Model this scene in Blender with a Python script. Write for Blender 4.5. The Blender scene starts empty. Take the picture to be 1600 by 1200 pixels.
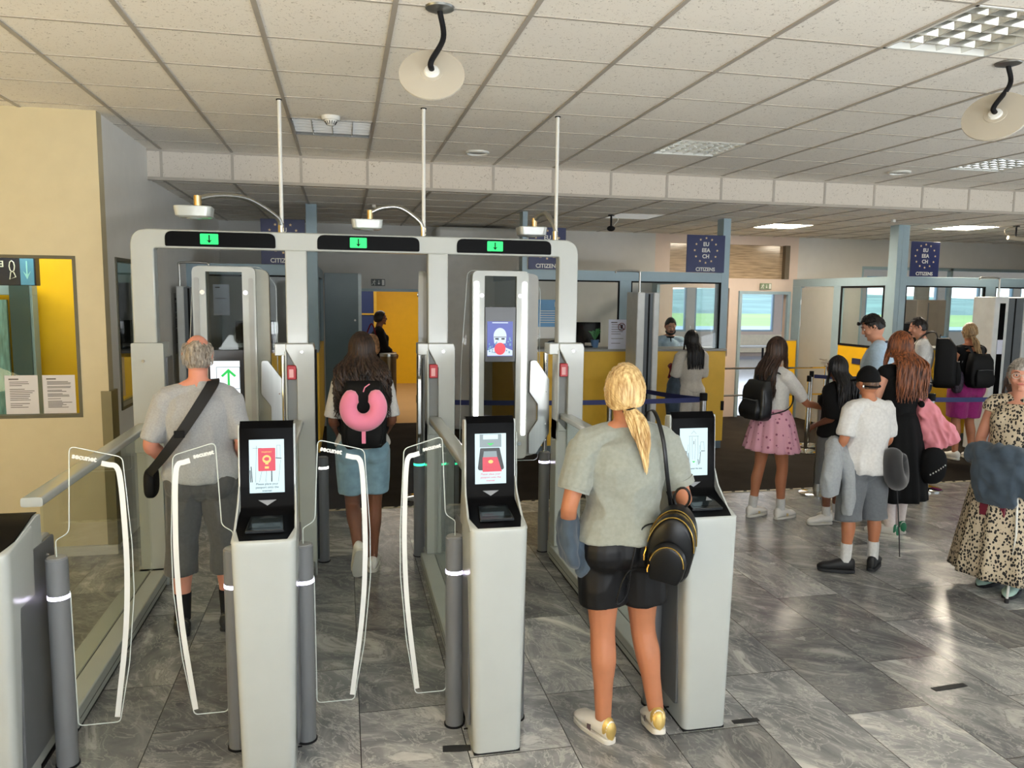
import bpy, bmesh, math, random
from mathutils import Vector, Matrix, Quaternion, noise
from math import pi, sin, cos, radians as R
random.seed(7)
S = bpy.context.scene
COL = S.collection

# ------------------------------------------------------------------ camera
CAM_Z = 1.95
yaw, pit, rol = 0.2142, -0.1140, 0.0119
fw = Vector((sin(yaw)*cos(pit), cos(yaw)*cos(pit), sin(pit)))
r0 = Vector((cos(yaw), -sin(yaw), 0)); u0 = r0.cross(fw)
rt = r0*cos(rol) + u0*sin(rol); up = -r0*sin(rol) + u0*cos(rol)
cd = bpy.data.cameras.new('camera'); cam = bpy.data.objects.new('camera', cd); COL.objects.link(cam)
M3 = Matrix((rt, up, -fw)).transposed()
cam.matrix_world = Matrix.Translation((0, 0, CAM_Z)) @ M3.to_4x4()
cd.sensor_fit = 'HORIZONTAL'; cd.sensor_width = 36.0; cd.lens = 1213.0/1600.0*36.0
cd.clip_start = 0.05; cd.clip_end = 4000
S.camera = cam
S.view_settings.view_transform = 'Standard'
S.view_settings.look = 'None'
S.view_settings.gamma = 1.0
S.view_settings.use_curve_mapping = False
S.view_settings.exposure = 0.28

# ------------------------------------------------------------------ sky
W = bpy.data.worlds.new('sky'); S.world = W; W.use_nodes = True
nt = W.node_tree; nt.nodes.clear()
wo = nt.nodes.new('ShaderNodeOutputWorld'); bg = nt.nodes.new('ShaderNodeBackground')
tc = nt.nodes.new('ShaderNodeTexCoord'); sx = nt.nodes.new('ShaderNodeSeparateXYZ'); cr = nt.nodes.new('ShaderNodeValToRGB')
nt.links.new(tc.outputs['Generated'], sx.inputs[0]); nt.links.new(sx.outputs['Z'], cr.inputs[0])
cr.color_ramp.elements[0].position = 0.0; cr.color_ramp.elements[0].color = (0.86, 0.93, 1.0, 1)
cr.color_ramp.elements[1].position = 0.6; cr.color_ramp.elements[1].color = (0.36, 0.60, 1.0, 1)
nt.links.new(cr.outputs[0], bg.inputs[0]); bg.inputs[1].default_value = 2.4
nt.links.new(bg.outputs[0], wo.inputs[0])

def area(name, loc, rot, sx_, sy_, power, color):
    l = bpy.data.lights.new(name, 'AREA'); l.shape = 'RECTANGLE'; l.size = sx_; l.size_y = sy_
    l.energy = power; l.color = color
    o = bpy.data.objects.new(name, l); COL.objects.link(o); o.location = loc; o.rotation_euler = rot
    return o
# added fills by unseen rear and side walls, turned up to light the ceiling
area('ceiling_fill_rear', (1.6, -3.45, 1.0), (R(172), 0, 0), 7.5, 1.8, 1040, (0.94, 0.975, 1.0))
area('ceiling_fill_right', (9.35, 1.6, 0.9), (R(165), 0, R(90)), 5.0, 1.6, 170, (0.86, 0.94, 1.0))
area('ceiling_fill_left', (-5.3, 1.2, 0.9), (R(155), 0, R(-90)), 3.6, 1.6, 190, (1.0, 0.85, 0.48))

# ------------------------------------------------------------------ materials
MATS = {}
def lin(c):
    return tuple(((x/12.92) if x <= 0.04045 else ((x+0.055)/1.055)**2.4) for x in c)
def rgb(r, g, b):
    return lin((r/255.0, g/255.0, b/255.0))
def mat(name, col, rough=0.5, metal=0.0, spec=0.5, emit=None, estr=0.0, var=0.06, scale=8.0, bump=0.0, bscale=60.0, stretch=(1,1,1), coat=0.0, sheen=0.0, sss=0.0, alpha=None):
    if name in MATS: return MATS[name]
    if name.startswith('screen_') or name == 'lit_green_sign': col = tuple(c*0.04 for c in col)   # a lit screen: the light is its own, the glass is dark
    m = bpy.data.materials.new(name); m.use_nodes = True; t = m.node_tree
    b = t.nodes['Principled BSDF']
    tcn = t.nodes.new('ShaderNodeTexCoord'); mp = t.nodes.new('ShaderNodeMapping'); mp.inputs['Scale'].default_value = stretch
    t.links.new(tcn.outputs['Object'], mp.inputs[0])
    n = t.nodes.new('ShaderNodeTexNoise'); n.inputs['Scale'].default_value = scale; n.inputs['Detail'].default_value = 4
    t.links.new(mp.outputs[0], n.inputs['Vector'])
    r = t.nodes.new('ShaderNodeValToRGB')
    r.color_ramp.elements[0].position = 0.3; r.color_ramp.elements[1].position = 0.7
    r.color_ramp.elements[0].color = (*[max(0, c*(1-var)) for c in col], 1)
    r.color_ramp.elements[1].color = (*[min(1, c*(1+var)) for c in col], 1)
    t.links.new(n.outputs['Fac'], r.inputs[0]); t.links.new(r.outputs[0], b.inputs['Base Color'])
    b.inputs['Roughness'].default_value = rough; b.inputs['Metallic'].default_value = metal
    b.inputs['Specular IOR Level'].default_value = spec
    if coat: b.inputs['Coat Weight'].default_value = coat; b.inputs['Coat Roughness'].default_value = 0.08
    if sheen: b.inputs['Sheen Weight'].default_value = sheen
    if sss:
        b.inputs['Subsurface Weight'].default_value = sss; b.inputs['Subsurface Radius'].default_value = (0.02, 0.008, 0.004)
        b.inputs['Subsurface Scale'].default_value = 0.5
    if emit is not None:
        b.inputs['Emission Color'].default_value = (*emit, 1); b.inputs['Emission Strength'].default_value = estr
    if bump:
        n2 = t.nodes.new('ShaderNodeTexNoise'); n2.inputs['Scale'].default_value = bscale; n2.inputs['Detail'].default_value = 3
        t.links.new(mp.outputs[0], n2.inputs['Vector'])
        bp = t.nodes.new('ShaderNodeBump'); bp.inputs['Strength'].default_value = bump; bp.inputs['Distance'].default_value = 0.01
        t.links.new(n2.outputs['Fac'], bp.inputs['Height']); t.links.new(bp.outputs[0], b.inputs['Normal'])
    MATS[name] = m
    return m
def glass(name, tint=(1,1,1), refl=0.06, rough=0.0, ior=1.5):
    if name in MATS: return MATS[name]
    m = bpy.data.materials.new(name); m.use_nodes = True; t = m.node_tree; t.nodes.clear()
    o = t.nodes.new('ShaderNodeOutputMaterial'); mx = t.nodes.new('ShaderNodeMixShader')
    tr = t.nodes.new('ShaderNodeBsdfTransparent'); tr.inputs[0].default_value = (*tint, 1)
    gl = t.nodes.new('ShaderNodeBsdfGlossy'); gl.inputs['Roughness'].default_value = rough
    fr = t.nodes.new('ShaderNodeFresnel'); fr.inputs['IOR'].default_value = ior
    ge = t.nodes.new('ShaderNodeNewGeometry'); mi = t.nodes.new('ShaderNodeMath'); mi.operation = 'MULTIPLY_ADD'
    mi.inputs[1].default_value = 1.0/ior-ior; mi.inputs[2].default_value = ior      # same reflectance on both faces of a sheet
    t.links.new(ge.outputs['Backfacing'], mi.inputs[0]); t.links.new(mi.outputs[0], fr.inputs['IOR'])
    ad = t.nodes.new('ShaderNodeMath'); ad.operation = 'ADD'; ad.use_clamp = True; ad.inputs[1].default_value = refl
    t.links.new(fr.outputs[0], ad.inputs[0]); t.links.new(ad.outputs[0], mx.inputs[0])
    t.links.new(tr.outputs[0], mx.inputs[1]); t.links.new(gl.outputs[0], mx.inputs[2]); t.links.new(mx.outputs[0], o.inputs[0])
    MATS[name] = m
    return m
def hair_mat(name, base, tip, rough=0.42, sc=26.0):
    if name in MATS: return MATS[name]
    m = bpy.data.materials.new(name); m.use_nodes = True; t = m.node_tree; b = t.nodes['Principled BSDF']
    tcn = t.nodes.new('ShaderNodeTexCoord'); mp = t.nodes.new('ShaderNodeMapping'); mp.inputs['Scale'].default_value = (sc*3, sc*3, sc*0.35)
    t.links.new(tcn.outputs['Object'], mp.inputs[0])
    n = t.nodes.new('ShaderNodeTexNoise'); n.inputs['Scale'].default_value = 1.0; n.inputs['Detail'].default_value = 5
    t.links.new(mp.outputs[0], n.inputs['Vector'])
    r = t.nodes.new('ShaderNodeValToRGB'); r.color_ramp.elements[0].position = 0.32; r.color_ramp.elements[1].position = 0.72
    r.color_ramp.elements[0].color = (*base, 1); r.color_ramp.elements[1].color = (*tip, 1)
    t.links.new(n.outputs['Fac'], r.inputs[0]); t.links.new(r.outputs[0], b.inputs['Base Color'])
    b.inputs['Roughness'].default_value = rough; b.inputs['Specular IOR Level'].default_value = 0.35
    bp = t.nodes.new('ShaderNodeBump'); bp.inputs['Strength'].default_value = 0.55; bp.inputs['Distance'].default_value = 0.006
    t.links.new(n.outputs['Fac'], bp.inputs['Height']); t.links.new(bp.outputs[0], b.inputs['Normal'])
    MATS[name] = m
    return m

# ------------------------------------------------------------------ mesh tools
def rpoly(pts, rad, n=5):
    """polygon with rounded corners; rad is one radius or one per corner"""
    out = []; N = len(pts)
    for i in range(N):
        p = Vector(pts[i]); a = Vector(pts[i-1]); b = Vector(pts[(i+1) % N])
        r = rad[i] if isinstance(rad, (list, tuple)) else rad
        d1 = (a-p); d2 = (b-p); l1 = d1.length; l2 = d2.length
        if r <= 0 or l1 < 1e-6 or l2 < 1e-6: out.append(tuple(p)); continue
        d1 /= l1; d2 /= l2
        ang = d1.angle(d2)
        if ang > 3.1: out.append(tuple(p)); continue
        t = min(r/math.tan(ang/2), 0.49*l1, 0.49*l2)
        s = p + d1*t; e = p + d2*t
        for k in range(n+1):
            q = k/n
            out.append(tuple(s*(1-q)**2 + p*2*q*(1-q) + e*q*q))
    return out
def rrect(x0, x1, y0, y1, r, n=5):
    return rpoly([(x0, y0), (x1, y0), (x1, y1), (x0, y1)], r, n)
def catmull(pts, sub=6):
    P = [Vector(p) for p in pts]
    if len(P) < 3: return P
    out = []
    for i in range(len(P)-1):
        p0 = P[i-1] if i > 0 else P[i]*2-P[i+1]
        p1, p2 = P[i], P[i+1]
        p3 = P[i+2] if i+2 < len(P) else P[i+1]*2-P[i]
        for k in range(sub):
            t = k/sub
            out.append(0.5*((2*p1)+(-p0+p2)*t+(2*p0-5*p1+4*p2-p3)*t*t+(-p0+3*p1-3*p2+p3)*t**3))
    out.append(P[-1]); return out
def lerp_list(vals, n):
    m = len(vals)-1; out = []
    for i in range(n):
        x = i/(n-1)*m; k = min(int(x), m-1); f = x-k; f = f*f*(3-2*f)*0.5+f*0.5
        a, b = vals[k], vals[k+1]
        if isinstance(a, (tuple, list)): out.append(tuple(a[j]*(1-f)+b[j]*f for j in range(len(a))))
        else: out.append(a*(1-f)+b*f)
    return out
class MB:
    def __init__(s): s.v = []; s.f = []; s.m = []; s.mats = []
    def add(s, vs, fs, mi=0):
        o = len(s.v); s.v += [tuple(p) for p in vs]
        for f in fs: s.f.append(tuple(i+o for i in f)); s.m.append(mi)
        return s
    def loop_loft(s, loops, cap=True, closed=True, mi=0):
        n = len(loops[0]); vs = [p for l in loops for p in l]; fs = []
        for k in range(len(loops)-1):
            for i in range(n if closed else n-1):
                j = (i+1) % n
                fs.append((k*n+i, k*n+j, (k+1)*n+j, (k+1)*n+i))
        if cap and closed:
            fs.append(tuple(range(n-1, -1, -1))); fs.append(tuple(range((len(loops)-1)*n, len(loops)*n)))
        return s.add(vs, fs, mi)
    def prism(s, poly, axis, a, b, mi=0):
        """extrude a 2D polygon: axis x -> poly=(y,z); y -> (x,z); z -> (x,y)"""
        def P(p, t):
            return (t, p[0], p[1]) if axis == 'x' else (p[0], t, p[1]) if axis == 'y' else (p[0], p[1], t)
        return s.loop_loft([[P(p, a) for p in poly], [P(p, b) for p in poly]], mi=mi)
    def box(s, x0, x1, y0, y1, z0, z1, mi=0):
        return s.prism([(x0, y0), (x1, y0), (x1, y1), (x0, y1)], 'z', z0, z1, mi)
    def tube(s, pts, r, seg=10, mi=0, flat=None, cap=True):
        P = [Vector(p) for p in pts]; n = len(P)
        rr_ = r if isinstance(r, list) else [r]*n
        if len(rr_) != n: rr_ = lerp_list(rr_, n)
        loops = []; prev = None
        for i in range(n):
            t = (P[min(i+1, n-1)]-P[max(i-1, 0)])
            if t.length < 1e-9: t = Vector((0, 0, 1))
            t.normalize()
            if prev is None:
                a = Vector((1, 0, 0)) if flat is None else Vector(flat)
                if abs(t.dot(a)) > 0.95: a = Vector((0, 1, 0))
                u = (a-t*a.dot(t)).normalized()
            else:
                u = prev-t*prev.dot(t)
                if u.length < 1e-6: u = t.orthogonal()
                u.normalize()
            prev = u; w = t.cross(u)
            q = rr_[i]; ra, rb = (q if isinstance(q, (tuple, list)) else (q, q))
            loops.append([P[i]+u*(ra*cos(2*pi*k/seg))+w*(rb*sin(2*pi*k/seg)) for k in range(seg)])
        return s.loop_loft(loops, cap=cap, mi=mi)
    def cyl(s, x, y, z0, z1, r, seg=24, r2=None, mi=0):
        r2 = r if r2 is None else r2
        return s.loop_loft([[(x+r*cos(2*pi*k/seg), y+r*sin(2*pi*k/seg), z0) for k in range(seg)],
                            [(x+r2*cos(2*pi*k/seg), y+r2*sin(2*pi*k/seg), z1) for k in range(seg)]], mi=mi)
    def lathe(s, prof, x=0, y=0, seg=24, mi=0):
        return s.loop_loft([[(x+r*cos(2*pi*k/seg), y+r*sin(2*pi*k/seg), z) for k in range(seg)] for r, z in prof], mi=mi)
    def ell(s, c, rx, ry, rz, rot=None, nu=14, nv=9, mi=0, e=1.0):
        c = Vector(c); rot = rot or Matrix.Identity(3); loops = []
        def sp(v): return math.copysign(abs(v)**e, v)
        for j in range(nv+1):
            th = pi*(0.02+0.96*j/nv)-pi/2
            loops.append([c+rot@Vector((rx*sp(cos(th))*sp(cos(2*pi*k/nu)), ry*sp(cos(th))*sp(sin(2*pi*k/nu)), rz*sp(sin(th)))) for k in range(nu)])
        return s.loop_loft(loops, mi=mi)
    def mesh(s, name):
        me = bpy.data.meshes.new(name); me.from_pydata(s.v, [], s.f); me.update()
        bm = bmesh.new(); bm.from_mesh(me); bmesh.ops.recalc_face_normals(bm, faces=bm.faces); bm.to_mesh(me); bm.free()
        return me
    def build(s, name, m, parent=None, bevel=0.0, smooth=False, loc=None, segs=2, label=None):
        me = s.mesh(name)
        ms = m if isinstance(m, (list, tuple)) else [m]
        for q in ms: me.materials.append(q)
        if len(ms) > 1:
            for i, p in enumerate(me.polygons): p.material_index = s.m[i]
        return fin(me, name, parent, bevel, smooth, loc, segs, label)
def fin(me, name, parent=None, bevel=0.0, smooth=False, loc=None, segs=2, label=None):
    o = bpy.data.objects.new(name, me); COL.objects.link(o)
    if parent is not None: o.parent = parent
    if loc is not None: o.location = loc
    if smooth or bevel:
        for p in me.polygons: p.use_smooth = True
    if bevel:
        b = o.modifiers.new('bevel', 'BEVEL'); b.width = bevel; b.segments = segs; b.limit_method = 'ANGLE'; b.angle_limit = R(35); b.harden_normals = False
        try: me.set_sharp_from_angle(angle=R(50))
        except Exception: pass
    elif smooth:
        try: me.set_sharp_from_angle(angle=R(smooth if smooth is not True else 60))
        except Exception: pass
    if label: o['label'] = label
    return o
def thing(name, label, cat, loc=(0, 0, 0), rz=0.0, group=None):
    o = bpy.data.objects.new(name, None); COL.objects.link(o); o.empty_display_size = 0.1
    o.location = loc; o.rotation_euler = (0, 0, rz); o['label'] = label; o['category'] = cat
    if group: o['group'] = group
    return o
def tag(o, label, cat, group=None):
    o['label'] = label; o['category'] = cat
    if group: o['group'] = group
    return o
def struct(o):
    o['kind'] = 'structure'; return o
TXT = {}
def text_mb(body, size, bold=0.0, align='CENTER'):
    """lettering as flat polygons in the local XZ plane, facing -Y"""
    k = (body, size, bold, align)
    if k not in TXT:
        c = bpy.data.curves.new('t', 'FONT'); c.body = body; c.size = size; c.align_x = align; c.align_y = 'CENTER'
        c.offset = bold; c.extrude = 0.0004; c.resolution_u = 3; c.space_line = 1.12
        o = bpy.data.objects.new('t', c); COL.objects.link(o)
        dg = bpy.context.evaluated_depsgraph_get(); me = bpy.data.meshes.new_from_object(o.evaluated_get(dg))
        TXT[k] = ([tuple(v.co) for v in me.vertices], [tuple(p.vertices) for p in me.polygons])
        bpy.data.objects.remove(o); bpy.data.curves.remove(c); bpy.data.meshes.remove(me)
    return TXT[k]
def text(body, size, m, parent, name='lettering', origin=(0, 0, 0), ux=(1, 0, 0), uy=(0, 0, 1), bold=0.0, align='CENTER'):
    vs, fs = text_mb(body, size, bold, align)
    O, U, V = Vector(origin), Vector(ux), Vector(uy); N = U.cross(V)
    mb = MB(); mb.add([O+U*v[0]+V*v[1]+N*v[2] for v in vs], fs)
    return mb.build(name, m, parent)
def flatpoly(mb, pts, O, U, V, off=0.0, mi=0):
    O, U, V = Vector(O), Vector(U), Vector(V); N = U.cross(V).normalized()
    mb.add([O+U*p[0]+V*p[1]+N*off for p in pts], [tuple(range(len(pts)))], mi)
def flatbar(mb, x0, x1, y0, y1, O, U, V, off, mi=0):
    flatpoly(mb, [(x0, y0), (x1, y0), (x1, y1), (x0, y1)], O, U, V, off, mi)
def star(cx, cy, r, rin=0.4, n=5):
    return [(cx+(r if k % 2 == 0 else r*rin)*sin(pi*k/n), cy+(r if k % 2 == 0 else r*rin)*cos(pi*k/n)) for k in range(2*n)]
def lumpy(o, amp, sc=(10, 10, 10), seed=0.0, ridge=True, keep=None):
    """displace a mesh object's vertices along their normals (cloth folds)"""
    me = o.data
    ns = [v.normal.copy() for v in me.vertices]
    for v, n in zip(me.vertices, ns):
        p = Vector((v.co.x*sc[0]+seed, v.co.y*sc[1]+seed*1.7, v.co.z*sc[2]-seed))
        a = noise.noise(p); b = noise.noise(p*2.3)
        d = (1-abs(a)*2.2)+0.4*b if ridge else a+0.4*b
        k = keep(v.co) if keep else 1.0
        v.co += n*(amp*d*k)
    me.update()
def remesh(mb, name, m, voxel, smooth_it=4, parent=None, seed=None, amp=0.0, sc=(10, 10, 10), ridge=True, keep=None, label=None):
    me = mb.mesh('tmp'); o = bpy.data.objects.new('tmp', me); COL.objects.link(o)
    r = o.modifiers.new('r', 'REMESH'); r.mode = 'VOXEL'; r.voxel_size = voxel; r.adaptivity = 0.0; r.use_smooth_shade = True
    if smooth_it:
        q = o.modifiers.new('s', 'SMOOTH'); q.factor = 0.5; q.iterations = smooth_it
    dg = bpy.context.evaluated_depsgraph_get(); me2 = bpy.data.meshes.new_from_object(o.evaluated_get(dg))
    bpy.data.objects.remove(o); bpy.data.meshes.remove(me)
    me2.name = name
    me2.materials.clear(); me2.materials.append(m)
    for p in me2.polygons: p.use_smooth = True; p.material_index = 0
    ob = bpy.data.objects.new(name, me2); COL.objects.link(ob)
    if parent is not None: ob.parent = parent
    if amp: lumpy(ob, amp, sc, seed or 0.0, ridge, keep)
    if label: ob['label'] = label
    return ob
WHITE = mat('gate_white_enamel', rgb(168, 172, 168), 0.24, coat=0.2, var=0.02)
BLACK = mat('gloss_black_panel', (0.002, 0.002, 0.0024), 0.3, spec=0.05, var=0.02)
MBLACK = mat('matte_black', (0.006, 0.006, 0.007), 0.7, spec=0.2)
GREY = mat('dark_grey_panel', rgb(92, 94, 96), 0.4, var=0.04)
MGREY = mat('mid_grey_panel', rgb(150, 150, 146), 0.45, var=0.04)
STEEL = mat('brushed_steel', rgb(176, 176, 172), 0.28, metal=1.0, var=0.08, scale=30, stretch=(1, 1, 0.05))
CHROME = mat('polished_chrome', rgb(210, 208, 200), 0.08, metal=1.0, var=0.02)
GLASS = glass('clear_glass', (0.93, 0.96, 0.94), 0.0, ior=1.3)
DOORG = glass('door_acrylic', (0.975, 0.985, 0.98), 0.0, ior=1.16)
EDGE = mat('polished_glass_edge', rgb(205, 212, 208), 0.2, var=0.02, alpha=None)
WHITEP = mat('white_print', rgb(214, 214, 208), 0.4, var=0.01)
LEDW = mat('white_led', (1, 1, 1), 0.4, emit=(1.0, 0.97, 0.92), estr=6.0)
LEDV = mat('violet_led', (1, 1, 1), 0.4, emit=(0.80, 0.72, 1.0), estr=4.0)
LEDG = mat('green_led', (0, 1, 0.4), 0.4, emit=(0.05, 0.95, 0.45), estr=2.0)
PAPER = mat('paper', rgb(205, 203, 205), 0.7, var=0.02)
INK = mat('grey_print', rgb(95, 92, 92), 0.7)
# ------------------------------------------------------------------ room materials
def floor_mat():
    m = bpy.data.materials.new('marble_tiles'); m.use_nodes = True; t = m.node_tree; b = t.nodes['Principled BSDF']
    L = t.links.new; N = t.nodes.new
    def mth(op, a, bb=None, cl=False):
        n = N('ShaderNodeMath'); n.operation = op; n.use_clamp = cl
        for i, q in enumerate((a, bb)):
            if q is None: continue
            if isinstance(q, (int, float)): n.inputs[i].default_value = q
            else: L(q, n.inputs[i])
        return n.outputs[0]
    tcn = N('ShaderNodeTexCoord'); sp = N('ShaderNodeSeparateXYZ'); L(tcn.outputs['Object'], sp.inputs[0])
    u = mth('DIVIDE', mth('SUBTRACT', sp.outputs[0], 0.05), 0.45); ci = mth('FLOOR', u); fu = mth('FRACT', u)
    par = mth('MODULO', mth('ADD', ci, 200.0), 2.0)
    v = mth('ADD', mth('DIVIDE', mth('SUBTRACT', sp.outputs[1], 2.60), 0.9), mth('MULTIPLY', par, 0.5)); ri = mth('FLOOR', v); fv = mth('FRACT', v)
    cb = N('ShaderNodeCombineXYZ'); L(ci, cb.inputs[0]); L(ri, cb.inputs[1])
    wn = N('ShaderNodeTexWhiteNoise'); wn.noise_dimensions = '3D'; L(cb.outputs[0], wn.inputs['Vector'])
    ws = N('ShaderNodeSeparateColor'); L(wn.outputs['Color'], ws.inputs[0])
    # vein coordinates: shifted and turned per tile
    sc = N('ShaderNodeVectorMath'); sc.operation = 'SCALE'; L(wn.outputs['Color'], sc.inputs[0]); sc.inputs['Scale'].default_value = 40.0
    ro = N('ShaderNodeVectorRotate'); ro.rotation_type = 'Z_AXIS'; L(tcn.outputs['Object'], ro.inputs['Vector'])
    L(mth('ADD', mth('MULTIPLY', ws.outputs[1], 1.2), 0.4), ro.inputs['Angle'])
    ad = N('ShaderNodeVectorMath'); ad.operation = 'ADD'; L(ro.outputs[0], ad.inputs[0]); L(sc.outputs[0], ad.inputs[1])
    mp = N('ShaderNodeMapping'); mp.inputs['Scale'].default_value = (1.0, 1.9, 1.0); L(ad.outputs[0], mp.inputs[0])
    n1 = N('ShaderNodeTexNoise'); n1.inputs['Scale'].default_value = 2.0; n1.inputs['Detail'].default_value = 9; n1.inputs['Roughness'].default_value = 0.62; n1.inputs['Distortion'].default_value = 1.5
    L(mp.outputs[0], n1.inputs['Vector'])
    n2 = N('ShaderNodeTexNoise'); n2.inputs['Scale'].default_value = 3.4; n2.inputs['Detail'].default_value = 7; n2.inputs['Roughness'].default_value = 0.6; n2.inputs['Distortion'].default_value = 2.2
    L(mp.outputs[0], n2.inputs['Vector'])
    r1 = N('ShaderNodeValToRGB'); L(n1.outputs['Fac'], r1.inputs[0])
    e = r1.color_ramp.elements; e[0].position = 0.30; e[0].color = (*rgb(96, 98, 100), 1); e[1].position = 0.72; e[1].color = (*rgb(205, 202, 195), 1)
    k = e.new(0.5); k.color = (*rgb(132, 132, 131), 1)
    # thin pale veins where the second noise crosses its middle
    vn = mth('ABSOLUTE', mth('SUBTRACT', n2.outputs['Fac'], 0.5)); vn = mth('SUBTRACT', 1.0, mth('MULTIPLY', vn, 38.0), True)
    mx = N('ShaderNodeMix'); mx.data_type = 'RGBA'; L(mth('MULTIPLY', vn, 0.5), mx.inputs[0]); L(r1.outputs[0], mx.inputs[6]); mx.inputs[7].default_value = (*rgb(190, 188, 182), 1)
    vd = mth('ABSOLUTE', mth('SUBTRACT', n1.outputs['Fac'], 0.58)); vd = mth('SUBTRACT', 1.0, mth('MULTIPLY', vd, 60.0), True)
    mxd = N('ShaderNodeMix'); mxd.data_type = 'RGBA'; L(mth('MULTIPLY', vd, 0.45), mxd.inputs[0]); L(mx.outputs[2], mxd.inputs[6]); mxd.inputs[7].default_value = (*rgb(70, 70, 70), 1)
    # tone of each tile
    tone = mth('ADD', mth('MULTIPLY', mth('POWER', ws.outputs[2], 1.6), 0.75), 0.66)
    m2 = N('ShaderNodeVectorMath'); m2.operation = 'SCALE'; L(mxd.outputs[2], m2.inputs[0]); L(tone, m2.inputs['Scale'])
    # joints
    ju = mth('MINIMUM', fu, mth('SUBTRACT', 1.0, fu)); jv = mth('MULTIPLY', mth('MINIMUM', fv, mth('SUBTRACT', 1.0, fv)), 2.0)
    jo = mth('LESS_THAN', mth('MINIMUM', ju, jv), 0.0045)
    m3 = N('ShaderNodeMix'); m3.data_type = 'RGBA'; L(jo, m3.inputs[0]); L(m2.outputs[0], m3.inputs[6]); m3.inputs[7].default_value = (*rgb(44, 43, 41), 1)
    L(m3.outputs[2], b.inputs['Base Color'])
    n3 = N('ShaderNodeTexNoise'); n3.inputs['Scale'].default_value = 2.5; n3.inputs['Detail'].default_value = 5; L(tcn.outputs['Object'], n3.inputs['Vector'])
    L(mth('ADD', mth('MULTIPLY', n3.outputs['Fac'], 0.22), 0.12), b.inputs['Roughness'])
    b.inputs['Specular IOR Level'].default_value = 0.45
    return m
def ceil_mat(name, base, dark):
    m = bpy.data.materials.new(name); m.use_nodes = True; t = m.node_tree; b = t.nodes['Principled BSDF']; L = t.links.new; N = t.nodes.new
    tcn = N('ShaderNodeTexCoord')
    mp = N('ShaderNodeMapping'); mp.inputs['Scale'].default_value = (1.0, 1.0, 1.0); L(tcn.outputs['Object'], mp.inputs[0])
    n = N('ShaderNodeTexNoise'); n.inputs['Scale'].default_value = 62; n.inputs['Detail'].default_value = 2.5; n.inputs['Distortion'].default_value = 1.6; L(mp.outputs[0], n.inputs['Vector'])
    r = N('ShaderNodeValToRGB'); r.color_ramp.elements[0].position = 0.315; r.color_ramp.elements[0].color = (*dark, 1); r.color_ramp.elements[1].position = 0.37; r.color_ramp.elements[1].color = (*base, 1)
    L(n.outputs['Fac'], r.inputs[0]); L(r.outputs[0], b.inputs['Base Color']); b.inputs['Roughness'].default_value = 0.9
    b.inputs['Specular IOR Level'].default_value = 0.2
    bp = N('ShaderNodeBump'); bp.inputs['Strength'].default_value = 0.5; bp.inputs['Distance'].default_value = 0.004; L(r.outputs[0], bp.inputs['Height']); L(bp.outputs[0], b.inputs['Normal'])
    return m
FLOORM = floor_mat()
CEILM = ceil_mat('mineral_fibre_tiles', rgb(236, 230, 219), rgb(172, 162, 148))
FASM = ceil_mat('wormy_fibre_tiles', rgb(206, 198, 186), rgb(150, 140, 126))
TBAR = mat('ceiling_t_bar', rgb(168, 160, 148), 0.5)
WALLG = mat('pale_grey_wall_paint', rgb(196, 195, 190), 0.6, var=0.02)
WALLC = mat('cream_wall_paint', rgb(196, 184, 150), 0.45, var=0.03)
YELLOWW = mat('strong_yellow_wall', rgb(222, 176, 60), 0.5, var=0.03)
YELL = mat('yellow_panel', rgb(236, 188, 52), 0.45, var=0.04)
YELL2 = mat('bright_yellow_panel', rgb(240, 186, 12), 0.45, var=0.03)
TEAL = mat('grey_blue_frame', rgb(150, 172, 182), 0.4, var=0.03)
TEALD = mat('dark_teal_leaf', rgb(62, 84, 88), 0.35, var=0.04)
NAVY = mat('navy_sign', rgb(22, 34, 84), 0.35, var=0.03)
GOLDP = mat('pale_gold_print', rgb(226, 196, 150), 0.5)
CARPET = mat('dark_brown_carpet', rgb(48, 42, 36), 0.95, spec=0.1, var=0.25, scale=3, bump=0.4, bscale=400)
TAN = mat('tan_floor', rgb(176, 142, 108), 0.3, var=0.05, scale=2)
HALLF = mat('pale_polished_floor', rgb(150, 160, 172), 0.12, var=0.05, scale=2)
PINKW = mat('warm_pink_wall', rgb(208, 190, 176), 0.6, var=0.02)
LAMP = mat('lit_ceiling_panel', (1, 1, 1), 0.5, emit=rgb(255, 240, 216), estr=60.0)
LAMPD = mat('dim_ceiling_panel', rgb(190, 190, 186), 0.5, emit=rgb(235, 235, 230), estr=0.25)
DARKW = mat('dark_office_wall', rgb(74, 78, 76), 0.6)

# ------------------------------------------------------------------ floor, carpet, ceilings
GX0, GY0, TS = -1.563, 4.155, 0.6
CZ, LZ, BY, WL, WF = 3.2, 2.94, 7.57, -1.68, 11.6
mb = MB(); mb.box(-5.6, 13.2, -3.7, 7.02, -0.1, 0.0); struct(mb.build('floor', FLOORM))
mb = MB(); mb.box(-5.6, 13.2, 7.02, 11.72, -0.1, 0.003); struct(mb.build('floor_carpet', CARPET))
mb = MB(); n = 0; x = WL
while x < 12.9:
    w = 0.055
    mb.add([(x+0.02, 7.0, 0.006), (x+w, 7.0, 0.006), (x+w+0.02, 7.035, 0.006), (x+0.04, 7.035, 0.006)], [(0, 1, 2, 3)], 1); x += 0.13
mb.box(WL, 12.9, 6.995, 7.04, 0.0, 0.005, 0)
struct(mb.build('trim_1', [mat('beige_edge_strip', rgb(176, 166, 140), 0.5), MBLACK]))
lights_hi = {(2.637, 2.955), (2.637, 5.955), (5.637, 5.955), (-0.363, 5.955)}
lights_lo = {(3.237, 8.955), (5.637, 9.555), (8.037, 8.955)}
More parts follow.
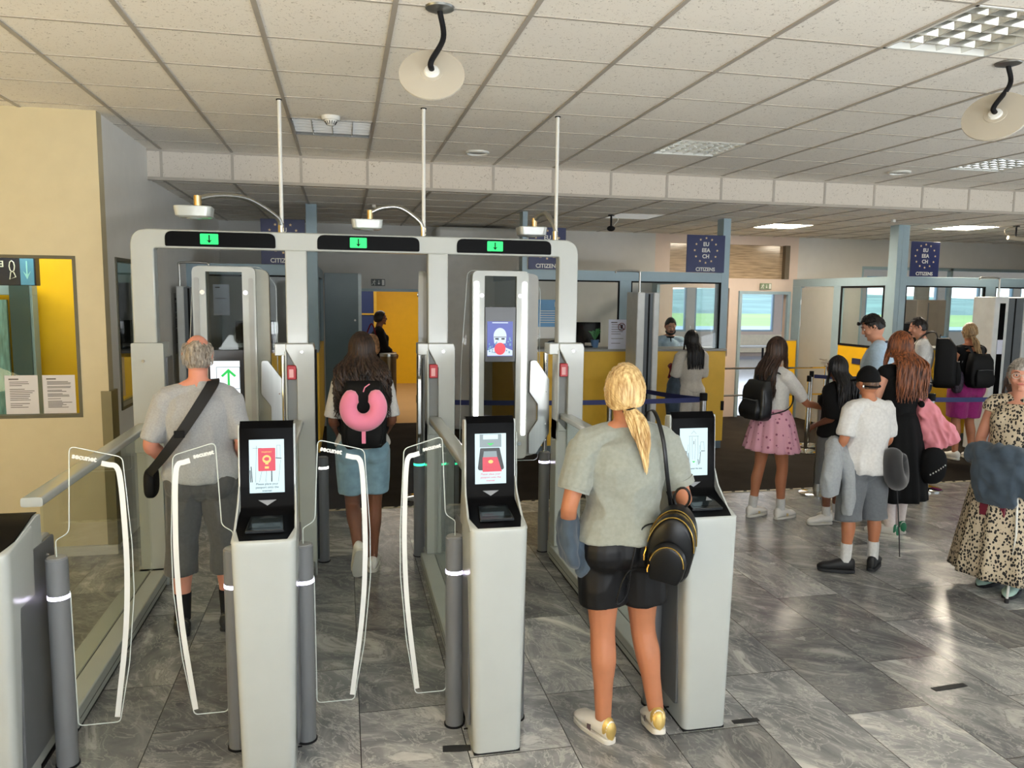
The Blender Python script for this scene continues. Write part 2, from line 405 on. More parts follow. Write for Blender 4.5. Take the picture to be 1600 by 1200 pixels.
def in_set(x, y, st): return any(abs(x-a) < 0.05 and abs(y-b) < 0.05 for a, b in st)
def ceiling(name, z, x0, x1, y0, y1, holes, m, th=0.02):
    mb = MB(); i0 = math.floor((x0-GX0)/TS); j0 = math.floor((y0-GY0)/TS)
    i = i0
    while GX0+i*TS < x1:
        j = j0
        while GY0+j*TS < y1:
            a, b = GX0+i*TS, GY0+j*TS
            if not in_set(a, b, holes):
                xa, xb, ya, yb = max(a, x0), min(a+TS, x1), max(b, y0), min(b+TS, y1)
                if xb-xa > 0.01 and yb-ya > 0.01:
                    mb.add([(xa, ya, z), (xb, ya, z), (xb, yb, z), (xa, yb, z)], [(0, 1, 2, 3)])
            j += 1
        i += 1
    # slab above keeps the light out
    mb.box(x0, x1, y0, y1, z+0.16, z+0.22)
    struct(mb.build(name, m))
    g = MB(); i = i0
    while GX0+i*TS < x1:
        a = GX0+i*TS
        if a > x0: g.box(a-0.012, a+0.012, y0, y1, z-0.006, z+0.001)
        i += 1
    j = j0
    while GY0+j*TS < y1:
        b = GY0+j*TS
        if b > y0: g.box(x0, x1, b-0.008, b+0.008, z-0.004, z+0.001)
        j += 1
    return g
g = ceiling('ceiling', CZ, -5.6, 13.2, -3.7, BY, lights_hi, CEILM); struct(g.build('trim_2', TBAR))
g = ceiling('ceiling_lower', LZ, WL, 13.2, BY+0.02, WF+0.1, lights_lo, CEILM); struct(g.build('trim_3', TBAR))
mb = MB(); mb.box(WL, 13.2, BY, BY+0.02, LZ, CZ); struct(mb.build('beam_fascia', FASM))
mb = MB(); mb.box(WL, 13.2, BY-0.012, BY+0.03, LZ-0.012, LZ+0.016); mb.box(WL, 13.2, BY-0.01, BY, CZ-0.02, CZ)
x = GX0
while x < 13:
    if x > WL: mb.box(x-0.012, x+0.012, BY-0.005, BY, LZ, CZ)
    x += TS
struct(mb.build('trim_4', TBAR))

# ------------------------------------------------------------------ walls
def wall_with_holes(name, axis, c0, c1, a0, a1, z0, z1, holes, m):
    """axis 'y': wall in XZ plane between y=c0..c1; axis 'x': wall in YZ plane. holes: (a0,a1,z0,z1)"""
    mb = MB(); xs = sorted({a0, a1, *[h[0] for h in holes], *[h[1] for h in holes]})
    for p, q in zip(xs, xs[1:]):
        hs = sorted([(h[2], h[3]) for h in holes if h[0] <= p+1e-6 and h[1] >= q-1e-6]); z = z0
        for h0, h1 in hs+[(z1, z1)]:
            if h0-z > 1e-4:
                if axis == 'y': mb.box(p, q, c0, c1, z, h0)
                else: mb.box(c0, c1, p, q, z, h0)
            z = h1
    return struct(mb.build(name, m))
def frame(mb, axis, c0, c1, a0, a1, z0, z1, w):
    for p, q, r, s_ in ((a0, a1, z0, z0+w), (a0, a1, z1-w, z1), (a0, a0+w, z0+w, z1-w), (a1-w, a1, z0+w, z1-w)):
        if axis == 'y': mb.box(p, q, c0, c1, r, s_)
        else: mb.box(c0, c1, p, q, r, s_)
wall_with_holes('wall_front_left', 'y', 6.12, 6.24, -5.6, WL, 0, CZ, [(-3.1, -1.86, 1.03, 2.19)], WALLC)
wall_with_holes('wall_left', 'x', -1.8, WL, 6.24, WF, 0, CZ, [(6.42, 7.35, 1.03, 2.20)], mat('white_side_wall', rgb(228, 227, 222), .55, var=.02))
mb = MB(); mb.box(-5.7, -5.6, -3.7, 6.2, 0, CZ); struct(mb.build('wall_far_left', YELLOWW))
wall_with_holes('wall_rear', 'y', -3.7, -3.6, -5.6, 9.6, 0, CZ, [(-2.2, 5.4, 0.15, 2.7)], WALLG)
wall_with_holes('wall_right', 'x', 9.5, 9.6, -3.7, 7.5, 0, CZ, [(-1.4, 4.4, 0.15, 2.7)], WALLG)
mb = MB(); mb.box(9.5, 13.2, 7.4, 7.5, 0, CZ); mb.box(13.1, 13.2, 7.4, WF, 0, CZ); struct(mb.build('wall_side_right', WALLG))
mb = MB()
frame(mb, 'y', -3.62, -3.56, -2.2, 5.4, 0.4, 2.7, 0.06)
for x in (-0.3, 1.6, 3.5): mb.box(x-0.04, x+0.04, -3.62, -3.56, 0.4, 2.7)
struct(mb.build('window_1', TEAL))
mb = MB(); frame(mb, 'x', 9.46, 9.52, -1.4, 3.8, 0.5, 2.7, 0.06); struct(mb.build('window_2', TEAL))
mb = MB(); mb.box(-3.1, -1.86, 6.17, 6.18, 1.03, 2.19); g = mb.build('window_3', glass('office_glass', (0.86, 0.9, 0.84), 0.0, ior=1.25)); struct(g)
mb = MB(); frame(mb, 'y', 6.115, 6.19, -3.1, -1.86, 1.03, 2.19, 0.022); mb.build('window_frame', mat('dark_bronze_frame', rgb(84, 80, 62), 0.4), g)
mb = MB(); mb.box(-1.74, -1.73, 6.42, 7.35, 1.03, 2.20); g = mb.build('window_4', glass('side_office_glass', (0.78, 0.82, 0.82), 0.03)); struct(g)
mb = MB(); frame(mb, 'x', -1.76, -1.67, 6.42, 7.35, 1.03, 2.20, 0.025); mb.build('window_frame', MATS['dark_bronze_frame'], g)
mb = MB(); mb.box(-1.73, -1.66, 6.10, 6.27, 0.06, 1.22); struct(mb.build('trim_5', mat('olive_corner_guard', rgb(120, 112, 78), 0.4)))
mb = MB(); mb.box(-5.6, -1.66, 6.09, 6.12, 0, 0.07); struct(mb.build('baseboard_front_left', WALLG))
# office mirrored in the left window, built as objects behind the glass
mb = MB(); mb.box(-5.6, -1.8, 7.62, 7.7, 0, CZ); struct(mb.build('wall_reflected_office', YELL2))
mb = MB(); mb.box(-5.6, -1.8, 6.24, 7.62, 2.62, 2.7); struct(mb.build('ceiling_office', WALLG))
area('office_fill_light', (-2.7, 6.95, 2.6), (0, 0, 0), 1.2, 0.5, 22, (1.0, 0.95, 0.85))  # added fill that brightens the yellow room behind the glass
t = thing('reflected_door', 'mirror image of a grey-blue door with frosted pane, built behind the left window', 'door', (-2.87, 7.4, 0))
mb = MB(); frame(mb, 'y', 0.0, 0.12, -0.9, 0.27, 0, 2.03, 0.13); mb.build('door_frame', TEAL, t, bevel=0.004)
mb = MB(); mb.box(0.10, 0.25, -0.02, 0.02, 0, 2.0); mb.build('side_panel', TEALD, t)
mb = MB(); mb.box(-0.78, 0.06, 0.02, 0.05, 0.1, 1.86); mb.build('frosted_pane', mat('frosted_aqua_pane', rgb(128, 168, 164), 0.5, var=0.35, scale=14, stretch=(3, 3, 0.5)), t)
t = thing('reflected_sign', 'mirror image of a dark navy sign with blue arrow panel, behind the left window', 'sign', (-2.95, 7.1, 1.98))
mb = MB(); mb.box(-0.9, 0.49, 0, 0.1, 0.0, 0.24); mb.build('sign_box', mat('blue_black_sign', rgb(18, 24, 48), 0.4), t, bevel=0.005)
mb = MB(); mb.box(0.38, 0.48, -0.006, 0, 0.005, 0.235); mb.build('arrow_panel', mat('sky_blue_panel', rgb(80, 140, 180), 0.4), t)
mb = MB(); mb.box(0.425, 0.435, -0.01, -0.006, 0.07, 0.2); mb.add([(0.40, -0.009, 0.12), (0.43, -0.009, 0.05), (0.46, -0.009, 0.12), (0.43, -0.009, 0.085)], [(0, 1, 2, 3)]); mb.build('arrow', mat('pale_cyan_print', rgb(140, 200, 210), 0.5), t)
text('EU', 0.07, WHITEP, t, origin=(0.22, -0.004, 0.17), ux=(-1, 0, 0), bold=0.001)
text('EU', 0.05, INK, t, origin=(0.2, -0.004, 0.08), ux=(-1, 0, 0))
mb = MB(); mb.tube([(0.32-0.02*sin(a*pi/4), -0.005, 0.155+0.045*cos(a*pi/4)) for a in range(9)], 0.004, 6); mb.tube([(0.33, -0.005, 0.11), (0.345, -0.005, 0.07), (0.30, -0.005, 0.05), (0.31, -0.005, 0.11)], 0.004, 6); mb.build('pictogram', WHITEP, t)
t = thing('service_hatch', 'teal and black service hatch over a yellow panel seen through the narrow side window', 'hatch', (-2.02, 7.5, 0))
mb = MB(); mb.box(-0.14, 0.2, 0, 0.1, 0, 1.36); mb.build('lower_panel', YELL, t)
mb = MB(); mb.box(-0.14, 0.2, 0, 0.1, 2.02, 2.4); mb.build('header', TEALD, t)
mb = MB(); mb.box(-0.14, 0.2, 0.0, 0.1, 1.36, 2.02); mb.build('dark_pane', BLACK, t)
mb = MB(); mb.ell((0.05, -0.01, 1.68), 0.03, 0.02, 0.012); mb.build('lamp', WHITEP, t)
def sheet(name, label, loc, w, h, lines, rz=0.0, group=None, m=PAPER, cat='notice', seed=1):
    t = thing(name, label, cat, loc, rz, group)
    mb = MB(); mb.box(-w/2, w/2, -0.002, 0, -h/2, h/2); mb.build('sheet', m, t)
    rnd = random.Random(seed); mb = MB()
    mb.add([(-w*0.38, -0.003, h*0.42), (-w*0.08, -0.003, h*0.42), (-w*0.08, -0.003, h*0.385), (-w*0.38, -0.003, h*0.385)], [(0, 3, 2, 1)])
    for k in range(lines):
        z = h*0.33-k*(h*0.70/lines); a = -w*0.36
        if rnd.random() < 0.15: continue
        b = a+w*(0.35+0.4*rnd.random()); q = h*0.0085
        mb.add([(a, -0.003, z+q), (b, -0.003, z+q), (b, -0.003, z-q), (a, -0.003, z-q)], [(0, 3, 2, 1)])
    mb.build('printed_lines', INK, t); return t
sheet('notice_sheet', 'left of the two grey notices taped inside the left office window, with bold paragraphs', (-2.27, 6.168, 1.195), 0.215, 0.28, 15, seed=3)
sheet('notice_sheet', 'right of the two grey notices taped inside the left office window, in narrow columns', (-2.025, 6.168, 1.195), 0.215, 0.28, 22, seed=5)
sheet('notice_sheet', 'pinkish sheet hanging edge-on inside the narrow side window', (-1.95, 7.3, 1.2), 0.16, 0.34, 3, R(30), m=mat('pinkish_paper', rgb(196, 176, 168), 0.7), seed=9)
sheet('notice_sheet', 'tall faint notice on the grey wall left of the first lane pillar, further back', (WL+0.003, 8.62, 1.62), 0.34, 0.62, 24, R(90), m=mat('faint_paper', rgb(190, 189, 186), 0.7), seed=11)

# ------------------------------------------------------------------ back wall, passages
wall_with_holes('wall_back', 'y', WF, WF+0.12, -1.8, 4.8, 0, CZ, [(0.22, 1.2, 0, 1.98)], WALLG)
wall_with_holes('wall_back_passage', 'y', WF, WF+0.12, 4.8, 7.3, 0, CZ, [(6.3, 7.14, 0, 2.02), (5.05, 7.1, 2.26, 2.80), (5.12, 6.1, 1.0, 2.1)], PINKW)
wall_with_holes('wall_back_right', 'y', WF, WF+0.12, 7.3, 13.2, 0, CZ, [(8.5, 13.0, 1.02, 2.5)], WALLG)
mb = MB(); mb.box(1.28, 2.5, 11.0, WF, 0, 2.90); struct(mb.build('wall_recess_block', mat('light_grey_block', rgb(186, 186, 182), 0.6), bevel=0.06))
mb = MB(); frame(mb, 'y', 11.56, 11.62, 6.26, 7.18, -0.05, 2.06, 0.05); struct(mb.build('door_1', TEAL))
mb = MB(); frame(mb, 'y', 11.56, 11.62, 0.19, 1.23, -0.05, 2.02, 0.04); struct(mb.build('door_2', TEAL))
mb = MB(); mb.box(5.05, 7.1, 11.64, 11.66, 2.26, 2.80); g = struct(mb.build('window_5', mat('reflective_wood_transom', rgb(168, 146, 118), 0.12, var=0.35, scale=6, stretch=(0.6, 1, 9))))
mb = MB(); mb.box(7.04, 7.12, 11.55, 11.66, 2.26, 2.80); mb.build('window_frame', mat('brown_frame', rgb(96, 84, 66), 0.5), g)
mb = MB(); mb.box(5.12, 6.1, 11.66, 11.67, 1.0, 2.1); struct(mb.build('window_6', GLASS))
mb = MB(); mb.box(8.5, 13.0, 11.66, 11.67, 1.02, 2.5); g = struct(mb.build('window_7', GLASS))
mb = MB(); frame(mb, 'y', 11.62, 11.70, 8.5, 13.0, 1.02, 2.5, 0.05); mb.box(10.25, 10.3, 11.62, 11.7, 1.02, 2.5); mb.build('window_frame', TEAL, g)
# exit signs
def exit_sign(loc, label, sc=1.0, bgm=None):
    t = thing('exit_sign', label, 'sign', loc)
    mb = MB(); mb.box(-0.10*sc, 0.10*sc, -0.02, 0, -0.05*sc, 0.05*sc); mb.build('sign_plate', bgm or mat('exit_sign_dark', rgb(26, 40, 34), 0.4), t, bevel=0.003)
    mb = MB(); q = sc
    mb.ell((-0.048*q, -0.022, 0.030*q), 0.008*q, 0.002, 0.008*q, nu=8, nv=5)
    for a in ([(-0.052, 0.02), (-0.062, -0.005)], [(-0.062, -0.005), (-0.045, -0.018), (-0.05, -0.04)], [(-0.062, -0.005), (-0.08, -0.02), (-0.09, -0.035)], [(-0.054, 0.016), (-0.035, 0.006)], [(-0.054, 0.016), (-0.078, 0.012)]):
        mb.tube([(p[0]*q, -0.022, p[1]*q) for p in a], 0.005*q, 6)
    mb.box(0.008*q, 0.016*q, -0.023, -0.02, -0.01*q, 0.03*q)
    mb.add([(-0.006*q, -0.022, -0.008*q), (0.030*q, -0.022, -0.008*q), (0.012*q, -0.022, -0.032*q)], [(0, 2, 1)])
    mb.box(0.055*q, 0.09*q, -0.023, -0.02, -0.04*q, 0.04*q)
    mb.build('running_figure_and_arrow', WHITEP, t); return t
exit_sign((0.50, 11.58, 2.11), 'dark emergency exit sign over the narrow middle passage')
exit_sign((6.72, 11.58, 2.14), 'pale green emergency exit sign over the bright passage door', bgm=mat('exit_sign_pale', rgb(120, 138, 110), 0.5))
# the arrivals corridor through the middle passage
mb = MB(); mb.box(-2.2, 4.7, WF+0.12, 18.0, -0.1, 0.003); struct(mb.build('floor_corridor', TAN))
mb = MB(); mb.box(-2.2, 4.7, WF+0.12, 18.0, 2.9, 3.0); struct(mb.build('ceiling_corridor', WALLG))
mb = MB(); mb.box(0.63, 4.8, 17.0, 17.1, 0, 3); struct(mb.build('wall_corridor_yellow', YELL2))
mb = MB(); mb.box(-2.2, 0.63, 16.0, 16.1, 0, 3); struct(mb.build('wall_corridor_blue', mat('deep_blue_wall', rgb(26, 44, 92), 0.4)))
mb = MB(); mb.box(0.60, 0.66, 15.98, 17.0, 0, 3); mb.box(-2.2, 0.6, 15.98, 16.0, 1.52, 1.55); struct(mb.build('trim_6', mat('mustard_trim', rgb(190, 150, 40), 0.5)))
mb = MB(); mb.box(-2.3, -2.2, WF, 18, 0, 3); mb.box(4.7, 4.8, WF+0.12, 18, 0, 3); struct(mb.build('wall_corridor_sides', WALLG))
area('corridor_ceiling_lamp', (1.2, 14.2, 2.85), (0, 0, 0), 2.5, 2.5, 70, (1.0, 0.93, 0.8))
# the departure hall through the bright doorway
mb = MB(); mb.box(4.9, 42, WF+0.12, 24.2, -0.1, 0.003); struct(mb.build('floor_hall', HALLF))
mb = MB(); mb.box(4.9, 42, WF+0.12, 24.2, 3.0, 3.1); struct(mb.build('ceiling_hall', WALLG))
holes = [(x0, x0+2.9, 0.82, 2.75) for x0 in [5.0+i*3.2 for i in range(11)]]
wall_with_holes('wall_hall_far', 'y', 24.0, 24.2, 4.9, 42, 0, 3.0, holes, PINKW)
mb = MB(); mb.box(4.8, 4.9, WF+0.12, 24.2, 0, 3.0); struct(mb.build('wall_hall_left', PINKW))
mb = MB()
for h in holes: frame(mb, 'y', 24.02, 24.1, h[0], h[1], h[2], h[3], 0.06); mb.box((h[0]+h[1])/2-0.05, (h[0]+h[1])/2+0.05, 24.02, 24.1, h[2], h[3])
struct(mb.build('window_8', TEAL))
area('hall_fill_light', (10.5, 17.5, 2.95), (0, 0, 0), 8, 8, 200, (1.0, 0.92, 0.86))  # added fill, lifts the far hall where sky light alone is dim
# outdoors beyond the hall: apron, grass, wooded hills
mb = MB(); mb.box(-400, 900, 30, 150, -4.2, -4.0); struct(mb.build('ground_apron', mat('pale_apron_concrete', rgb(206, 204, 198), 0.8)))
mb = MB(); mb.box(-400, 1200, 150, 300, -4.3, -4.0); o = mb.build('grass_field', mat('mown_grass', rgb(192, 202, 108), 0.9, var=0.12, scale=0.02)); struct(o)
mb = MB(); rows = []
for j, (yy, hh) in enumerate(((270, 0), (330, 0.25), (480, 0.5), (820, 1.0), (1100, 0.6))):
    row = []
    for i in range(90):
        xx = -500+i*22
        h = -4+hh*(7+(8 if xx < 420 else 0)+4*noise.noise(Vector((i*0.13, 3.1, j*0.4)))+2*noise.noise(Vector((i*0.9, 7.7, j))))
        row.append((xx, yy, h))
    rows.append(row)
mb.loop_loft(rows, closed=False, cap=False); struct(mb.build('hills', mat('hazy_wooded_hills', rgb(158, 170, 142), 0.9, var=0.3, scale=0.03), smooth=True))

# ------------------------------------------------------------------ ceiling fittings
def louvre(x, y, z, label, nx=5, ny=5, lit=None, group=None, name='louvre_light', cat='ceiling light', dark=False):
    t = thing(name, label, cat, (x+0.3, y+0.3, z), 0, group)
    mb = MB(); w = 0.296
    for a, b, c, d in ((-w, w, -w, -w+0.014), (-w, w, w-0.014, w), (-w, -w+0.014, -w, w), (w-0.014, w, -w, w)): mb.box(a, b, c, d, -0.008, 0.05)
    mb.build('frame', WHITEP if not dark else STEEL, t)
    mb = MB(); mb.box(-w, w, -w, w, 0.085, 0.09); mb.build('reflector', mat('grey_duct_plate', rgb(90, 90, 88), 0.6) if dark else mat('aluminium_reflector', rgb(205, 208, 206), 0.15, metal=1.0), t)
    mb = MB(); V = 0.05; step = 2*w/nx
    LM = mat('grey_slat', rgb(170, 170, 166), 0.4) if dark else mat('mirror_louvre', rgb(216, 216, 210), 0.16, metal=0.9)
    def fin_(p0, p1, horiz):
        # V-section blade: thin at the bottom, wide at the top
        if horiz: mb.loop_loft([[(p, c-0.014, V), (p, c+0.014, V), (p, c+0.002, -0.002), (p, c-0.002, -0.002)] for p in (p0, p1) for c in [cc]])
        else: mb.loop_loft([[(c-0.014, p, V), (c+0.014, p, V), (c+0.002, p, -0.002), (c-0.002, p, -0.002)] for p in (p0, p1) for c in [cc]])
    for k in range(1, nx):
        cc = -w+k*step; fin_(-w, w, False)
    for k in range(1, ny):
        cc = -w+k*2*w/ny; fin_(-w, w, True)
    mb.build('louvre', LM, t)
    if not dark:
        for k in range(3): mb = MB(); mb.tube([(-w+0.03, -0.2+k*0.2, 0.072), (w-0.03, -0.2+k*0.2, 0.072)], 0.010, 8); mb.build('tube_lamp', WHITEP, t)
    return t
louvre(2.637, 2.955, CZ, 'large mirror-louvre ceiling light nearest the camera at upper right', 4, 6)
louvre(2.637, 5.955, CZ, 'mirror-louvre ceiling light above and right of the gate portal', 6, 6)
louvre(5.637, 5.955, CZ, 'mirror-louvre ceiling light cut by the right edge, just before the beam', 6, 6)
louvre(-0.363, 5.955, CZ, 'grey slatted ceiling grille above the first gate lane', 4, 6, dark=True, name='ceiling_grille', cat='vent')
for (x, y), m, lb in (((3.237, 8.955), LAMPD, 'unlit white ceiling panel over the middle booth, beyond the beam'), ((5.637, 9.555), LAMP, 'lit ceiling panel over the passage between the booths'), ((8.037, 8.955), LAMP, 'lit ceiling panel over the right booth')):
    t = thing('ceiling_panel_light', lb, 'ceiling light', (x+0.3, y+0.3, LZ))
    mb = MB(); mb.box(-0.285, 0.285, -0.285, 0.285, -0.001, 0.012); mb.build('diffuser', m, t)
    mb = MB()
    for a, b, c, d in ((-0.297, 0.297, -0.297, -0.285), (-0.297, 0.297, 0.285, 0.297), (-0.297, -0.285, -0.285, 0.285), (0.285, 0.297, -0.285, 0.285)): mb.box(a, b, c, d, -0.005, 0.012)
    mb.build('frame', WHITEP, t)
for x, y, lb in ((1.17, 6.93, 'round white ceiling speaker right of the second support rod'), (5.36, 6.84, 'round white ceiling speaker at right, close to the beam')):
    t = thing('ceiling_speaker', lb, 'speaker', (x, y, CZ))
    mb = MB(); mb.lathe([(0.088, 0.001), (0.105, -0.001), (0.105, -0.012), (0.09, -0.02), (0.085, -0.008)], seg=32); mb.build('rim', WHITEP, t, smooth=True)
    mb = MB(); mb.lathe([(0.001, -0.012), (0.06, -0.012), (0.087, -0.006)], seg=32); mb.build('grille', mat('speaker_mesh', rgb(170, 168, 162), 0.6, var=0.3, scale=300), t, smooth=True)
t = thing('smoke_detector', 'white smoke detector beside the slatted ceiling grille', 'smoke detector', (-0.07, 5.86, CZ))
mb = MB(); mb.lathe([(0.066, 0.0), (0.066, -0.018), (0.058, -0.028), (0.001, -0.028)], seg=28); mb.build('base', WHITEP, t, smooth=40)
mb = MB(); mb.lathe([(0.044, -0.028), (0.044, -0.034), (0.030, -0.056), (0.022, -0.064), (0.001, -0.066)], seg=28); mb.build('sensor_head', WHITEP, t, smooth=40)
mb = MB()
for k in range(14):
    a = 2*pi*k/14; mb.tube([(0.0435*cos(a), 0.0435*sin(a), -0.036), (0.029*cos(a), 0.029*sin(a), -0.058)], 0.003, 5)
mb.build('slots', MBLACK, t)
t = thing('motion_sensor', 'small white sensor cube under the lower ceiling at right', 'sensor', (6.7, 8.6, LZ))
mb = MB(); mb.box(-0.02, 0.02, -0.02, 0.02, -0.035, 0.0); mb.build('housing', WHITEP, t, bevel=0.004)
t = thing('motion_sensor', 'small white sensor cube under the lower ceiling above the middle lane', 'sensor', (0.35, 9.0, LZ))
mb = MB(); mb.box(-0.02, 0.02, -0.02, 0.02, -0.035, 0.0); mb.build('housing', WHITEP, t, bevel=0.004)
BEIGE = mat('beige_disc_paint', rgb(176, 168, 152), 0.5, var=0.02)
def disc(mx, my, hub, nrm, r, mid, label):
    t = thing('hanging_disc', label, 'ceiling reflector', (mx, my, CZ))
    mb = MB(); mb.lathe([(0.001, -0.018), (0.03, -0.018), (0.062, -0.008), (0.066, 0.0)], seg=28); mb.build('ceiling_rose', mat('pewter', rgb(130, 130, 126), 0.35, metal=0.8), t, smooth=40)
    h = Vector(hub)-Vector((mx, my, CZ)); N = Vector(nrm).normalized()
    mb = MB(); mb.tube(catmull([(0, 0, -0.012), mid, h+N*0.06, h+N*0.012], 8), 0.0125, 12); mb.build('gooseneck', MBLACK, t, smooth=True)
    q = N.to_track_quat('Z', 'Y').to_matrix()
    def ring(rr_, zz): return [h+q@Vector((rr_*cos(2*pi*k/64), rr_*sin(2*pi*k/64), zz)) for k in range(64)]
    mb = MB(); mb.loop_loft([ring(0.001, -0.010), ring(r*0.6, -0.012), ring(r, -0.018), ring(r, -0.010), ring(r*0.6, -0.004), ring(r*0.34, -0.002), ring(r*0.33, 0.001), ring(0.001, 0.004)]); mb.build('disc', BEIGE, t, smooth=35)
    mb = MB(); mb.loop_loft([ring(0.034, 0.002), ring(0.030, 0.012), ring(0.016, 0.016), ring(0.001, 0.016)]); mb.build('hub', WHITEP, t, smooth=40)
    return t
disc(0.43, 3.56, (0.385, 3.47, 2.90), (-0.12, -0.84, 0.50), 0.142, (0.015, -0.01, -0.13), 'beige hanging disc on a black gooseneck at top centre')
disc(3.45, 3.62, (3.30, 3.52, 2.905), (-0.62, -0.50, 0.48), 0.155, (0.012, -0.01, -0.11), 'beige hanging disc on a black gooseneck cut by the right edge')
def cctv(x, y, label, k):
    t = thing('ceiling_camera', label, 'camera', (x, y, LZ))
    mb = MB(); mb.cyl(0, 0, -0.012, 0, 0.04); mb.cyl(0, 0, -0.14, -0.01, 0.012); mb.build('bracket', MBLACK, t, smooth=40)
    mb = MB()
    if k == 0: mb.ell((0, 0, -0.165), 0.052, 0.045, 0.034)
    else: mb.tube([(-0.10, 0.02, -0.155), (0.10, -0.02, -0.175)], [0.028, 0.03], 14)
    mb.build('camera_body', MBLACK if k == 0 else mat('camera_cream', rgb(170, 160, 140), 0.4), t, smooth=True)
    mb = MB(); mb.tube(catmull([(0.0, 0, -0.01), (0.09 if k == 0 else -0.16, 0, -0.05), (-0.15 if k else 0.05, 0, -0.11), (0.0 if k else 0.02, 0, -0.15)], 6), 0.003 if k == 0 else 0.008, 6); mb.build('cable', WHITEP if k == 0 else MATS['camera_cream'], t, smooth=True)
cctv(3.22, 9.2, 'small black camera hanging above the middle booth', 0)
cctv(8.72, 8.8, 'cream and black camera hanging at the right edge', 1)
# ------------------------------------------------------------------ e-gates
DX = [-1.27, -0.315, 0.62, 1.575]          # the four divider lines
SCR = mat('screen_white_blue', rgb(214, 236, 240), 0.3, emit=rgb(206, 234, 240), estr=0.85, var=0.02)
SINK = mat('screen_grey_line', rgb(110, 132, 138), 0.4, emit=rgb(96, 124, 132), estr=0.7)
SDRK = mat('screen_dark_line', rgb(30, 36, 40), 0.4, emit=rgb(30, 36, 40), estr=0.3)
SRED = mat('screen_red', rgb(220, 50, 74), 0.4, emit=rgb(222, 48, 74), estr=0.85)
SGOLD = mat('screen_gold', rgb(244, 206, 110), 0.4, emit=rgb(244, 206, 110), estr=0.9)
SGRN = mat('screen_green', rgb(40, 200, 90), 0.4, emit=rgb(30, 200, 84), estr=1.0)
SGRY = mat('screen_mid_grey', rgb(160, 176, 180), 0.4, emit=rgb(150, 168, 172), estr=0.7)
MARK = mat('grey_triangle_mark', rgb(120, 122, 124), 0.4)

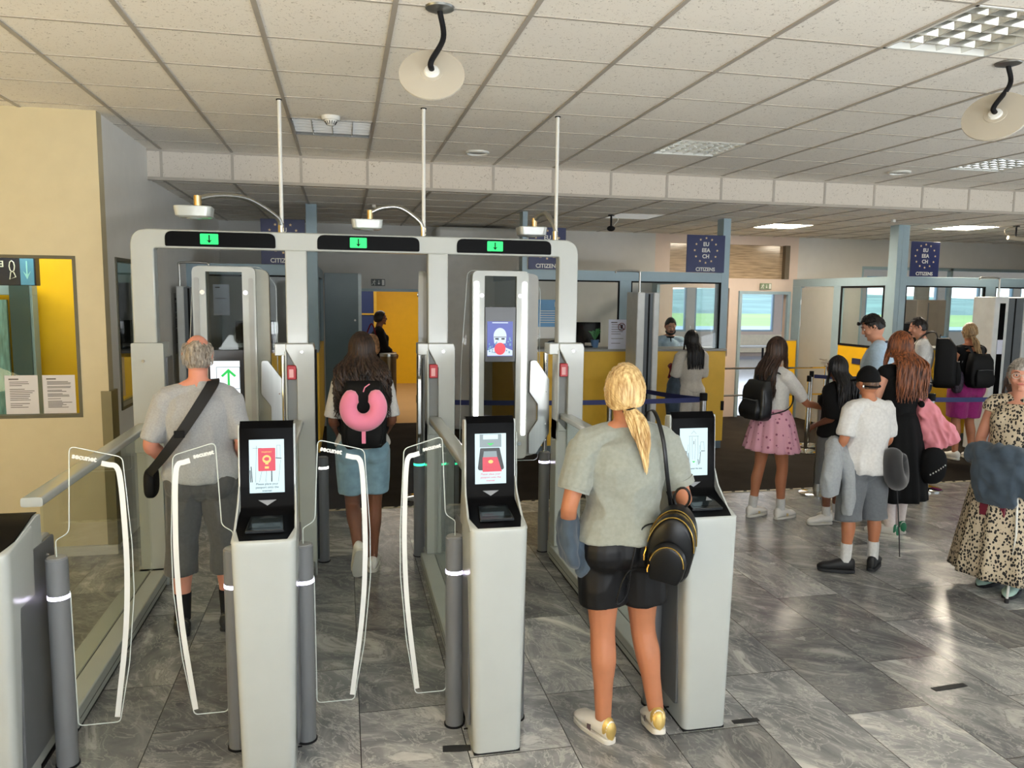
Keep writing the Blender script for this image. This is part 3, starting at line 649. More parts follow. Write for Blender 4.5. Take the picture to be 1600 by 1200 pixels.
def kiosk(i, label, screen):
    t = thing('passport_kiosk', label, 'kiosk', (DX[i]-(0.055 if i == 0 else 0), 3.05, 0), 0, 'passport kiosks at the lane entrances')
    # side profile (y, z)
    prof = [(0.0, 0.012), (0.0, 0.975), (0.012, 0.992), (0.10, 1.012), (0.185, 1.045), (0.212, 1.085), (0.225, 1.2), (0.243, 1.395), (0.268, 1.412), (0.292, 1.405), (0.30, 1.38), (0.305, 1.10), (0.33, 1.02), (0.36, 0.96), (0.36, 0.012)]
    def hw(z, y):
        if z > 1.05: return 0.112
        if z > 0.95: return 0.122-(z-0.95)*0.06*(0.5+min(1, y/0.2))
        return 0.103+0.019*z/0.95
    # front shell with generous vertical corner rounding
    loops = []; rad = 0.034
    for z in (0.012, 0.25, 0.5, 0.75, 0.955): loops.append([(x, y, z) for x, y in rrect(-hw(z, 0), hw(z, 0), 0, 0.24, [rad, rad, 0.004, 0.004], 6)])
    h = hw(0.975, 0); loops.append([(x, y, 0.985+max(0, min(y, 0.2))*0.20) for x, y in rrect(-h, h, 0.0, 0.24, [rad, rad, 0.004, 0.004], 6)])
    h -= 0.006; loops.append([(x, y, 0.992+max(0, min(y, 0.2))*0.20) for x, y in rrect(-h, h, 0.006, 0.24, [rad, rad, 0.004, 0.004], 6)])
    mb = MB(); mb.loop_loft(loops)
    # head: white back and rim
    hp = rpoly([(0.10, 1.0), (0.19, 1.03), (0.222, 1.08), (0.245, 1.412), (0.30, 1.405), (0.315, 1.10), (0.345, 1.0), (0.345, 0.9), (0.10, 0.9)], [0, 0.03, 0.03, 0.012, 0.02, 0.05, 0.02, 0, 0], 5)
    if i: mb.prism(hp, 'x', -0.114, 0.114)
    else: mb.prism(rpoly([(0.10, 0.9), (0.10, 1.012), (0.30, 1.052), (0.345, 1.05), (0.345, 0.9)], [0, 0, 0.01, 0.01, 0]), 'x', -0.116, 0.116)
    mb.build('body', WHITE, t, bevel=0.004)
    # wings rising from the tray lip to the head
    mb = MB(); wp = rpoly([(0.004, 0.985), (0.10, 1.012), (0.19, 1.09), (0.225, 1.16), (0.235, 1.0), (0.10, 0.95)], [0.01, 0.03, 0.05, 0, 0, 0], 5)
    for s_ in ((-1, 1) if i else ()):
        mb = MB(); mb.loop_loft([[(s_*(0.122-0.05*max(0, z-1.0)), y, z) for y, z in wp], [(s_*(0.112-0.03*max(0, z-1.0)), y, z) for y, z in wp]]); mb.build('tray_wing', WHITE, t, bevel=0.002)
    # back half: white spine with an inset dark grey side panel
    mb = MB(); mb.box(-0.095, 0.095, 0.22, 0.50, 0.012, 0.93); mb.build('spine', WHITE, t, bevel=0.012)
    mb = MB(); sp = rpoly([(0.06, 0.10), (0.44, 0.10), (0.47, 0.93), (0.24, 0.93), (0.10, 0.86)], [0.03, 0.02, 0.02, 0.02, 0.07], 5)
    for s_ in (-1, 1):
        mb = MB(); mb.prism(sp, 'x', s_*0.1075, s_*0.118); pn = mb.build('side_panel', GREY, t, bevel=0.002)
        for y, z in ((0.40, 0.86), (0.40, 0.16)): mb = MB(); mb.tube([(s_*0.118, y, z), (s_*0.122, y, z)], 0.006, 10); mb.build('screw', CHROME, pn)
    mb = MB(); mb.box(-0.10, 0.10, 0.012, 0.49, 0.0, 0.012); mb.box(-0.121, 0.121, 0.16, 0.165, 0.035, 0.04); mb.build('foot_seam', MBLACK, t)
    # glossy black face: tray and upright screen surround
    path = [(0.010, 0.990), (0.10, 1.009), (0.175, 1.036), (0.203, 1.058), (0.2155, 1.075), (0.2246, 1.2), (0.2387, 1.395), (0.262, 1.418), (0.298, 1.412)]
    if not i: path = [(0.010, 0.990), (0.10, 1.010), (0.20, 1.036), (0.29, 1.054), (0.335, 1.054)]
    mb = MB(); lo = []
    for k, (y, z) in enumerate(path):
        y0, z0 = path[max(k-1, 0)]; y1, z1 = path[min(k+1, len(path)-1)]; d = Vector((y1-y0, z1-z0)).normalized(); ny, nz = -d.y, d.x
        w = 0.090 if k == 0 else 0.112 if k < 3 else 0.106
        lo.append([(-w, y+ny*0.001, z+nz*0.001), (w, y+ny*0.001, z+nz*0.001), (w, y+ny*0.005, z+nz*0.005), (-w, y+ny*0.005, z+nz*0.005)])
    mb.loop_loft(lo); fp = mb.build('black_face', BLACK, t, bevel=0.0015)
    if not i: return t
    # passport reader sunk in the tray
    mb = MB(); O = Vector((0, 0.06, 1.006)); V = Vector((0, 0.97, 0.24)); U = Vector((1, 0, 0))
    q = [(-0.075, 0), (0.075, 0), (0.066, 0.12), (-0.066, 0.12)]
    mb.loop_loft([[O+U*p[0]+V*p[1]+Vector((0, 0, 0.0)) for p in q], [O+U*p[0]*0.96+V*(p[1]*0.96+0.002)+Vector((0, -0.003, 0.012)) for p in q]]); sc_ = mb.build('passport_scanner', mat('scanner_glass_black', rgb(22, 25, 27), 0.18), t, bevel=0.002)
    mb = MB(); flatpoly(mb, [(-0.06, 0.02), (0.06, 0.02), (0.053, 0.10), (-0.053, 0.10)], O+Vector((0, -0.003, 0.0128)), U, V, 0); mb.build('reading_glass', mat('reader_glass', rgb(34, 40, 42), 0.08), sc_)
    # screen
    O = Vector((0, 0.2155, 1.075)); V = Vector((0, 0.0725, 1.0)).normalized(); U = Vector((1, 0, 0)); F = 0.0062
    mb = MB(); flatbar(mb, -0.069, 0.069, 0.055, 0.275, O, U, V, F); sc_ = mb.build('screen', SCR, t)
    mb = MB(); flatpoly(mb, [(-0.036, 0.025), (0.036, 0.025), (0, 0.002)][::-1], O, U, V, F); mb.build('triangle_mark', MARK, t)
    def lines(segs, w, m, nm, off=0.0068):
        mb = MB()
        for (a, b), (c, d) in segs:
            dv = Vector((c-a, d-b)); n_ = Vector((-dv.y, dv.x)).normalized()*w/2
            flatpoly(mb, [(a-n_.x, b-n_.y), (c-n_.x, d-n_.y), (c+n_.x, d+n_.y), (a+n_.x, b+n_.y)], O, U, V, off)
        mb.build(nm, m, sc_)
    def cap(z, txt='Please place your\npassport onto the\nscanner', m=SINK, s=0.0125): text(txt, s, m, sc_, 'screen_text', O+V*z+Vector((0, -F-0.0004, 0)), U, V, bold=0.0002)
    if screen == 1:
        lines([((-0.045, 0.10), (-0.04, 0.25)), ((-0.03, 0.10), (-0.012, 0.18)), ((0.045, 0.10), (0.055, 0.19)), ((-0.055, 0.24), (-0.02, 0.24)), ((0.04, 0.20), (0.04, 0.25)), ((0.04, 0.25), (0.054, 0.25)), ((0.054, 0.25), (0.054, 0.20)), ((0.02, 0.10), (0.024, 0.2)), ((-0.005, 0.1), (0.0, 0.16))], 0.0012, SINK, 'gate_drawing')
        lines([((-0.064, 0.10), (-0.066, 0.15)), ((-0.058, 0.10), (-0.062, 0.165)), ((0.035, 0.198), (0.058, 0.196)), ((0.018, 0.10), (0.018, 0.15))], 0.0035, SDRK, 'dark_marks')
        mb = MB(); flatpoly(mb, rrect(-0.034, 0.034, 0.145, 0.24, 0.004, 3), O, U, V, 0.0074); mb.build('passport_picture', SRED, sc_)
        mb = MB(); flatpoly(mb, [(0.017*cos(2*pi*k/24), 0.194+0.017*sin(2*pi*k/24)) for k in range(24)], O, U, V, 0.0078); flatbar(mb, -0.008, 0.008, 0.155, 0.164, O, U, V, 0.0078); flatbar(mb, -0.006, 0.006, 0.172, 0.18, O, U, V, 0.0078); mb.build('gold_emblem', SGOLD, sc_)
        mb = MB(); flatpoly(mb, [(0.0+0.009*cos(a*pi/5)*(1+0.4*(a % 2)), 0.195+0.008*sin(a*pi/5)) for a in range(10)], O, U, V, 0.0082); mb.build('emblem_figure', SRED, sc_)
        text('PASSPORT', 0.0085, SGOLD, sc_, 'screen_text', O+V*0.224+Vector((0, -0.0086, 0)), U, V)
        cap(0.078)
    if screen == 2:
        mb = MB(); flatpoly(mb, [(-0.048, 0.215), (0.048, 0.215), (0.048, 0.272), (-0.048, 0.272)], O, U, V, 0.0068); mb.build('machine_picture', SGRY, sc_)
        mb = MB(); flatbar(mb, -0.033, 0.033, 0.25, 0.27, O, U, V, 0.0072); mb.build('machine_screen', SCR, sc_)
        mb = MB(); flatpoly(mb, [(-0.016, 0.233), (0.016, 0.233), (0, 0.222)][::-1], O, U, V, 0.0072); mb.build('green_triangle', SGRN, sc_)
        mb = MB(); flatpoly(mb, rpoly([(-0.058, 0.115), (0.062, 0.115), (0.040, 0.212), (-0.046, 0.212)], [0.012, 0.012, 0.004, 0.004], 4), O, U, V, 0.0070); mb.build('scanner_picture', SDRK, sc_)
        mb = MB(); flatpoly(mb, [(-0.034, 0.168), (0.03, 0.168), (0.026, 0.198), (-0.03, 0.198)], O, U, V, 0.0074); mb.build('reader_picture', SGRY, sc_)
        mb = MB(); flatpoly(mb, [(-0.036, 0.108), (0.05, 0.108), (0.030, 0.172), (-0.036, 0.172)], O, U, V, 0.0078); mb.build('passport_picture', SRED, sc_)
        mb = MB(); flatpoly(mb, [(0.011*cos(2*pi*k/20), 0.152+0.008*sin(2*pi*k/20)) for k in range(20)], O, U, V, 0.0082); mb.build('gold_emblem', SGOLD, sc_)
        cap(0.084, m=mat('screen_pink_text', rgb(226, 130, 150), 0.5, emit=rgb(226, 130, 150), estr=0.8))
    if screen == 3:
        lines([((0.0, 0.262), (-0.013, 0.248)), ((0.0, 0.262), (0.013, 0.248)), ((-0.025, 0.238), (0.025, 0.238)), ((-0.02, 0.238), (-0.02, 0.13)), ((0.02, 0.238), (0.02, 0.13)), ((-0.008, 0.235), (-0.006, 0.13)), ((0.008, 0.225), (0.006, 0.13)), ((-0.03, 0.165), (-0.028, 0.2)), ((0.028, 0.155), (0.03, 0.195)), ((0.034, 0.172), (0.034, 0.21)), ((0.034, 0.21), (0.050, 0.21)), ((0.050, 0.21), (0.052, 0.172)), ((-0.016, 0.1), (-0.02, 0.13)), ((0.016, 0.1), (0.02, 0.13))], 0.0012, SINK, 'gate_drawing')
        lines([((-0.055, 0.168), (-0.035, 0.168)), ((-0.036, 0.168), (-0.032, 0.10)), ((-0.028, 0.162), (-0.022, 0.11)), ((0.036, 0.168), (0.056, 0.168)), ((0.034, 0.165), (0.030, 0.11)), ((-0.024, 0.13), (-0.028, 0.105)), ((0.022, 0.13), (0.026, 0.105)), ((0.0, 0.20), (0.0, 0.215))], 0.0028, SDRK, 'dark_marks')
        mb = MB(); flatpoly(mb, [(-0.009, 0.122), (0.009, 0.122), (0, 0.114)][::-1], O, U, V, 0.0072); mb.build('green_triangle', SGRN, sc_)
        cap(0.088, 'Please enter the gate', s=0.010)
        mb = MB(); O2 = Vector((0.02, 0.12, 1.034)); mb.add([O2, O2+Vector((0.036, 0.0, 0.0)), O2+Vector((0.018, 0.03, 0.012))], [(0, 1, 2)]); mb.build('tray_triangle_mark', MARK, t)
    return t
kiosk(0, 'low kiosk end without a screen, cut by the left edge', 0)
kiosk(1, 'passport kiosk with a flat red passport pictured, right of the bald man', 1)
kiosk(2, 'passport kiosk picturing a red passport on a black reader, left of the blonde woman', 2)
kiosk(3, 'passport kiosk with a line drawing of a gate, right of the blonde woman', 3)

DGREY = mat('bollard_grey', rgb(110, 112, 114), 0.38, var=0.03)
def bollard(x, y, top, ring, led, label, pole=False):
    t = thing('door_bollard', label, 'bollard', (x, y, 0))
    mb = MB(); mb.cyl(0, 0, 0.0, ring-0.008, 0.041, 28); mb.cyl(0, 0, ring+0.008, top-0.006, 0.041, 28); mb.cyl(0, 0, top-0.006, top, 0.041, 28, 0.037); mb.build('column', DGREY, t, smooth=40)
    mb = MB(); mb.cyl(0, 0, ring-0.008, ring+0.008, 0.0415, 28); mb.build('light_ring', led, t, smooth=40)
    mb = MB(); mb.cyl(0, 0, 0.0, 0.008, 0.046, 28); mb.build('foot_ring', MBLACK, t, smooth=40)
    mb = MB(); mb.cyl(0, 0, top, top+0.002, 0.034, 28); mb.build('cap', MGREY, t)
    if pole:
        mb = MB(); mb.cyl(0, 0, top, 1.525, 0.019, 20); mb.build('hinge_pole', CHROME, t, smooth=40)
    return t
side = ['left', 'right']
for i in range(4):
    nm = ['kiosk cut by the left edge', 'kiosk with the red passport picture', 'kiosk left of the blonde woman', 'kiosk right of the blonde woman'][i]
    if i > 0: bollard(DX[i]-0.148, 3.325, 0.885, 0.725, LEDV, 'grey entry door bollard on the left side of the '+nm)
    if i < 3: bollard(DX[i]+0.135, 3.325, 0.885, 0.725, LEDV, 'grey entry door bollard on the right side of the '+nm)

def entry_door(x, sgn, label, rz=0.0):
    """one acrylic wing, hinged at x, reaching in direction sgn"""
    t = thing('entry_door_wing', label, 'glass door', (x, 3.325, 0), rz, 'acrylic entry door wings')
    kx = .84 if sgn > 0 else .72
    o = [(0.08, 1.335), (0.31, 1.285), (0.335, 0.93), (0.335, 0.72), (0.30, 0.42), (0.245, 0.165), (0.055, 0.165), (0.052, 0.74), (0.03, 0.755), (0.03, 0.70), (0.0, 0.70), (0.0, 0.955), (0.06, 0.985)]
    rad = [0.02, 0.03, 0.4, 0.5, 0.5, 0.02, 0.02, 0.02, 0, 0, 0, 0.02, 0.04]
    P = rpoly([(sgn*a*kx, b) for a, b in o], rad, 5)
    mb = MB(); mb.prism(P, 'y', -0.005, 0.005); p = mb.build('acrylic_sheet', DOORG, t)
    mb = MB(); mb.tube([(a, 0, b) for a, b in P+[P[0]]], 0.0022, 5); mb.build('polished_edge', EDGE, t)
    # white printed stripe along the free edge
    c = catmull([(0.218, 0, 1.264), (0.25, 0, 1.257), (0.282, 0, 1.248), (0.297, 0, 1.20), (0.306, 0, 1.05), (0.309, 0, 0.82), (0.290, 0, 0.55), (0.235, 0, 0.19)], 6)
    mb = MB(); L_, R_ = [], []
    for k, q in enumerate(c):
        q = Vector((q.x*kx, q.y, q.z)); d = (c[min(k+1, len(c)-1)]-c[max(k-1, 0)]).normalized(); n_ = Vector((d.z, 0, -d.x))*0.0105
        L_.append((sgn*(q.x+n_.x), -0.0058, q.z+n_.z)); R_.append((sgn*(q.x-n_.x), -0.0058, q.z-n_.z))
    mb.loop_loft([L_, R_], closed=False, cap=False); mb.build('white_stripe', WHITEP, t)
    u = Vector((sgn*0.23, 0, -0.05)).normalized()
    if sgn < 0: u = -u
    v = Vector((0, -1, 0)).cross(u)
    v = Vector((0, 1, 0)).cross(u)*-1
    text('secunet', 0.029 if sgn > 0 else 0.026, WHITEP, t, 'printed_name', Vector((sgn*(0.122 if sgn > 0 else 0.104), -0.0062, 1.288)), u, Vector((-u.z, 0, u.x)), bold=0.0012)
    return t
entry_door(DX[0]+0.135, 1, 'left acrylic door wing of the lane with the bald man')
entry_door(DX[1]-0.148, -1, 'right acrylic door wing in front of the bald man')
entry_door(DX[1]+0.135, 1, 'left acrylic door wing of the lane with the curly haired girl')
entry_door(DX[2]-0.148, -1, 'right acrylic door wing of the lane with the curly haired girl')
entry_door(DX[2]+0.135, 1, 'open acrylic door wing behind the kiosk left of the blonde woman', R(84))
entry_door(DX[3]-0.148, -1, 'open acrylic door wing behind the blonde woman', R(-84))

def divider(i, label):
    t = thing('lane_divider', label, 'divider', (DX[i], 3.58, 0), 0, 'glazed lane dividers')
    L0, L1 = 0.0, 1.84
    mb = MB(); mb.box(-0.1, -0.002, L0, L1, 0.012, 0.105); mb.box(0.002, 0.1, L0, L1, 0.012, 0.105); mb.build('plinth', WHITE, t, bevel=0.006)
    mb = MB(); mb.box(-0.096, 0.096, L0, L1, 0.0, 0.012); mb.box(-0.1012, 0.1012, L0+0.02, L1, 0.05, 0.053); mb.box(-0.002, 0.002, L0, L1, 0.02, 0.103); mb.build('seam', MBLACK, t)
    mb = MB(); mb.box(-0.005, 0.005, L0, L1, 0.10, 1.06); mb.build('glass_pane', GLASS, t)
    mb = MB(); mb.prism(rrect(-0.042, 0.042, 1.055, 1.095, 0.012, 4), 'y', L0-0.10, L1); mb.build('top_rail', WHITE, t, smooth=40)
    mb = MB(); mb.prism(rpoly([(L0-0.10, 1.095), (L0-0.10, 0.9), (L0-0.06, 0.9), (L0+0.06, 1.055), (L0+0.06, 1.095)], [0, 0, 0, 0.05, 0]), 'x', -0.038, 0.038); mb.build('rail_bracket', WHITE, t, bevel=0.004) if i else None
    return t
divider(0, 'leftmost glazed divider with its white sloping-looking rail, left of the bald man')
divider(1, 'glazed divider between the bald man and the curly haired girl')
divider(2, 'glazed divider right of the curly haired girl')
divider(3, 'glazed divider behind the blonde woman, last on the right')

# ------------------------------------------------------------------ portal with lane displays
PY = 5.42
t = thing('gate_portal', 'long white three-lane gate portal with black display bars and lit green arrows', 'gate portal', (0, PY, 0))
pc = [-1.255, -0.305, 0.645, 1.585]
outer = rpoly([(-1.325, 1.56), (-1.325, 2.345), (1.655, 2.345), (1.655, 1.56), (1.515, 1.56), (1.515, 2.225), (0.715, 2.225), (0.715, 1.56), (0.575, 1.56), (0.575, 2.225), (-0.235, 2.225), (-0.235, 1.56), (-0.375, 1.56), (-0.375, 2.225), (-1.185, 2.225), (-1.185, 1.56)], [0, 0.10, 0.10, 0]+[0, 0.012, 0.012, 0]*3, 6)
mb = MB()
# frame as four posts and a beam so every polygon stays simple
mb.prism(rpoly([(-1.325, 1.56), (-1.325, 2.345), (1.655, 2.345), (1.655, 1.56), (1.515, 1.56), (1.515, 2.225), (-1.185, 2.225), (-1.185, 1.56)], [0, 0.11, 0.11, 0, 0, 0.015, 0.015, 0], 8), 'y', 0, 0.10)
for c in pc[1:3]: mb.box(c-0.07, c+0.07, 0, 0.10, 1.56, 2.23)
mb.build('frame', WHITE, t, bevel=0.008, segs=3)
for k, (a, b) in enumerate(((-1.115, -0.432), (-0.165, 0.517), (0.775, 1.452))):
    mb = MB(); mb.prism(rpoly([(a, 2.238), (a, 2.334), (b, 2.334), (b, 2.238)], [0.012, 0.06, 0.06, 0.012], 6), 'y', -0.006, 0.001); d = mb.build('display_bar', BLACK, t)
    gx = (-0.845, 0.105, 1.045)[k]
    mb = MB(); mb.prism(rrect(gx-0.056, gx+0.056, 2.254, 2.322, 0.006, 3), 'y', -0.0075, -0.006); mb.build('green_light', mat('lit_green_sign', rgb(10, 240, 110), 0.5, emit=rgb(20, 244, 120), estr=1.1, var=0.01), d)
    mb = MB(); mb.box(gx-0.004, gx+0.004, -0.009, -0.0076, 2.275, 2.314); mb.add([(gx-0.017, -0.009, 2.284), (gx, -0.009, 2.262), (gx+0.017, -0.009, 2.284), (gx, -0.009, 2.277)], [(0, 1, 2, 3)]); mb.build('arrow', MBLACK, d)
INSET = mat('satin_inset_panel', rgb(128, 130, 128), 0.4, var=0.04)
REDB = mat('red_call_point', rgb(176, 34, 44), 0.35, var=0.03)
for i, c in enumerate(pc):
    p = None
    mb = MB()
    if i == 0:
        mb.box(c-0.078, c+0.075, -0.02, 0.10, 0.10, 1.565); mb.prism(rpoly([(-1.335, 1.615), (-1.335, 0.9), (-1.14, 0.9), (-1.14, 1.615)], [0.012, 0, 0, 0.012]), 'y', -0.05, 0.12)
        mb.prism(rpoly([(c-0.078, 1.58), (c+0.11, 1.58), (c+0.075, 1.44)], 0.01), 'y', 0.0, 0.1)
        p = mb.build('pillar', WHITE, t, bevel=0.008)
        mb = MB(); mb.prism(rrect(-1.142, -1.128, 1.0, 1.52, 0.006), 'y', 0.0, 0.16); mb.build('dark_recess', GREY, p)
    else:
        # white box on the right, framed inset on the left, overhang with the hinge pole under it
        mb.prism(rpoly([(c-0.005, 1.44), (c-0.075, 1.575), (c-0.075, 1.61), (c+0.102, 1.61), (c+0.112, 1.58), (c+0.108, 0.0), (c-0.005, 0.0)], [0.01, 0.005, 0.01, 0.012, 0.02, 0, 0], 4), 'y', -0.06, 0.11)
        mb.prism(rpoly([(c-0.145, 1.61), (c-0.07, 1.61), (c-0.07, 1.53), (c-0.145, 1.53)], 0.008), 'y', -0.05, 0.10)
        mb.box(c-0.082, c-0.068, -0.055, 0.10, 0.9, 1.56); mb.box(c-0.082, c+0.11, -0.04, 0.11, 0.10, 0.98)
        mb.prism(rpoly([(c-0.082, 0.97), (c-0.082, 1.05), (c-0.072, 1.05), (c-0.005, 0.97)], 0), 'y', -0.055, 0.1)
        p = mb.build('pillar', WHITE, t, bevel=0.007)
        mb = MB(); mb.prism([(c-0.069, 0.96), (c-0.069, 1.555), (c-0.004, 1.44), (c-0.004, 0.96)], 'y', -0.02, 0.0); mb.build('inset_panel', INSET, p)
        b_ = MB(); b_.box(c-0.066, c-0.008, -0.065, -0.02, 1.37, 1.465); bb = b_.build('call_point', REDB, p, bevel=0.005)
        b_ = MB(); b_.box(c-0.054, c-0.026, -0.067, -0.064, 1.385, 1.44); b_.build('call_point_label', mat('pale_red_label', rgb(226, 170, 172), 0.4), bb)
        mb = MB(); mb.box(c+0.008, c+0.011, -0.0415, -0.04, 0.10, 0.98); mb.build('seam', MGREY, p)
        for z in (0.62, 0.30):
            mb = MB(); mb.box(c-0.004, c+0.024, -0.056, -0.04, z, z+0.075); mb.build('hinge', CHROME, p, bevel=0.004)
    lx = c+0.03 if i else c-0.005
    mb = MB(); mb.tube([(lx, -0.052 if i == 0 else -0.062, 1.555 if i else 1.50), (lx, -0.066, 1.555 if i else 1.50)], 0.009, 14); mb.build('lock', CHROME, p, smooth=40)
    if i: 
        mb = MB(); mb.box(c+0.105, c+0.122, 0.0, 0.11, 0.1, 1.56); mb.build('black_gasket', MBLACK, p)
    mb = MB(); mb.box(c-0.09, c+0.10, -0.06, 0.13, 0.0, 0.105); mb.build('foot', WHITE, p, bevel=0.005)

for x, lb in ((-0.392, 'left of the three thin white rods from the ceiling to the gate portal'), (0.548, 'middle of the three thin white rods from the ceiling to the gate portal'), (1.49, 'right of the three thin white rods from the ceiling to the gate portal')):
    t = thing('support_rod', lb, 'rod', (x, PY+0.02, 2.345), 0, 'ceiling rods of the gate portal')
    mb = MB(); mb.cyl(0, 0, 0.012, CZ-2.345, 0.0125, 14); mb.build('rod', WHITEP, t, smooth=40)
    mb = MB(); mb.cyl(0, 0, CZ-2.345-0.006, CZ-2.345, 0.02, 14); mb.build('ceiling_washer', MBLACK, t)
def overhead(bx, by, ax, label):
    """white sensor box carried by an arched steel arm that starts beside the rod"""
    t = thing('overhead_sensor', label, 'sensor', (ax, PY+0.02, 2.345))
    dx, dy = bx-ax, by-PY-0.02
    mb = MB(); mb.cyl(-0.005, 0.0, 0, 0.06, 0.020, 18); mb.build('arm_socket', CHROME, t, smooth=40)
    mb = MB(); mb.tube(catmull([(0, 0, 0.04), (dx*0.08, dy*0.08, 0.10), (dx*0.42, dy*0.42, 0.185), (dx*0.75, dy*0.75, 0.185), (dx*0.99, dy*0.99, 0.15)], 8), 0.0165, 14); mb.build('curved_arm', STEEL, t, smooth=True)
    mb = MB(); mb.cyl(dx, dy, 0.095, 0.165, 0.022, 20); mb.build('end_socket', mat('warm_chrome', rgb(200, 180, 140), 0.15, metal=1.0), t, smooth=40)
    mb = MB(); mb.loop_loft([[(dx-0.02+x, dy+y, z) for x, y in rrect(-w, w, -w*0.8, w*0.8, 0.035, 5)] for z, w in ((0.035, 0.085), (0.043, 0.098), (0.095, 0.105), (0.10, 0.10))]); mb.build('sensor_box', WHITE, t, smooth=35)
    mb = MB(); mb.ell((dx-0.02, dy, 0.033), 0.045, 0.045, 0.008); mb.build('lens', mat('grey_lens', rgb(150, 160, 158), 0.2), t, smooth=True)
    return t
overhead(-0.83, 4.95, -0.392, 'white overhead sensor box on a long curved arm above the first lane')
overhead(0.185, 5.45, 0.548, 'white overhead sensor box on a curved arm above the middle lane')
overhead(1.375, 5.62, 1.49, 'white overhead sensor box on a tightly foreshortened arm above the third lane')

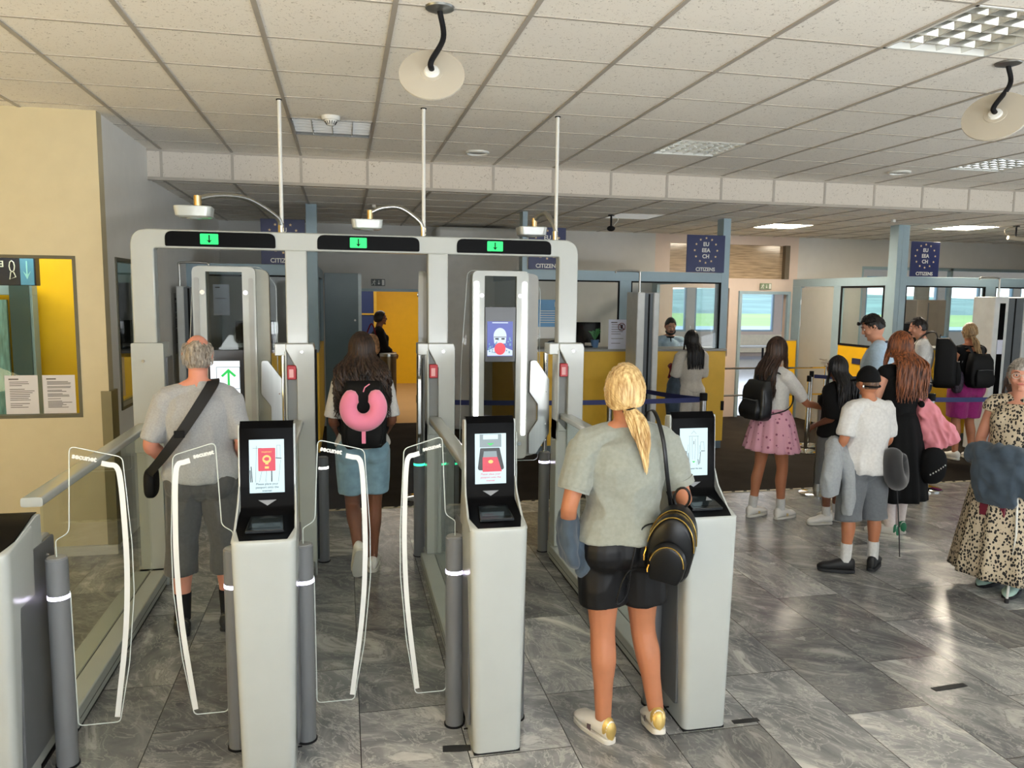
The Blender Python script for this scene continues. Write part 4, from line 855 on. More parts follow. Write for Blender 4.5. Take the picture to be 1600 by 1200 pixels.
# ------------------------------------------------------------------ exit side: bollards, camera door units
LDW = LEDW
for i in (1, 2, 3):
    led = {1: LEDW, 2: LEDG, 3: LEDV}[i]
    bollard(pc[i]-0.110, 5.66 if i != 3 else 5.60, 0.775, 0.70, led, ('exit bollard with a chrome pole at the portal pillar right of the bald man', 'exit bollard with a green light ring and chrome pole, right of the curly haired girl', 'exit bollard with a white light ring and chrome pole, beside the blonde woman')[i-1], pole=True)
bollard(pc[2]+0.145, 5.66, 0.775, 0.70, LEDG, 'green-ringed exit bollard right of the middle pillar, half hidden by the kiosk')
bollard(pc[3]+0.145, 5.66, 0.775, 0.70, LEDW, 'exit bollard at the right foot of the gate portal, behind the blonde woman')
bollard(pc[1]+0.145, 5.66, 0.775, 0.70, LEDW, 'exit bollard behind the portal pillar left of the curly haired girl')
def face_unit(hx, hy, rz, mode, label):
    """hinged on the pole at its right; x runs from -0.60 (free edge) to 0 (pole)"""
    t = thing('face_camera_unit', label, 'face scanner', (hx, hy, 0), rz)
    fr_o = rpoly([(-0.585, 0.745), (-0.585, 2.10), (-0.57, 2.118), (-0.19, 2.118), (-0.175, 2.10), (-0.175, 0.745)], [0.04, 0.03, 0.04, 0.05, 0.03, 0.04], 5)
    z0, z1 = (0.745, 2.12)
    mb = MB()
    # white front frame: two stiles, a head and a foot around the tall pane
    mb.prism(rpoly([(-0.585, z0), (-0.585, z1), (-0.175, z1), (-0.175, z0)], [0.05, 0.05, 0.05, 0.05], 6), 'y', -0.005, 0.03) if False else None
    xl, xr = -0.585, -0.175; il, ir = -0.498, -0.262
    mb.prism(rpoly([(xl, z0), (xl, z1), (il, z1), (il, z0)], [0.05, 0.05, 0, 0], 6), 'y', -0.02, 0.03)
    mb.prism(rpoly([(ir, z0), (ir, z1), (xr, z1), (xr, z0)], [0, 0, 0.05, 0.05], 6), 'y', -0.02, 0.03)
    mb.box(il, ir, -0.02, 0.03, z1-0.035, z1); mb.box(il, ir, -0.02, 0.03, z0, z0+0.10)
    mb.build('front_frame', WHITE, t, smooth=35)
    mb = MB(); mb.prism(rpoly([(xl+0.02, z0+0.01), (xl+0.02, z1-0.01), (xr+0.09, z1-0.02), (xr+0.09, z0+0.02)], [0.05, 0.05, 0.07, 0.05], 6), 'y', 0.05, 0.11)
    mb2 = MB(); mb2.prism(rpoly([(xr-0.01, z0+0.01), (xr-0.01, z1-0.01), (xr+0.085, z1-0.02), (xr+0.085, z0+0.02)], [0, 0, 0.07, 0.05], 6), 'y', 0.02, 0.11)
    mb2.prism(rpoly([(xl, z0+0.01), (xl, z1-0.01), (xl+0.09, z1-0.01), (xl+0.09, z0+0.01)], [0.05, 0.05, 0, 0], 6), 'y', 0.03, 0.11)
    mb2.build('back_housing', MGREY if mode != 1 else mat('olive_grey_housing', rgb(140, 140, 126), 0.35), t, smooth=35)
    mb = MB(); mb.box(il, ir, 0.005, 0.009, z0+0.10, z1-0.035); mb.build('tall_pane', glass('tinted_pane', (0.66, 0.68, 0.66), 0.0, ior=1.22), t)
    # light bars
    bars = LEDW if mode == 3 else mat('unlit_diffuser', rgb(150, 152, 148), 0.35)
    for a, b in ((xl+0.012, xl+0.045), (xr-0.045, xr-0.012)):
        mb = MB(); mb.prism(rrect(a, b, 0.92 if mode == 3 else 0.98, z1-0.075, 0.014, 4), 'y', -0.024, -0.018); mb.build('light_bar', bars if mode == 3 else bars, t)
    for x in (il-0.022, ir+0.022):
        mb = MB(); mb.tube([(x, -0.02, 1.945), (x, -0.034, 1.945)], 0.016, 16); mb.build('lock', CHROME, t, smooth=40)
    mb = MB(); mb.tube([(ir+0.03, -0.02, 0.86), (ir+0.03, -0.032, 0.86)], 0.015, 16); mb.build('lock', CHROME, t, smooth=40)
    # sliding camera box with display
    if mode in (1, 3):
        a, b = (1.465, 1.865) if mode == 3 else (1.16, 1.55)
        mb = MB(); mb.box(il+0.004, ir-0.004, -0.018, 0.004, a, b); cbx = mb.build('camera_box', mat('charcoal_camera_box', rgb(48, 49, 52), 0.25), t, bevel=0.003)
        if mode == 3:
            s0, s1, x0, x1 = 1.508, 1.760, il+0.022, ir-0.026
            sb = mat('screen_blue', rgb(54, 70, 160), 0.3, emit=rgb(58, 74, 168), estr=0.9, var=0.25, scale=9)
            mb = MB(); mb.box(x0, x1, -0.0195, -0.018, s0, s1); sc_ = mb.build('screen', sb, cbx)
            xc = (x0+x1)/2; O = Vector((xc, 0, 0)); U = Vector((1, 0, 0)); V = Vector((0, 0, 1))
            wm = mat('screen_pale', rgb(206, 220, 236), 0.3, emit=rgb(206, 220, 236), estr=0.9, var=0.1, scale=90)
            cm = mat('screen_cyan', rgb(110, 160, 190), 0.3, emit=rgb(110, 160, 190), estr=0.8, var=0.3, scale=80)
            mb = MB(); flatpoly(mb, [(0.048*cos(pi*k/14), 1.655+0.058*sin(pi*k/14)) for k in range(15)]+[(-0.042, 1.60), (0.042, 1.60)], O, U, V, 0.020); flatbar(mb, -0.058, 0.058, 1.747, 1.754, O, U, V, 0.020)
            flatpoly(mb, rpoly([(-0.093, 1.512), (0.093, 1.512), (0.093, 1.55), (0.03, 1.575), (-0.03, 1.575), (-0.093, 1.55)], 0.004), O, U, V, 0.0203); mb.build('live_face_picture', wm, sc_)
            mb = MB(); flatbar(mb, -0.036, -0.012, 1.628, 1.64, O, U, V, 0.0212); flatbar(mb, 0.010, 0.034, 1.628, 1.64, O, U, V, 0.0212); flatbar(mb, -0.045, 0.045, 1.645, 1.649, O, U, V, 0.0212); mb.build('dark_eyes', SDRK, sc_)
            mb = MB(); rnd = random.Random(4)
            for k in range(26):
                x = rnd.uniform(-0.09, 0.085); z = rnd.uniform(1.52, 1.63)
                flatbar(mb, x, x+rnd.uniform(0.004, 0.014), z, z+rnd.uniform(0.006, 0.02), O, U, V, 0.0206)
            mb.build('background_glints', cm, sc_)
            mb = MB(); flatpoly(mb, [(0.041*cos(2*pi*k/40), 1.562+0.044*sin(2*pi*k/40)) for k in range(40)], O, U, V, 0.0222); mb.build('red_ball', mat('screen_ball_red', rgb(232, 40, 60), 0.3, emit=rgb(232, 36, 58), estr=0.95, var=0.03), sc_)
        else:
            mb = MB(); mb.box(il+0.012, ir-0.030, -0.0195, -0.018, 1.12, 1.475); sc_ = mb.build('screen', mat('screen_white', rgb(236, 242, 244), 0.3, emit=rgb(236, 242, 246), estr=1.0, var=0.01), cbx)
            O = Vector((-0.362, 0, 1.375)); U = Vector((1, 0, 0)); V = Vector((0, 0, 1))
            mb = MB()
            for a_, b_, c_, d_ in ((-0.085, 0.07, 0.055, 0.058), (-0.085, 0.07, -0.095, -0.092), (-0.085, -0.082, -0.095, 0.058), (0.067, 0.07, -0.095, 0.058)): flatbar(mb, a_, b_, c_, d_, O, U, V, 0.0205)
            mb.build('frame_lines', SINK, sc_)
            mb = MB(); flatbar(mb, -0.012, 0.002, -0.07, 0.03, O, U, V, 0.0208)
            flatpoly(mb, [(-0.005, 0.045), (-0.055, -0.002), (-0.044, -0.012), (-0.005, 0.024)], O, U, V, 0.0209); flatpoly(mb, [(-0.005, 0.045), (-0.005, 0.024), (0.034, -0.012), (0.045, -0.002)], O, U, V, 0.0209); mb.build('green_arrow', SGRN, sc_)
    # brushed wing plate and clear outer guard
    mb = MB(); mb.prism(rpoly([(-0.150, 1.475), (-0.105, 1.475), (-0.005, 1.335), (0.0, 0.93), (-0.10, 0.775), (-0.155, 0.775), (-0.155, 0.93), (-0.09, 1.03), (-0.09, 1.15), (-0.155, 1.24)], [0.02, 0.02, 0.02, 0.02, 0.03, 0.02, 0.02, 0.02, 0.02, 0.02], 4), 'y', -0.012, 0.012); wp = mb.build('wing_plate', STEEL, t, bevel=0.002)
    for x, z in ((-0.03, 1.24), (-0.03, 1.0), (-0.03, 0.88)):
        mb = MB(); mb.tube([(x, -0.012, z), (x, -0.017, z)], 0.006, 10); mb.build('screw', CHROME, wp)
    P = rpoly([(-0.655, 0.70), (-0.645, 1.45), (-0.60, 2.125), (-0.15, 2.125), (-0.05, 2.0), (-0.05, 1.45), (-0.05, 0.70)], [0.04, 0.6, 0.05, 0.08, 0.1, 0, 0.04], 6)
    mb = MB(); mb.prism(P, 'y', 0.115, 0.123); g_ = mb.build('clear_guard', DOORG, t)
    mb = MB(); mb.tube([(a, 0.119, b) for a, b in P+[P[0]]], 0.0028, 5); mb.build('polished_edge', EDGE, g_)
    return t
face_unit(1.49, 5.54, 0.0, 3, 'face camera unit with glowing light bars and a red ball on its screen')
face_unit(-0.415, 5.66, 0.0, 1, 'face camera unit with a green arrow screen in front of the bald man')
face_unit(0.535, 5.62, R(-100), 2, 'face camera unit swung open and seen edge-on, right of the curly haired girl')

# ------------------------------------------------------------------ passport booths
def eu_sign(x0, x1, z0, z1, y, label, rz=0.0):
    t = thing('eu_citizens_sign', label, 'sign', ((x0+x1)/2, y, (z0+z1)/2)); w, h = (x1-x0)/2, (z1-z0)/2
    mb = MB(); mb.box(-w, w, -0.006, 0.006, -h, h); mb.build('panel', NAVY, t, bevel=0.002)
    O = Vector((0, 0, h*0.18)); U = Vector((1, 0, 0)); V = Vector((0, 0, 1)); rr_ = h*0.66
    for k in range(12):
        a = 2*pi*k/12; mb = MB(); flatpoly(mb, [(rr_*sin(a)+p, rr_*cos(a)+q) for p, q in star(0, 0, h*0.075)], O, U, V, 0.0075); mb.build('star', GOLDP, t)
    text('EU\nEEA\nCH', h*0.29, WHITEP, t, 'lettering', O+Vector((0, -0.0075, 0)), bold=0.002)
    text('CITIZENS', h*0.27, WHITEP, t, 'lettering', Vector((0, -0.0075, -h*0.84)), bold=0.0016)
    return t
def booth(name_label, x0, x1, corner, mids, yb=WF, y0=9.16, side=None, kick=True):
    """front wall from x0 to x1 at y0; corner: list of (xa, xb) posts to the ceiling; mids: posts up to the header"""
    t = thing('passport_control_booth', name_label, 'booth', (x0, y0, 0)); X = lambda v: v-x0
    mb = MB(); mb.box(0, X(x1), 0.0, 0.05, 0.10, 1.27); mb.build('yellow_front', YELL, t, bevel=0.003)
    mb = MB(); mb.box(0.02, X(x1)-0.02, -0.004, 0.05, 0.0, 0.10); mb.build('kick_plate', mat('blue_grey_plinth', rgb(92, 108, 116), 0.4), t)
    mb = MB(); mb.box(0, X(x1), -0.03, 0.42, 1.27, 1.30); mb.build('counter', MGREY, t, bevel=0.003)
    mb = MB(); mb.box(0, X(x1), 0.003, 0.067, 2.14, 2.26); mb.build('header', TEAL, t, bevel=0.002)
    for a, b in corner:
        mb = MB(); mb.box(X(a), X(b), 0.0, 0.17, 1.30, LZ); mb.build('corner_post', TEAL, t, bevel=0.002)
    for a, b in mids:
        mb = MB(); mb.box(X(a), X(b), 0.0, 0.07, 1.30, 2.14); mb.build('mullion', TEAL, t, bevel=0.002)
    pts = sorted([q for ab in corner+mids for q in ab])
    edges = [x0]+pts+[x1]
    for a, b in zip(edges[::1], edges[1::1]):
        if b-a < 0.25: continue
        mb = MB(); mb.box(X(a), X(b), 0.03, 0.036, 1.30, 2.14); pn = mb.build('window_pane', glass('booth_glass', (0.94, 0.955, 0.955), 0.0, ior=1.3), t)
        mb = MB()
        for p, q, r_, s_ in ((X(a), X(b), 2.122, 2.14), (X(a), X(a)+0.014, 1.30, 2.14), (X(b)-0.014, X(b), 1.30, 2.14)): mb.box(p, q, -0.002, 0.03, r_, s_)
        mb.build('window_gasket', MBLACK, pn)
    return t
tA = booth('leftmost passport booth with yellow front, seen behind the first gate lane', WL, -0.28, [(-0.40, -0.28)], [(-1.68, -1.60)])
mb = MB(); mb.box(1.37, 1.40, 0.05, 2.4, 0.10, 1.27); mb.build('yellow_side', YELL, tA)
mb = MB(); mb.box(1.352, 1.398, 0.07, 2.4, 2.141, 2.258); mb.box(1.35, 1.40, 0.17, 0.35, 1.27, 2.14); mb.box(1.35, 1.40, 2.2, 2.4, 1.27, 2.14); mb.build('side_frame', TEAL, tA)
mb = MB(); mb.box(1.37, 1.376, 0.35, 2.2, 1.27, 2.14); mb.build('window_pane', MATS['booth_glass'], tA)
tB = booth('middle passport booth with yellow front and a bearded officer inside', 2.10, 4.80, [(2.10, 2.16), (4.70, 4.80)], [(3.34, 3.49)])
for xx in (0.0, 2.65):
    mb = MB(); mb.box(xx, xx+0.05, 0.05, 2.4, 0.10, 1.27); mb.build('yellow_side', YELL, tB)
    mb = MB(); mb.box(xx+.002, xx+0.048, 0.07, 2.4, 2.141, 2.258); mb.box(xx, xx+0.05, 2.2, 2.4, 1.27, 2.14); mb.build('side_frame', TEAL, tB)
    mb = MB(); mb.box(xx+0.022, xx+0.028, 0.17, 2.2, 1.27, 2.14); mb.build('window_pane', MATS['booth_glass'], tB)
mb = MB(); mb.box(2.12, 2.44, -0.012, 0, 0.965, 1.215); dbx = mb.build('document_hatch', mat('grey_hatch_frame', rgb(176, 184, 188), 0.4), tB, bevel=0.004)
mb = MB(); mb.box(2.155, 2.385, -0.016, -0.012, 0.985, 1.195); mb.build('hatch_shutter', mat('slatted_shutter', rgb(196, 204, 208), 0.4, var=0.25, scale=1.0, stretch=(0.1, 0.1, 60)), dbx)
mb = MB(); mb.box(2.385, 2.41, -0.016, -0.012, 0.985, 1.195); mb.build('hatch_shadow_gap', GREY, dbx)
mb = MB(); mb.box(2.66, 2.70, -0.012, 0, 0.50, 0.62); mb.build('side_latch', MBLACK, tB)
tC = booth('right passport booth with pale yellow front, airfield visible through its windows', 7.30, 12.9, [(7.30, 7.40)], [(8.66, 8.82), (10.1, 10.26), (11.5, 11.66)])
# long side wall of the right booth with door and window
ts = thing('booth_side_wall', 'grey-blue side wall of the right booth with a grey door and a window', 'partition', (7.26, 9.16, 0))
mb = MB(); mb.box(-0.03, 0.03, 0.17, 2.44, 2.14, 2.26); mb.box(-0.03, 0.03, 0.17, 0.2, 1.275, 2.14); mb.box(-0.03, 0.03, 1.165, 1.34, 0, 2.14); mb.box(-0.03, 0.03, 2.20, 2.44, 0, 2.14); mb.box(-0.031, 0.038, 0.0, 0.17, 1.275, LZ); mb.build('frame', TEAL, ts, bevel=0.003)
mb = MB(); mb.box(-0.03, 0.03, 0.02, 1.16, 0.10, 1.27); mb.build('yellow_panel', YELL2, ts, bevel=0.003)
mb = MB(); mb.box(-0.02, 0.02, 0.02, 1.16, 0.0, 0.10); mb.build('kick_plate', MATS['blue_grey_plinth'], ts)
mb = MB(); mb.box(-0.003, 0.003, 0.2, 1.16, 1.27, 2.14); mb.build('window_pane', GLASS, ts)
mb = MB(); frame(mb, 'x', -0.036, -0.02, 0.2, 1.16, 1.27, 2.14, 0.03); mb.build('window_gasket', MBLACK, ts)
mb = MB(); mb.box(-0.02, 0.02, 1.35, 2.19, 0.01, 2.12); dr = mb.build('door_leaf', mat('pale_grey_door', rgb(176, 176, 170), 0.5, var=0.02), ts)
mb = MB(); mb.tube([(-0.02, 1.42, 1.02), (-0.06, 1.42, 1.02), (-0.06, 1.54, 1.02)], 0.009, 8); mb.build('door_handle', CHROME, dr, smooth=True)
for z in (1.85, 1.5):
    mb = MB(); mb.tube([(-0.025, 2.19, z), (-0.025, 2.19, z+0.09)], 0.008, 8); mb.build('hinge', STEEL, dr)
mb = MB(); mb.box(-0.04, -0.03, 0.62, 0.80, 1.02, 1.10); mb.build('card_holder', mat('dark_blue_holder', rgb(40, 46, 84), 0.5), ts)
t = thing('yellow_panel_board', 'narrow bright yellow board standing by the bright passage door', 'panel', (7.02, 11.3, 0))
mb = MB(); mb.box(-0.04, 0.14, 0, 0.06, 0.0, 1.27); mb.build('board', YELL2, t, bevel=0.004)
mb = MB(); mb.box(-0.045, 0.145, -0.004, 0.064, 1.27, 1.285); mb.build('top_edge', MGREY, t)
eu_sign(4.20, 4.715, 2.262, 2.725, 9.14, 'navy EU EEA CH citizens sign with a ring of stars above the middle booth')
eu_sign(7.42, 7.86, 2.262, 2.725, 9.14, 'navy EU EEA CH citizens sign with a ring of stars above the right booth')
eu_sign(-0.885, -0.41, 2.262, 2.76, 9.14, 'navy citizens sign above the leftmost booth, mostly hidden by the gate portal')
eu_sign(2.17, 2.63, 2.262, 2.76, 9.14, 'navy citizens sign partly hidden behind the right end of the gate portal')
t = thing('open_door', 'tall dark teal door leaf standing open beside the middle passage', 'door', (-0.22, 9.75, 0))
mb = MB(); mb.box(0, 0.40, 0, 0.04, 0.01, 2.19); dl = mb.build('leaf', TEALD, t, bevel=0.003)
mb = MB(); mb.box(0.40, 0.44, -0.005, 0.045, 0.01, 2.19); mb.build('edge_strip', mat('pale_edge_strip', rgb(176, 190, 194), 0.4), dl)
mb = MB(); mb.tube([(0.36, 0, 1.62), (0.36, -0.02, 1.62)], 0.012, 10); mb.build('latch', STEEL, dl)
sheet('notice_sheet', 'white no-phones notice with a round symbol on the mullion of the middle booth', (3.335, 9.14, 1.48), 0.27, 0.37, 9, seed=21, m=mat('cool_white_paper', rgb(206, 210, 226), 0.6))
t = thing('no_phones_symbol', 'round red and black no-phones symbol printed on the notice of the middle booth', 'symbol', (3.37, 9.133, 1.575))
mb = MB(); mb.tube([(0.045*cos(2*pi*k/28), 0, 0.045*sin(2*pi*k/28)) for k in range(29)], 0.004, 6); mb.tube([(-0.03, 0, 0.03), (0.03, 0, -0.03)], 0.004, 6); mb.build('ring', mat('dull_red_print', rgb(120, 50, 60), 0.6), t)
mb = MB(); mb.box(-0.012, 0.012, -0.001, 0.001, -0.02, 0.022); mb.build('phone', MBLACK, t)
sheet('notice_sheet', 'white notice on the window of the leftmost booth, seen through the first face camera unit', (-1.32, 9.15, 1.86), 0.17, 0.34, 5, seed=31, m=MATS['cool_white_paper'])
t = thing('blue_poster', 'white lettered light blue poster panel right of the glowing light bars, behind the third lane', 'poster', (2.52, 9.188, 1.70))
mb = MB(); mb.box(-0.22, 0.16, -0.004, 0, -0.27, 0.20); mb.build('sheet', mat('poster_blue', rgb(96, 150, 196), 0.5, var=0.15, scale=3), t)
mb = MB(); mb.box(-0.22, 0.16, -0.006, -0.004, -0.27, -0.13); mb.build('white_band', WHITEP, t)
text('bmd', 0.085, WHITEP, t, origin=(0.07, -0.007, 0.14), bold=0.002)
mb = MB()
for k in range(6): mb.box(-0.18, 0.14-0.03*(k % 3), -0.0065, -0.004, 0.06-k*0.028, 0.068-k*0.028)
mb.build('print_lines', WHITEP, t)

def gate_pillar(x, y, label, w=0.17, slabs=3, flip=False):
    t = thing('security_gate_pillar', label, 'gate pillar', (x, y, 0), 0)
    mb = MB(); mb.box(-w*1.05, -w*0.35, -0.05, 0.3, 0.02, 2.0); mb.box(w*0.45, w*1.0, -0.05, 0.3, 0.02, 2.0); mb.build('pale_slabs', mat('pale_gate_slab', rgb(206, 208, 206), 0.35), t, bevel=0.012)
    mb = MB(); mb.box(-w*0.35, w*0.45, -0.03, 0.28, 0.02, 1.99); mb.build('grey_core', mat('graphite_gate_core', rgb(92, 98, 102), 0.35), t)
    mb = MB(); mb.box(0.0, 0.02, -0.034, -0.03, 0.05, 1.98); mb.build('black_slot', MBLACK, t)
    mb = MB(); s = -1 if not flip else 1
    mb.tube(catmull([(-w*0.75, 0.0, 1.98), (-w*0.75, 0.0, 2.20)], 2)+catmull([(-w*0.75, 0.0, 2.21), (-w*0.8+s*0.02, 0, 2.235), (-w*0.8+s*0.26, 0, 2.235), (-w*0.8+s*0.28, 0, 2.21)], 4), 0.012, 10); mb.build('bent_pipe', STEEL, t, smooth=True)
    return t
gate_pillar(3.38, 8.35, 'tall pale security gate pillar with a bent pipe, in front of the middle booth', 0.13)
t = gate_pillar(8.32, 8.35, 'tall pale security gate pillar cut by the right edge, in front of the right booth', 0.30, flip=False)
mb = MB(); mb.box(-0.24, -0.16, -0.056, -0.05, 0.75, 1.92); mb.build('dark_window', BLACK, t)
mb = MB(); mb.box(-0.245, -0.165, -0.06, -0.056, 1.28, 1.46); mb.build('white_label', MATS['cool_white_paper'], t)
t = gate_pillar(-1.52, 8.35, 'tall security gate pillar with a bent pipe, at the left wall behind the first lane', 0.10, flip=True)

# ------------------------------------------------------------------ belt barriers
BELT = mat('blue_belt', rgb(26, 36, 92), 0.6)
def stanchion(x, y, label, h=1.0, thick=0.033, m=None):
    t = thing('belt_stanchion', label, 'stanchion', (x, y, 0.003 if y > 7.02 else 0))
    mb = MB(); mb.lathe([(0.17, 0.0), (0.17, 0.012), (0.15, 0.020), (0.06, 0.034), (0.001, 0.036)], seg=36); mb.build('base', CHROME, t, smooth=30)
    mb = MB(); mb.cyl(0, 0, 0.03, h-0.075, thick, 24); mb.build('post', m or STEEL, t, smooth=40)
    mb = MB(); mb.cyl(0, 0, h-0.075, h-0.005, thick+0.006, 24); mb.cyl(0, 0, h-0.005, h, thick+0.003, 24); mb.build('belt_head', MBLACK, t, smooth=40)
    return t
def belt(p, q, label, z=0.935):
    t = thing('barrier_belt', label, 'belt', ((p[0]+q[0])/2, (p[1]+q[1])/2, z)); d = Vector((q[0]-p[0], q[1]-p[1], 0)); L_ = d.length; d.normalize(); n_ = Vector((-d.y, d.x, 0)); lo = []
    for k in range(13):
        s_ = (k/12-0.5)*(L_-0.07); zz = -0.02*(1-(2*k/12-1)**2); c = d*s_+Vector((0, 0, zz)); lo.append([c+n_*a+Vector((0, 0, b)) for a, b in ((-0.001, -0.024), (0.001, -0.024), (0.001, 0.024), (-0.001, 0.024))])
    mb = MB(); mb.loop_loft(lo); mb.build('webbing', BELT, t); return t
P1, P2, P3, P4, P5, P0 = (4.62, 6.80), (5.88, 6.80), (3.50, 7.10), (6.02, 9.11), (5.75, 8.75), (0.70, 7.30)
stanchion(*P1, 'silver belt stanchion left of the boy in the cap')
stanchion(*P2, 'silver belt stanchion right of the pink bag, by the carpet edge')
stanchion(*P3, 'silver belt stanchion above the third kiosk, in front of the girl in white')
stanchion(*P4, 'thin chrome belt stanchion furthest back, in front of the grey door', 1.0, 0.022, CHROME)
stanchion(*P5, 'thin chrome belt stanchion just right of the girl in the pink skirt', 0.98, 0.022, CHROME)
stanchion(*P0, 'belt stanchion at the left end of the blue belt behind the third lane')
stanchion(8.1, 6.95, 'belt stanchion at the right end of the blue belt, hidden by the old woman')
stanchion(7.15, 8.9, 'belt stanchion in front of the right booth, hidden behind the queue')
stanchion(3.05, 8.6, 'belt stanchion by the security gate pillar of the middle booth')
belt(P1, P2, 'blue belt passing behind the boy and the red haired woman')
belt(P0, P3, 'long blue belt running behind the third gate lane')
belt(P2, (8.1, 6.95), 'bright blue belt to the right of the pink bag')
belt(P4, (7.15, 8.9), 'blue belt from the furthest chrome stanchion, behind the group')
belt(P3, (3.05, 8.6), 'dark belt slanting away from the stanchion above the third kiosk')
t = thing('passage_railing', 'two thin steel rails across the lower bright passage door', 'railing', (5.6, 10.4, 0))
mb = MB()
for z in (0.92, 0.52): mb.tube([(-0.8, 0, z), (1.5, 0, z)], 0.014, 8)
mb.tube([(1.5, 0, 0), (1.5, 0, 0.95)], 0.016, 8); mb.tube([(-0.78, 0, 0), (-0.78, 0, 0.95)], 0.016, 8)
mb.build('rails', CHROME, t, smooth=40)

# ------------------------------------------------------------------ things in the far rooms
def bench(x, y, label, w=1.3):
    t = thing('waiting_bench', label, 'bench', (x, y, 0.003))
    mb = MB(); mb.box(0, w, 0, 0.45, 0.41, 0.46); mb.build('seat', mat('bench_grey_seat', rgb(180, 178, 170), 0.5), t, bevel=0.01)
    for a in (0.05, w-0.1):
        mb = MB(); mb.box(a, a+0.05, 0, 0.05, 0, 0.41); mb.build('leg', MBLACK, t)
        mb = MB(); mb.box(a, a+0.05, 0.4, 0.45, 0, 0.41); mb.build('leg', MBLACK, t)
    return t
bench(11.75, 21.9, 'left of the two low benches seen through the bright passage door'); bench(13.1, 21.9, 'right of the two low benches seen through the bright passage door')
t = thing('radiator', 'cream radiator under the far hall window', 'radiator', (12.9, 23.85, 0.12))
mb = MB(); mb.box(0, 2.0, 0, 0.12, 0, 0.6); mb.build('panel', mat('cream_radiator', rgb(226, 214, 186), 0.5), t, bevel=0.01)
t = thing('waste_bin', 'round steel and wood waste bin beside the far traveller', 'bin', (0.66, 11.95, 0.003))
mb = MB(); mb.cyl(0, 0, 0, 1.0, 0.125, 24); mb.build('drum', mat('bronze_drum', rgb(120, 100, 70), 0.3, metal=0.6), t, smooth=40)
mb = MB(); mb.cyl(0, 0, 1.0, 1.04, 0.13, 24); mb.build('lid', STEEL, t, smooth=40)
t = thing('equipment_cabinet', 'tall brown-grey equipment cabinet against the windows of the right booth', 'cabinet', (9.30, 11.1, 0.003))
mb = MB(); mb.box(-0.1, 0.45, 0, 0.4, 0, 1.95); mb.build('body', mat('taupe_cabinet', rgb(120, 112, 102), 0.5), t, bevel=0.01)
mb = MB(); mb.box(0.10, 0.12, -0.01, 0, 0.1, 1.9); mb.build('door_gap', GREY, t)
t = thing('window_pier', 'grey pier between the airfield windows of the right booth', 'pier', (9.52, 11.52, 1.02))
mb = MB(); mb.box(0, 0.25, 0, 0.07, 0, 1.5); mb.build('pier', mat('pier_grey', rgb(140, 142, 140), 0.5), t)
for x, y, lb in ((7.75, 9.46, 'computer monitor on the counter of the right booth'), (2.98, 9.44, 'black monitor on the counter in the left half of the middle booth'), (-1.0, 9.44, 'small monitor on the counter of the leftmost booth')):
    t = thing('computer_monitor', lb, 'monitor', (x, y, 1.30))
    mb = MB(); mb.box(-0.22, 0.22, 0, 0.03, 0.06, 0.32); mb.build('display', BLACK, t, bevel=0.005)
    mb = MB(); mb.box(-0.02, 0.02, 0.02, 0.04, 0.02, 0.15); mb.box(-0.1, 0.1, -0.05, 0.1, 0.0, 0.02); mb.build('stand', MBLACK, t)
for x, lb in ((8.02, 'left of the two small blue card readers standing at the right booth window'), (8.68, 'right of the two small blue card readers standing at the right booth window')):
    t = thing('card_reader', lb, 'card reader', (x, 9.13, 1.30))
    mb = MB(); mb.prism(rrect(-0.045, 0.045, 0.0, 0.16, 0.02), 'y', 0, 0.02); mb.build('case', mat('reader_blue', rgb(120, 170, 210), 0.3), t)
    mb = MB(); mb.box(-0.02, 0.02, -0.003, 0, 0.03, 0.08); mb.build('label', WHITEP, t)
t = thing('green_plant', 'small green plant in a blue pot on the counter of the middle booth', 'plant', (3.12, 9.42, 1.30))
mb = MB(); mb.lathe([(0.04, 0), (0.055, 0.10), (0.05, 0.10), (0.001, 0.09)], seg=16); mb.build('pot', mat('blue_pot', rgb(90, 130, 180), 0.4), t, smooth=40)
mb = MB(); rnd = random.Random(2)
for k in range(22):
    a = rnd.uniform(0, 2*pi); h = rnd.uniform(0.08, 0.2); r_ = rnd.uniform(0.02, 0.09)
    mb.tube([(0, 0, 0.09), (r_*0.6*cos(a), r_*0.6*sin(a), 0.09+h*0.7), (r_*cos(a), r_*sin(a), 0.09+h*0.8)], [(0.002, 0.002), (0.012, 0.003), (0.001, 0.001)], 6)
mb.build('leaves', mat('leaf_green', rgb(60, 140, 70), 0.5, var=0.3), t, smooth=True)

for x, y, w, d, a, lb in ((0.455, 3.13, .12, .045, -6, 'torn black floor tape at the foot of the kiosk left of the blonde woman'), (1.80, 3.09, .13, .03, 0, 'small dark floor patch right of the rightmost kiosk'), (2.98, 3.18, .20, .035, 4, 'dark two-part floor patch at lower right')):
    t = thing('floor_tape', lb, 'tape', (x, y, 0.0), R(a))
    mb = MB(); mb.prism([(-w/2, -d/2), (w*.1, -d*.6), (w/2, -d/2), (w/2, d*.4), (0, d/2), (-w/2, d*.45)], 'z', 0.0005, 0.003); mb.build('patch', mat('dark_floor_tape', rgb(40, 40, 40), .6, var=.3, scale=30), t)
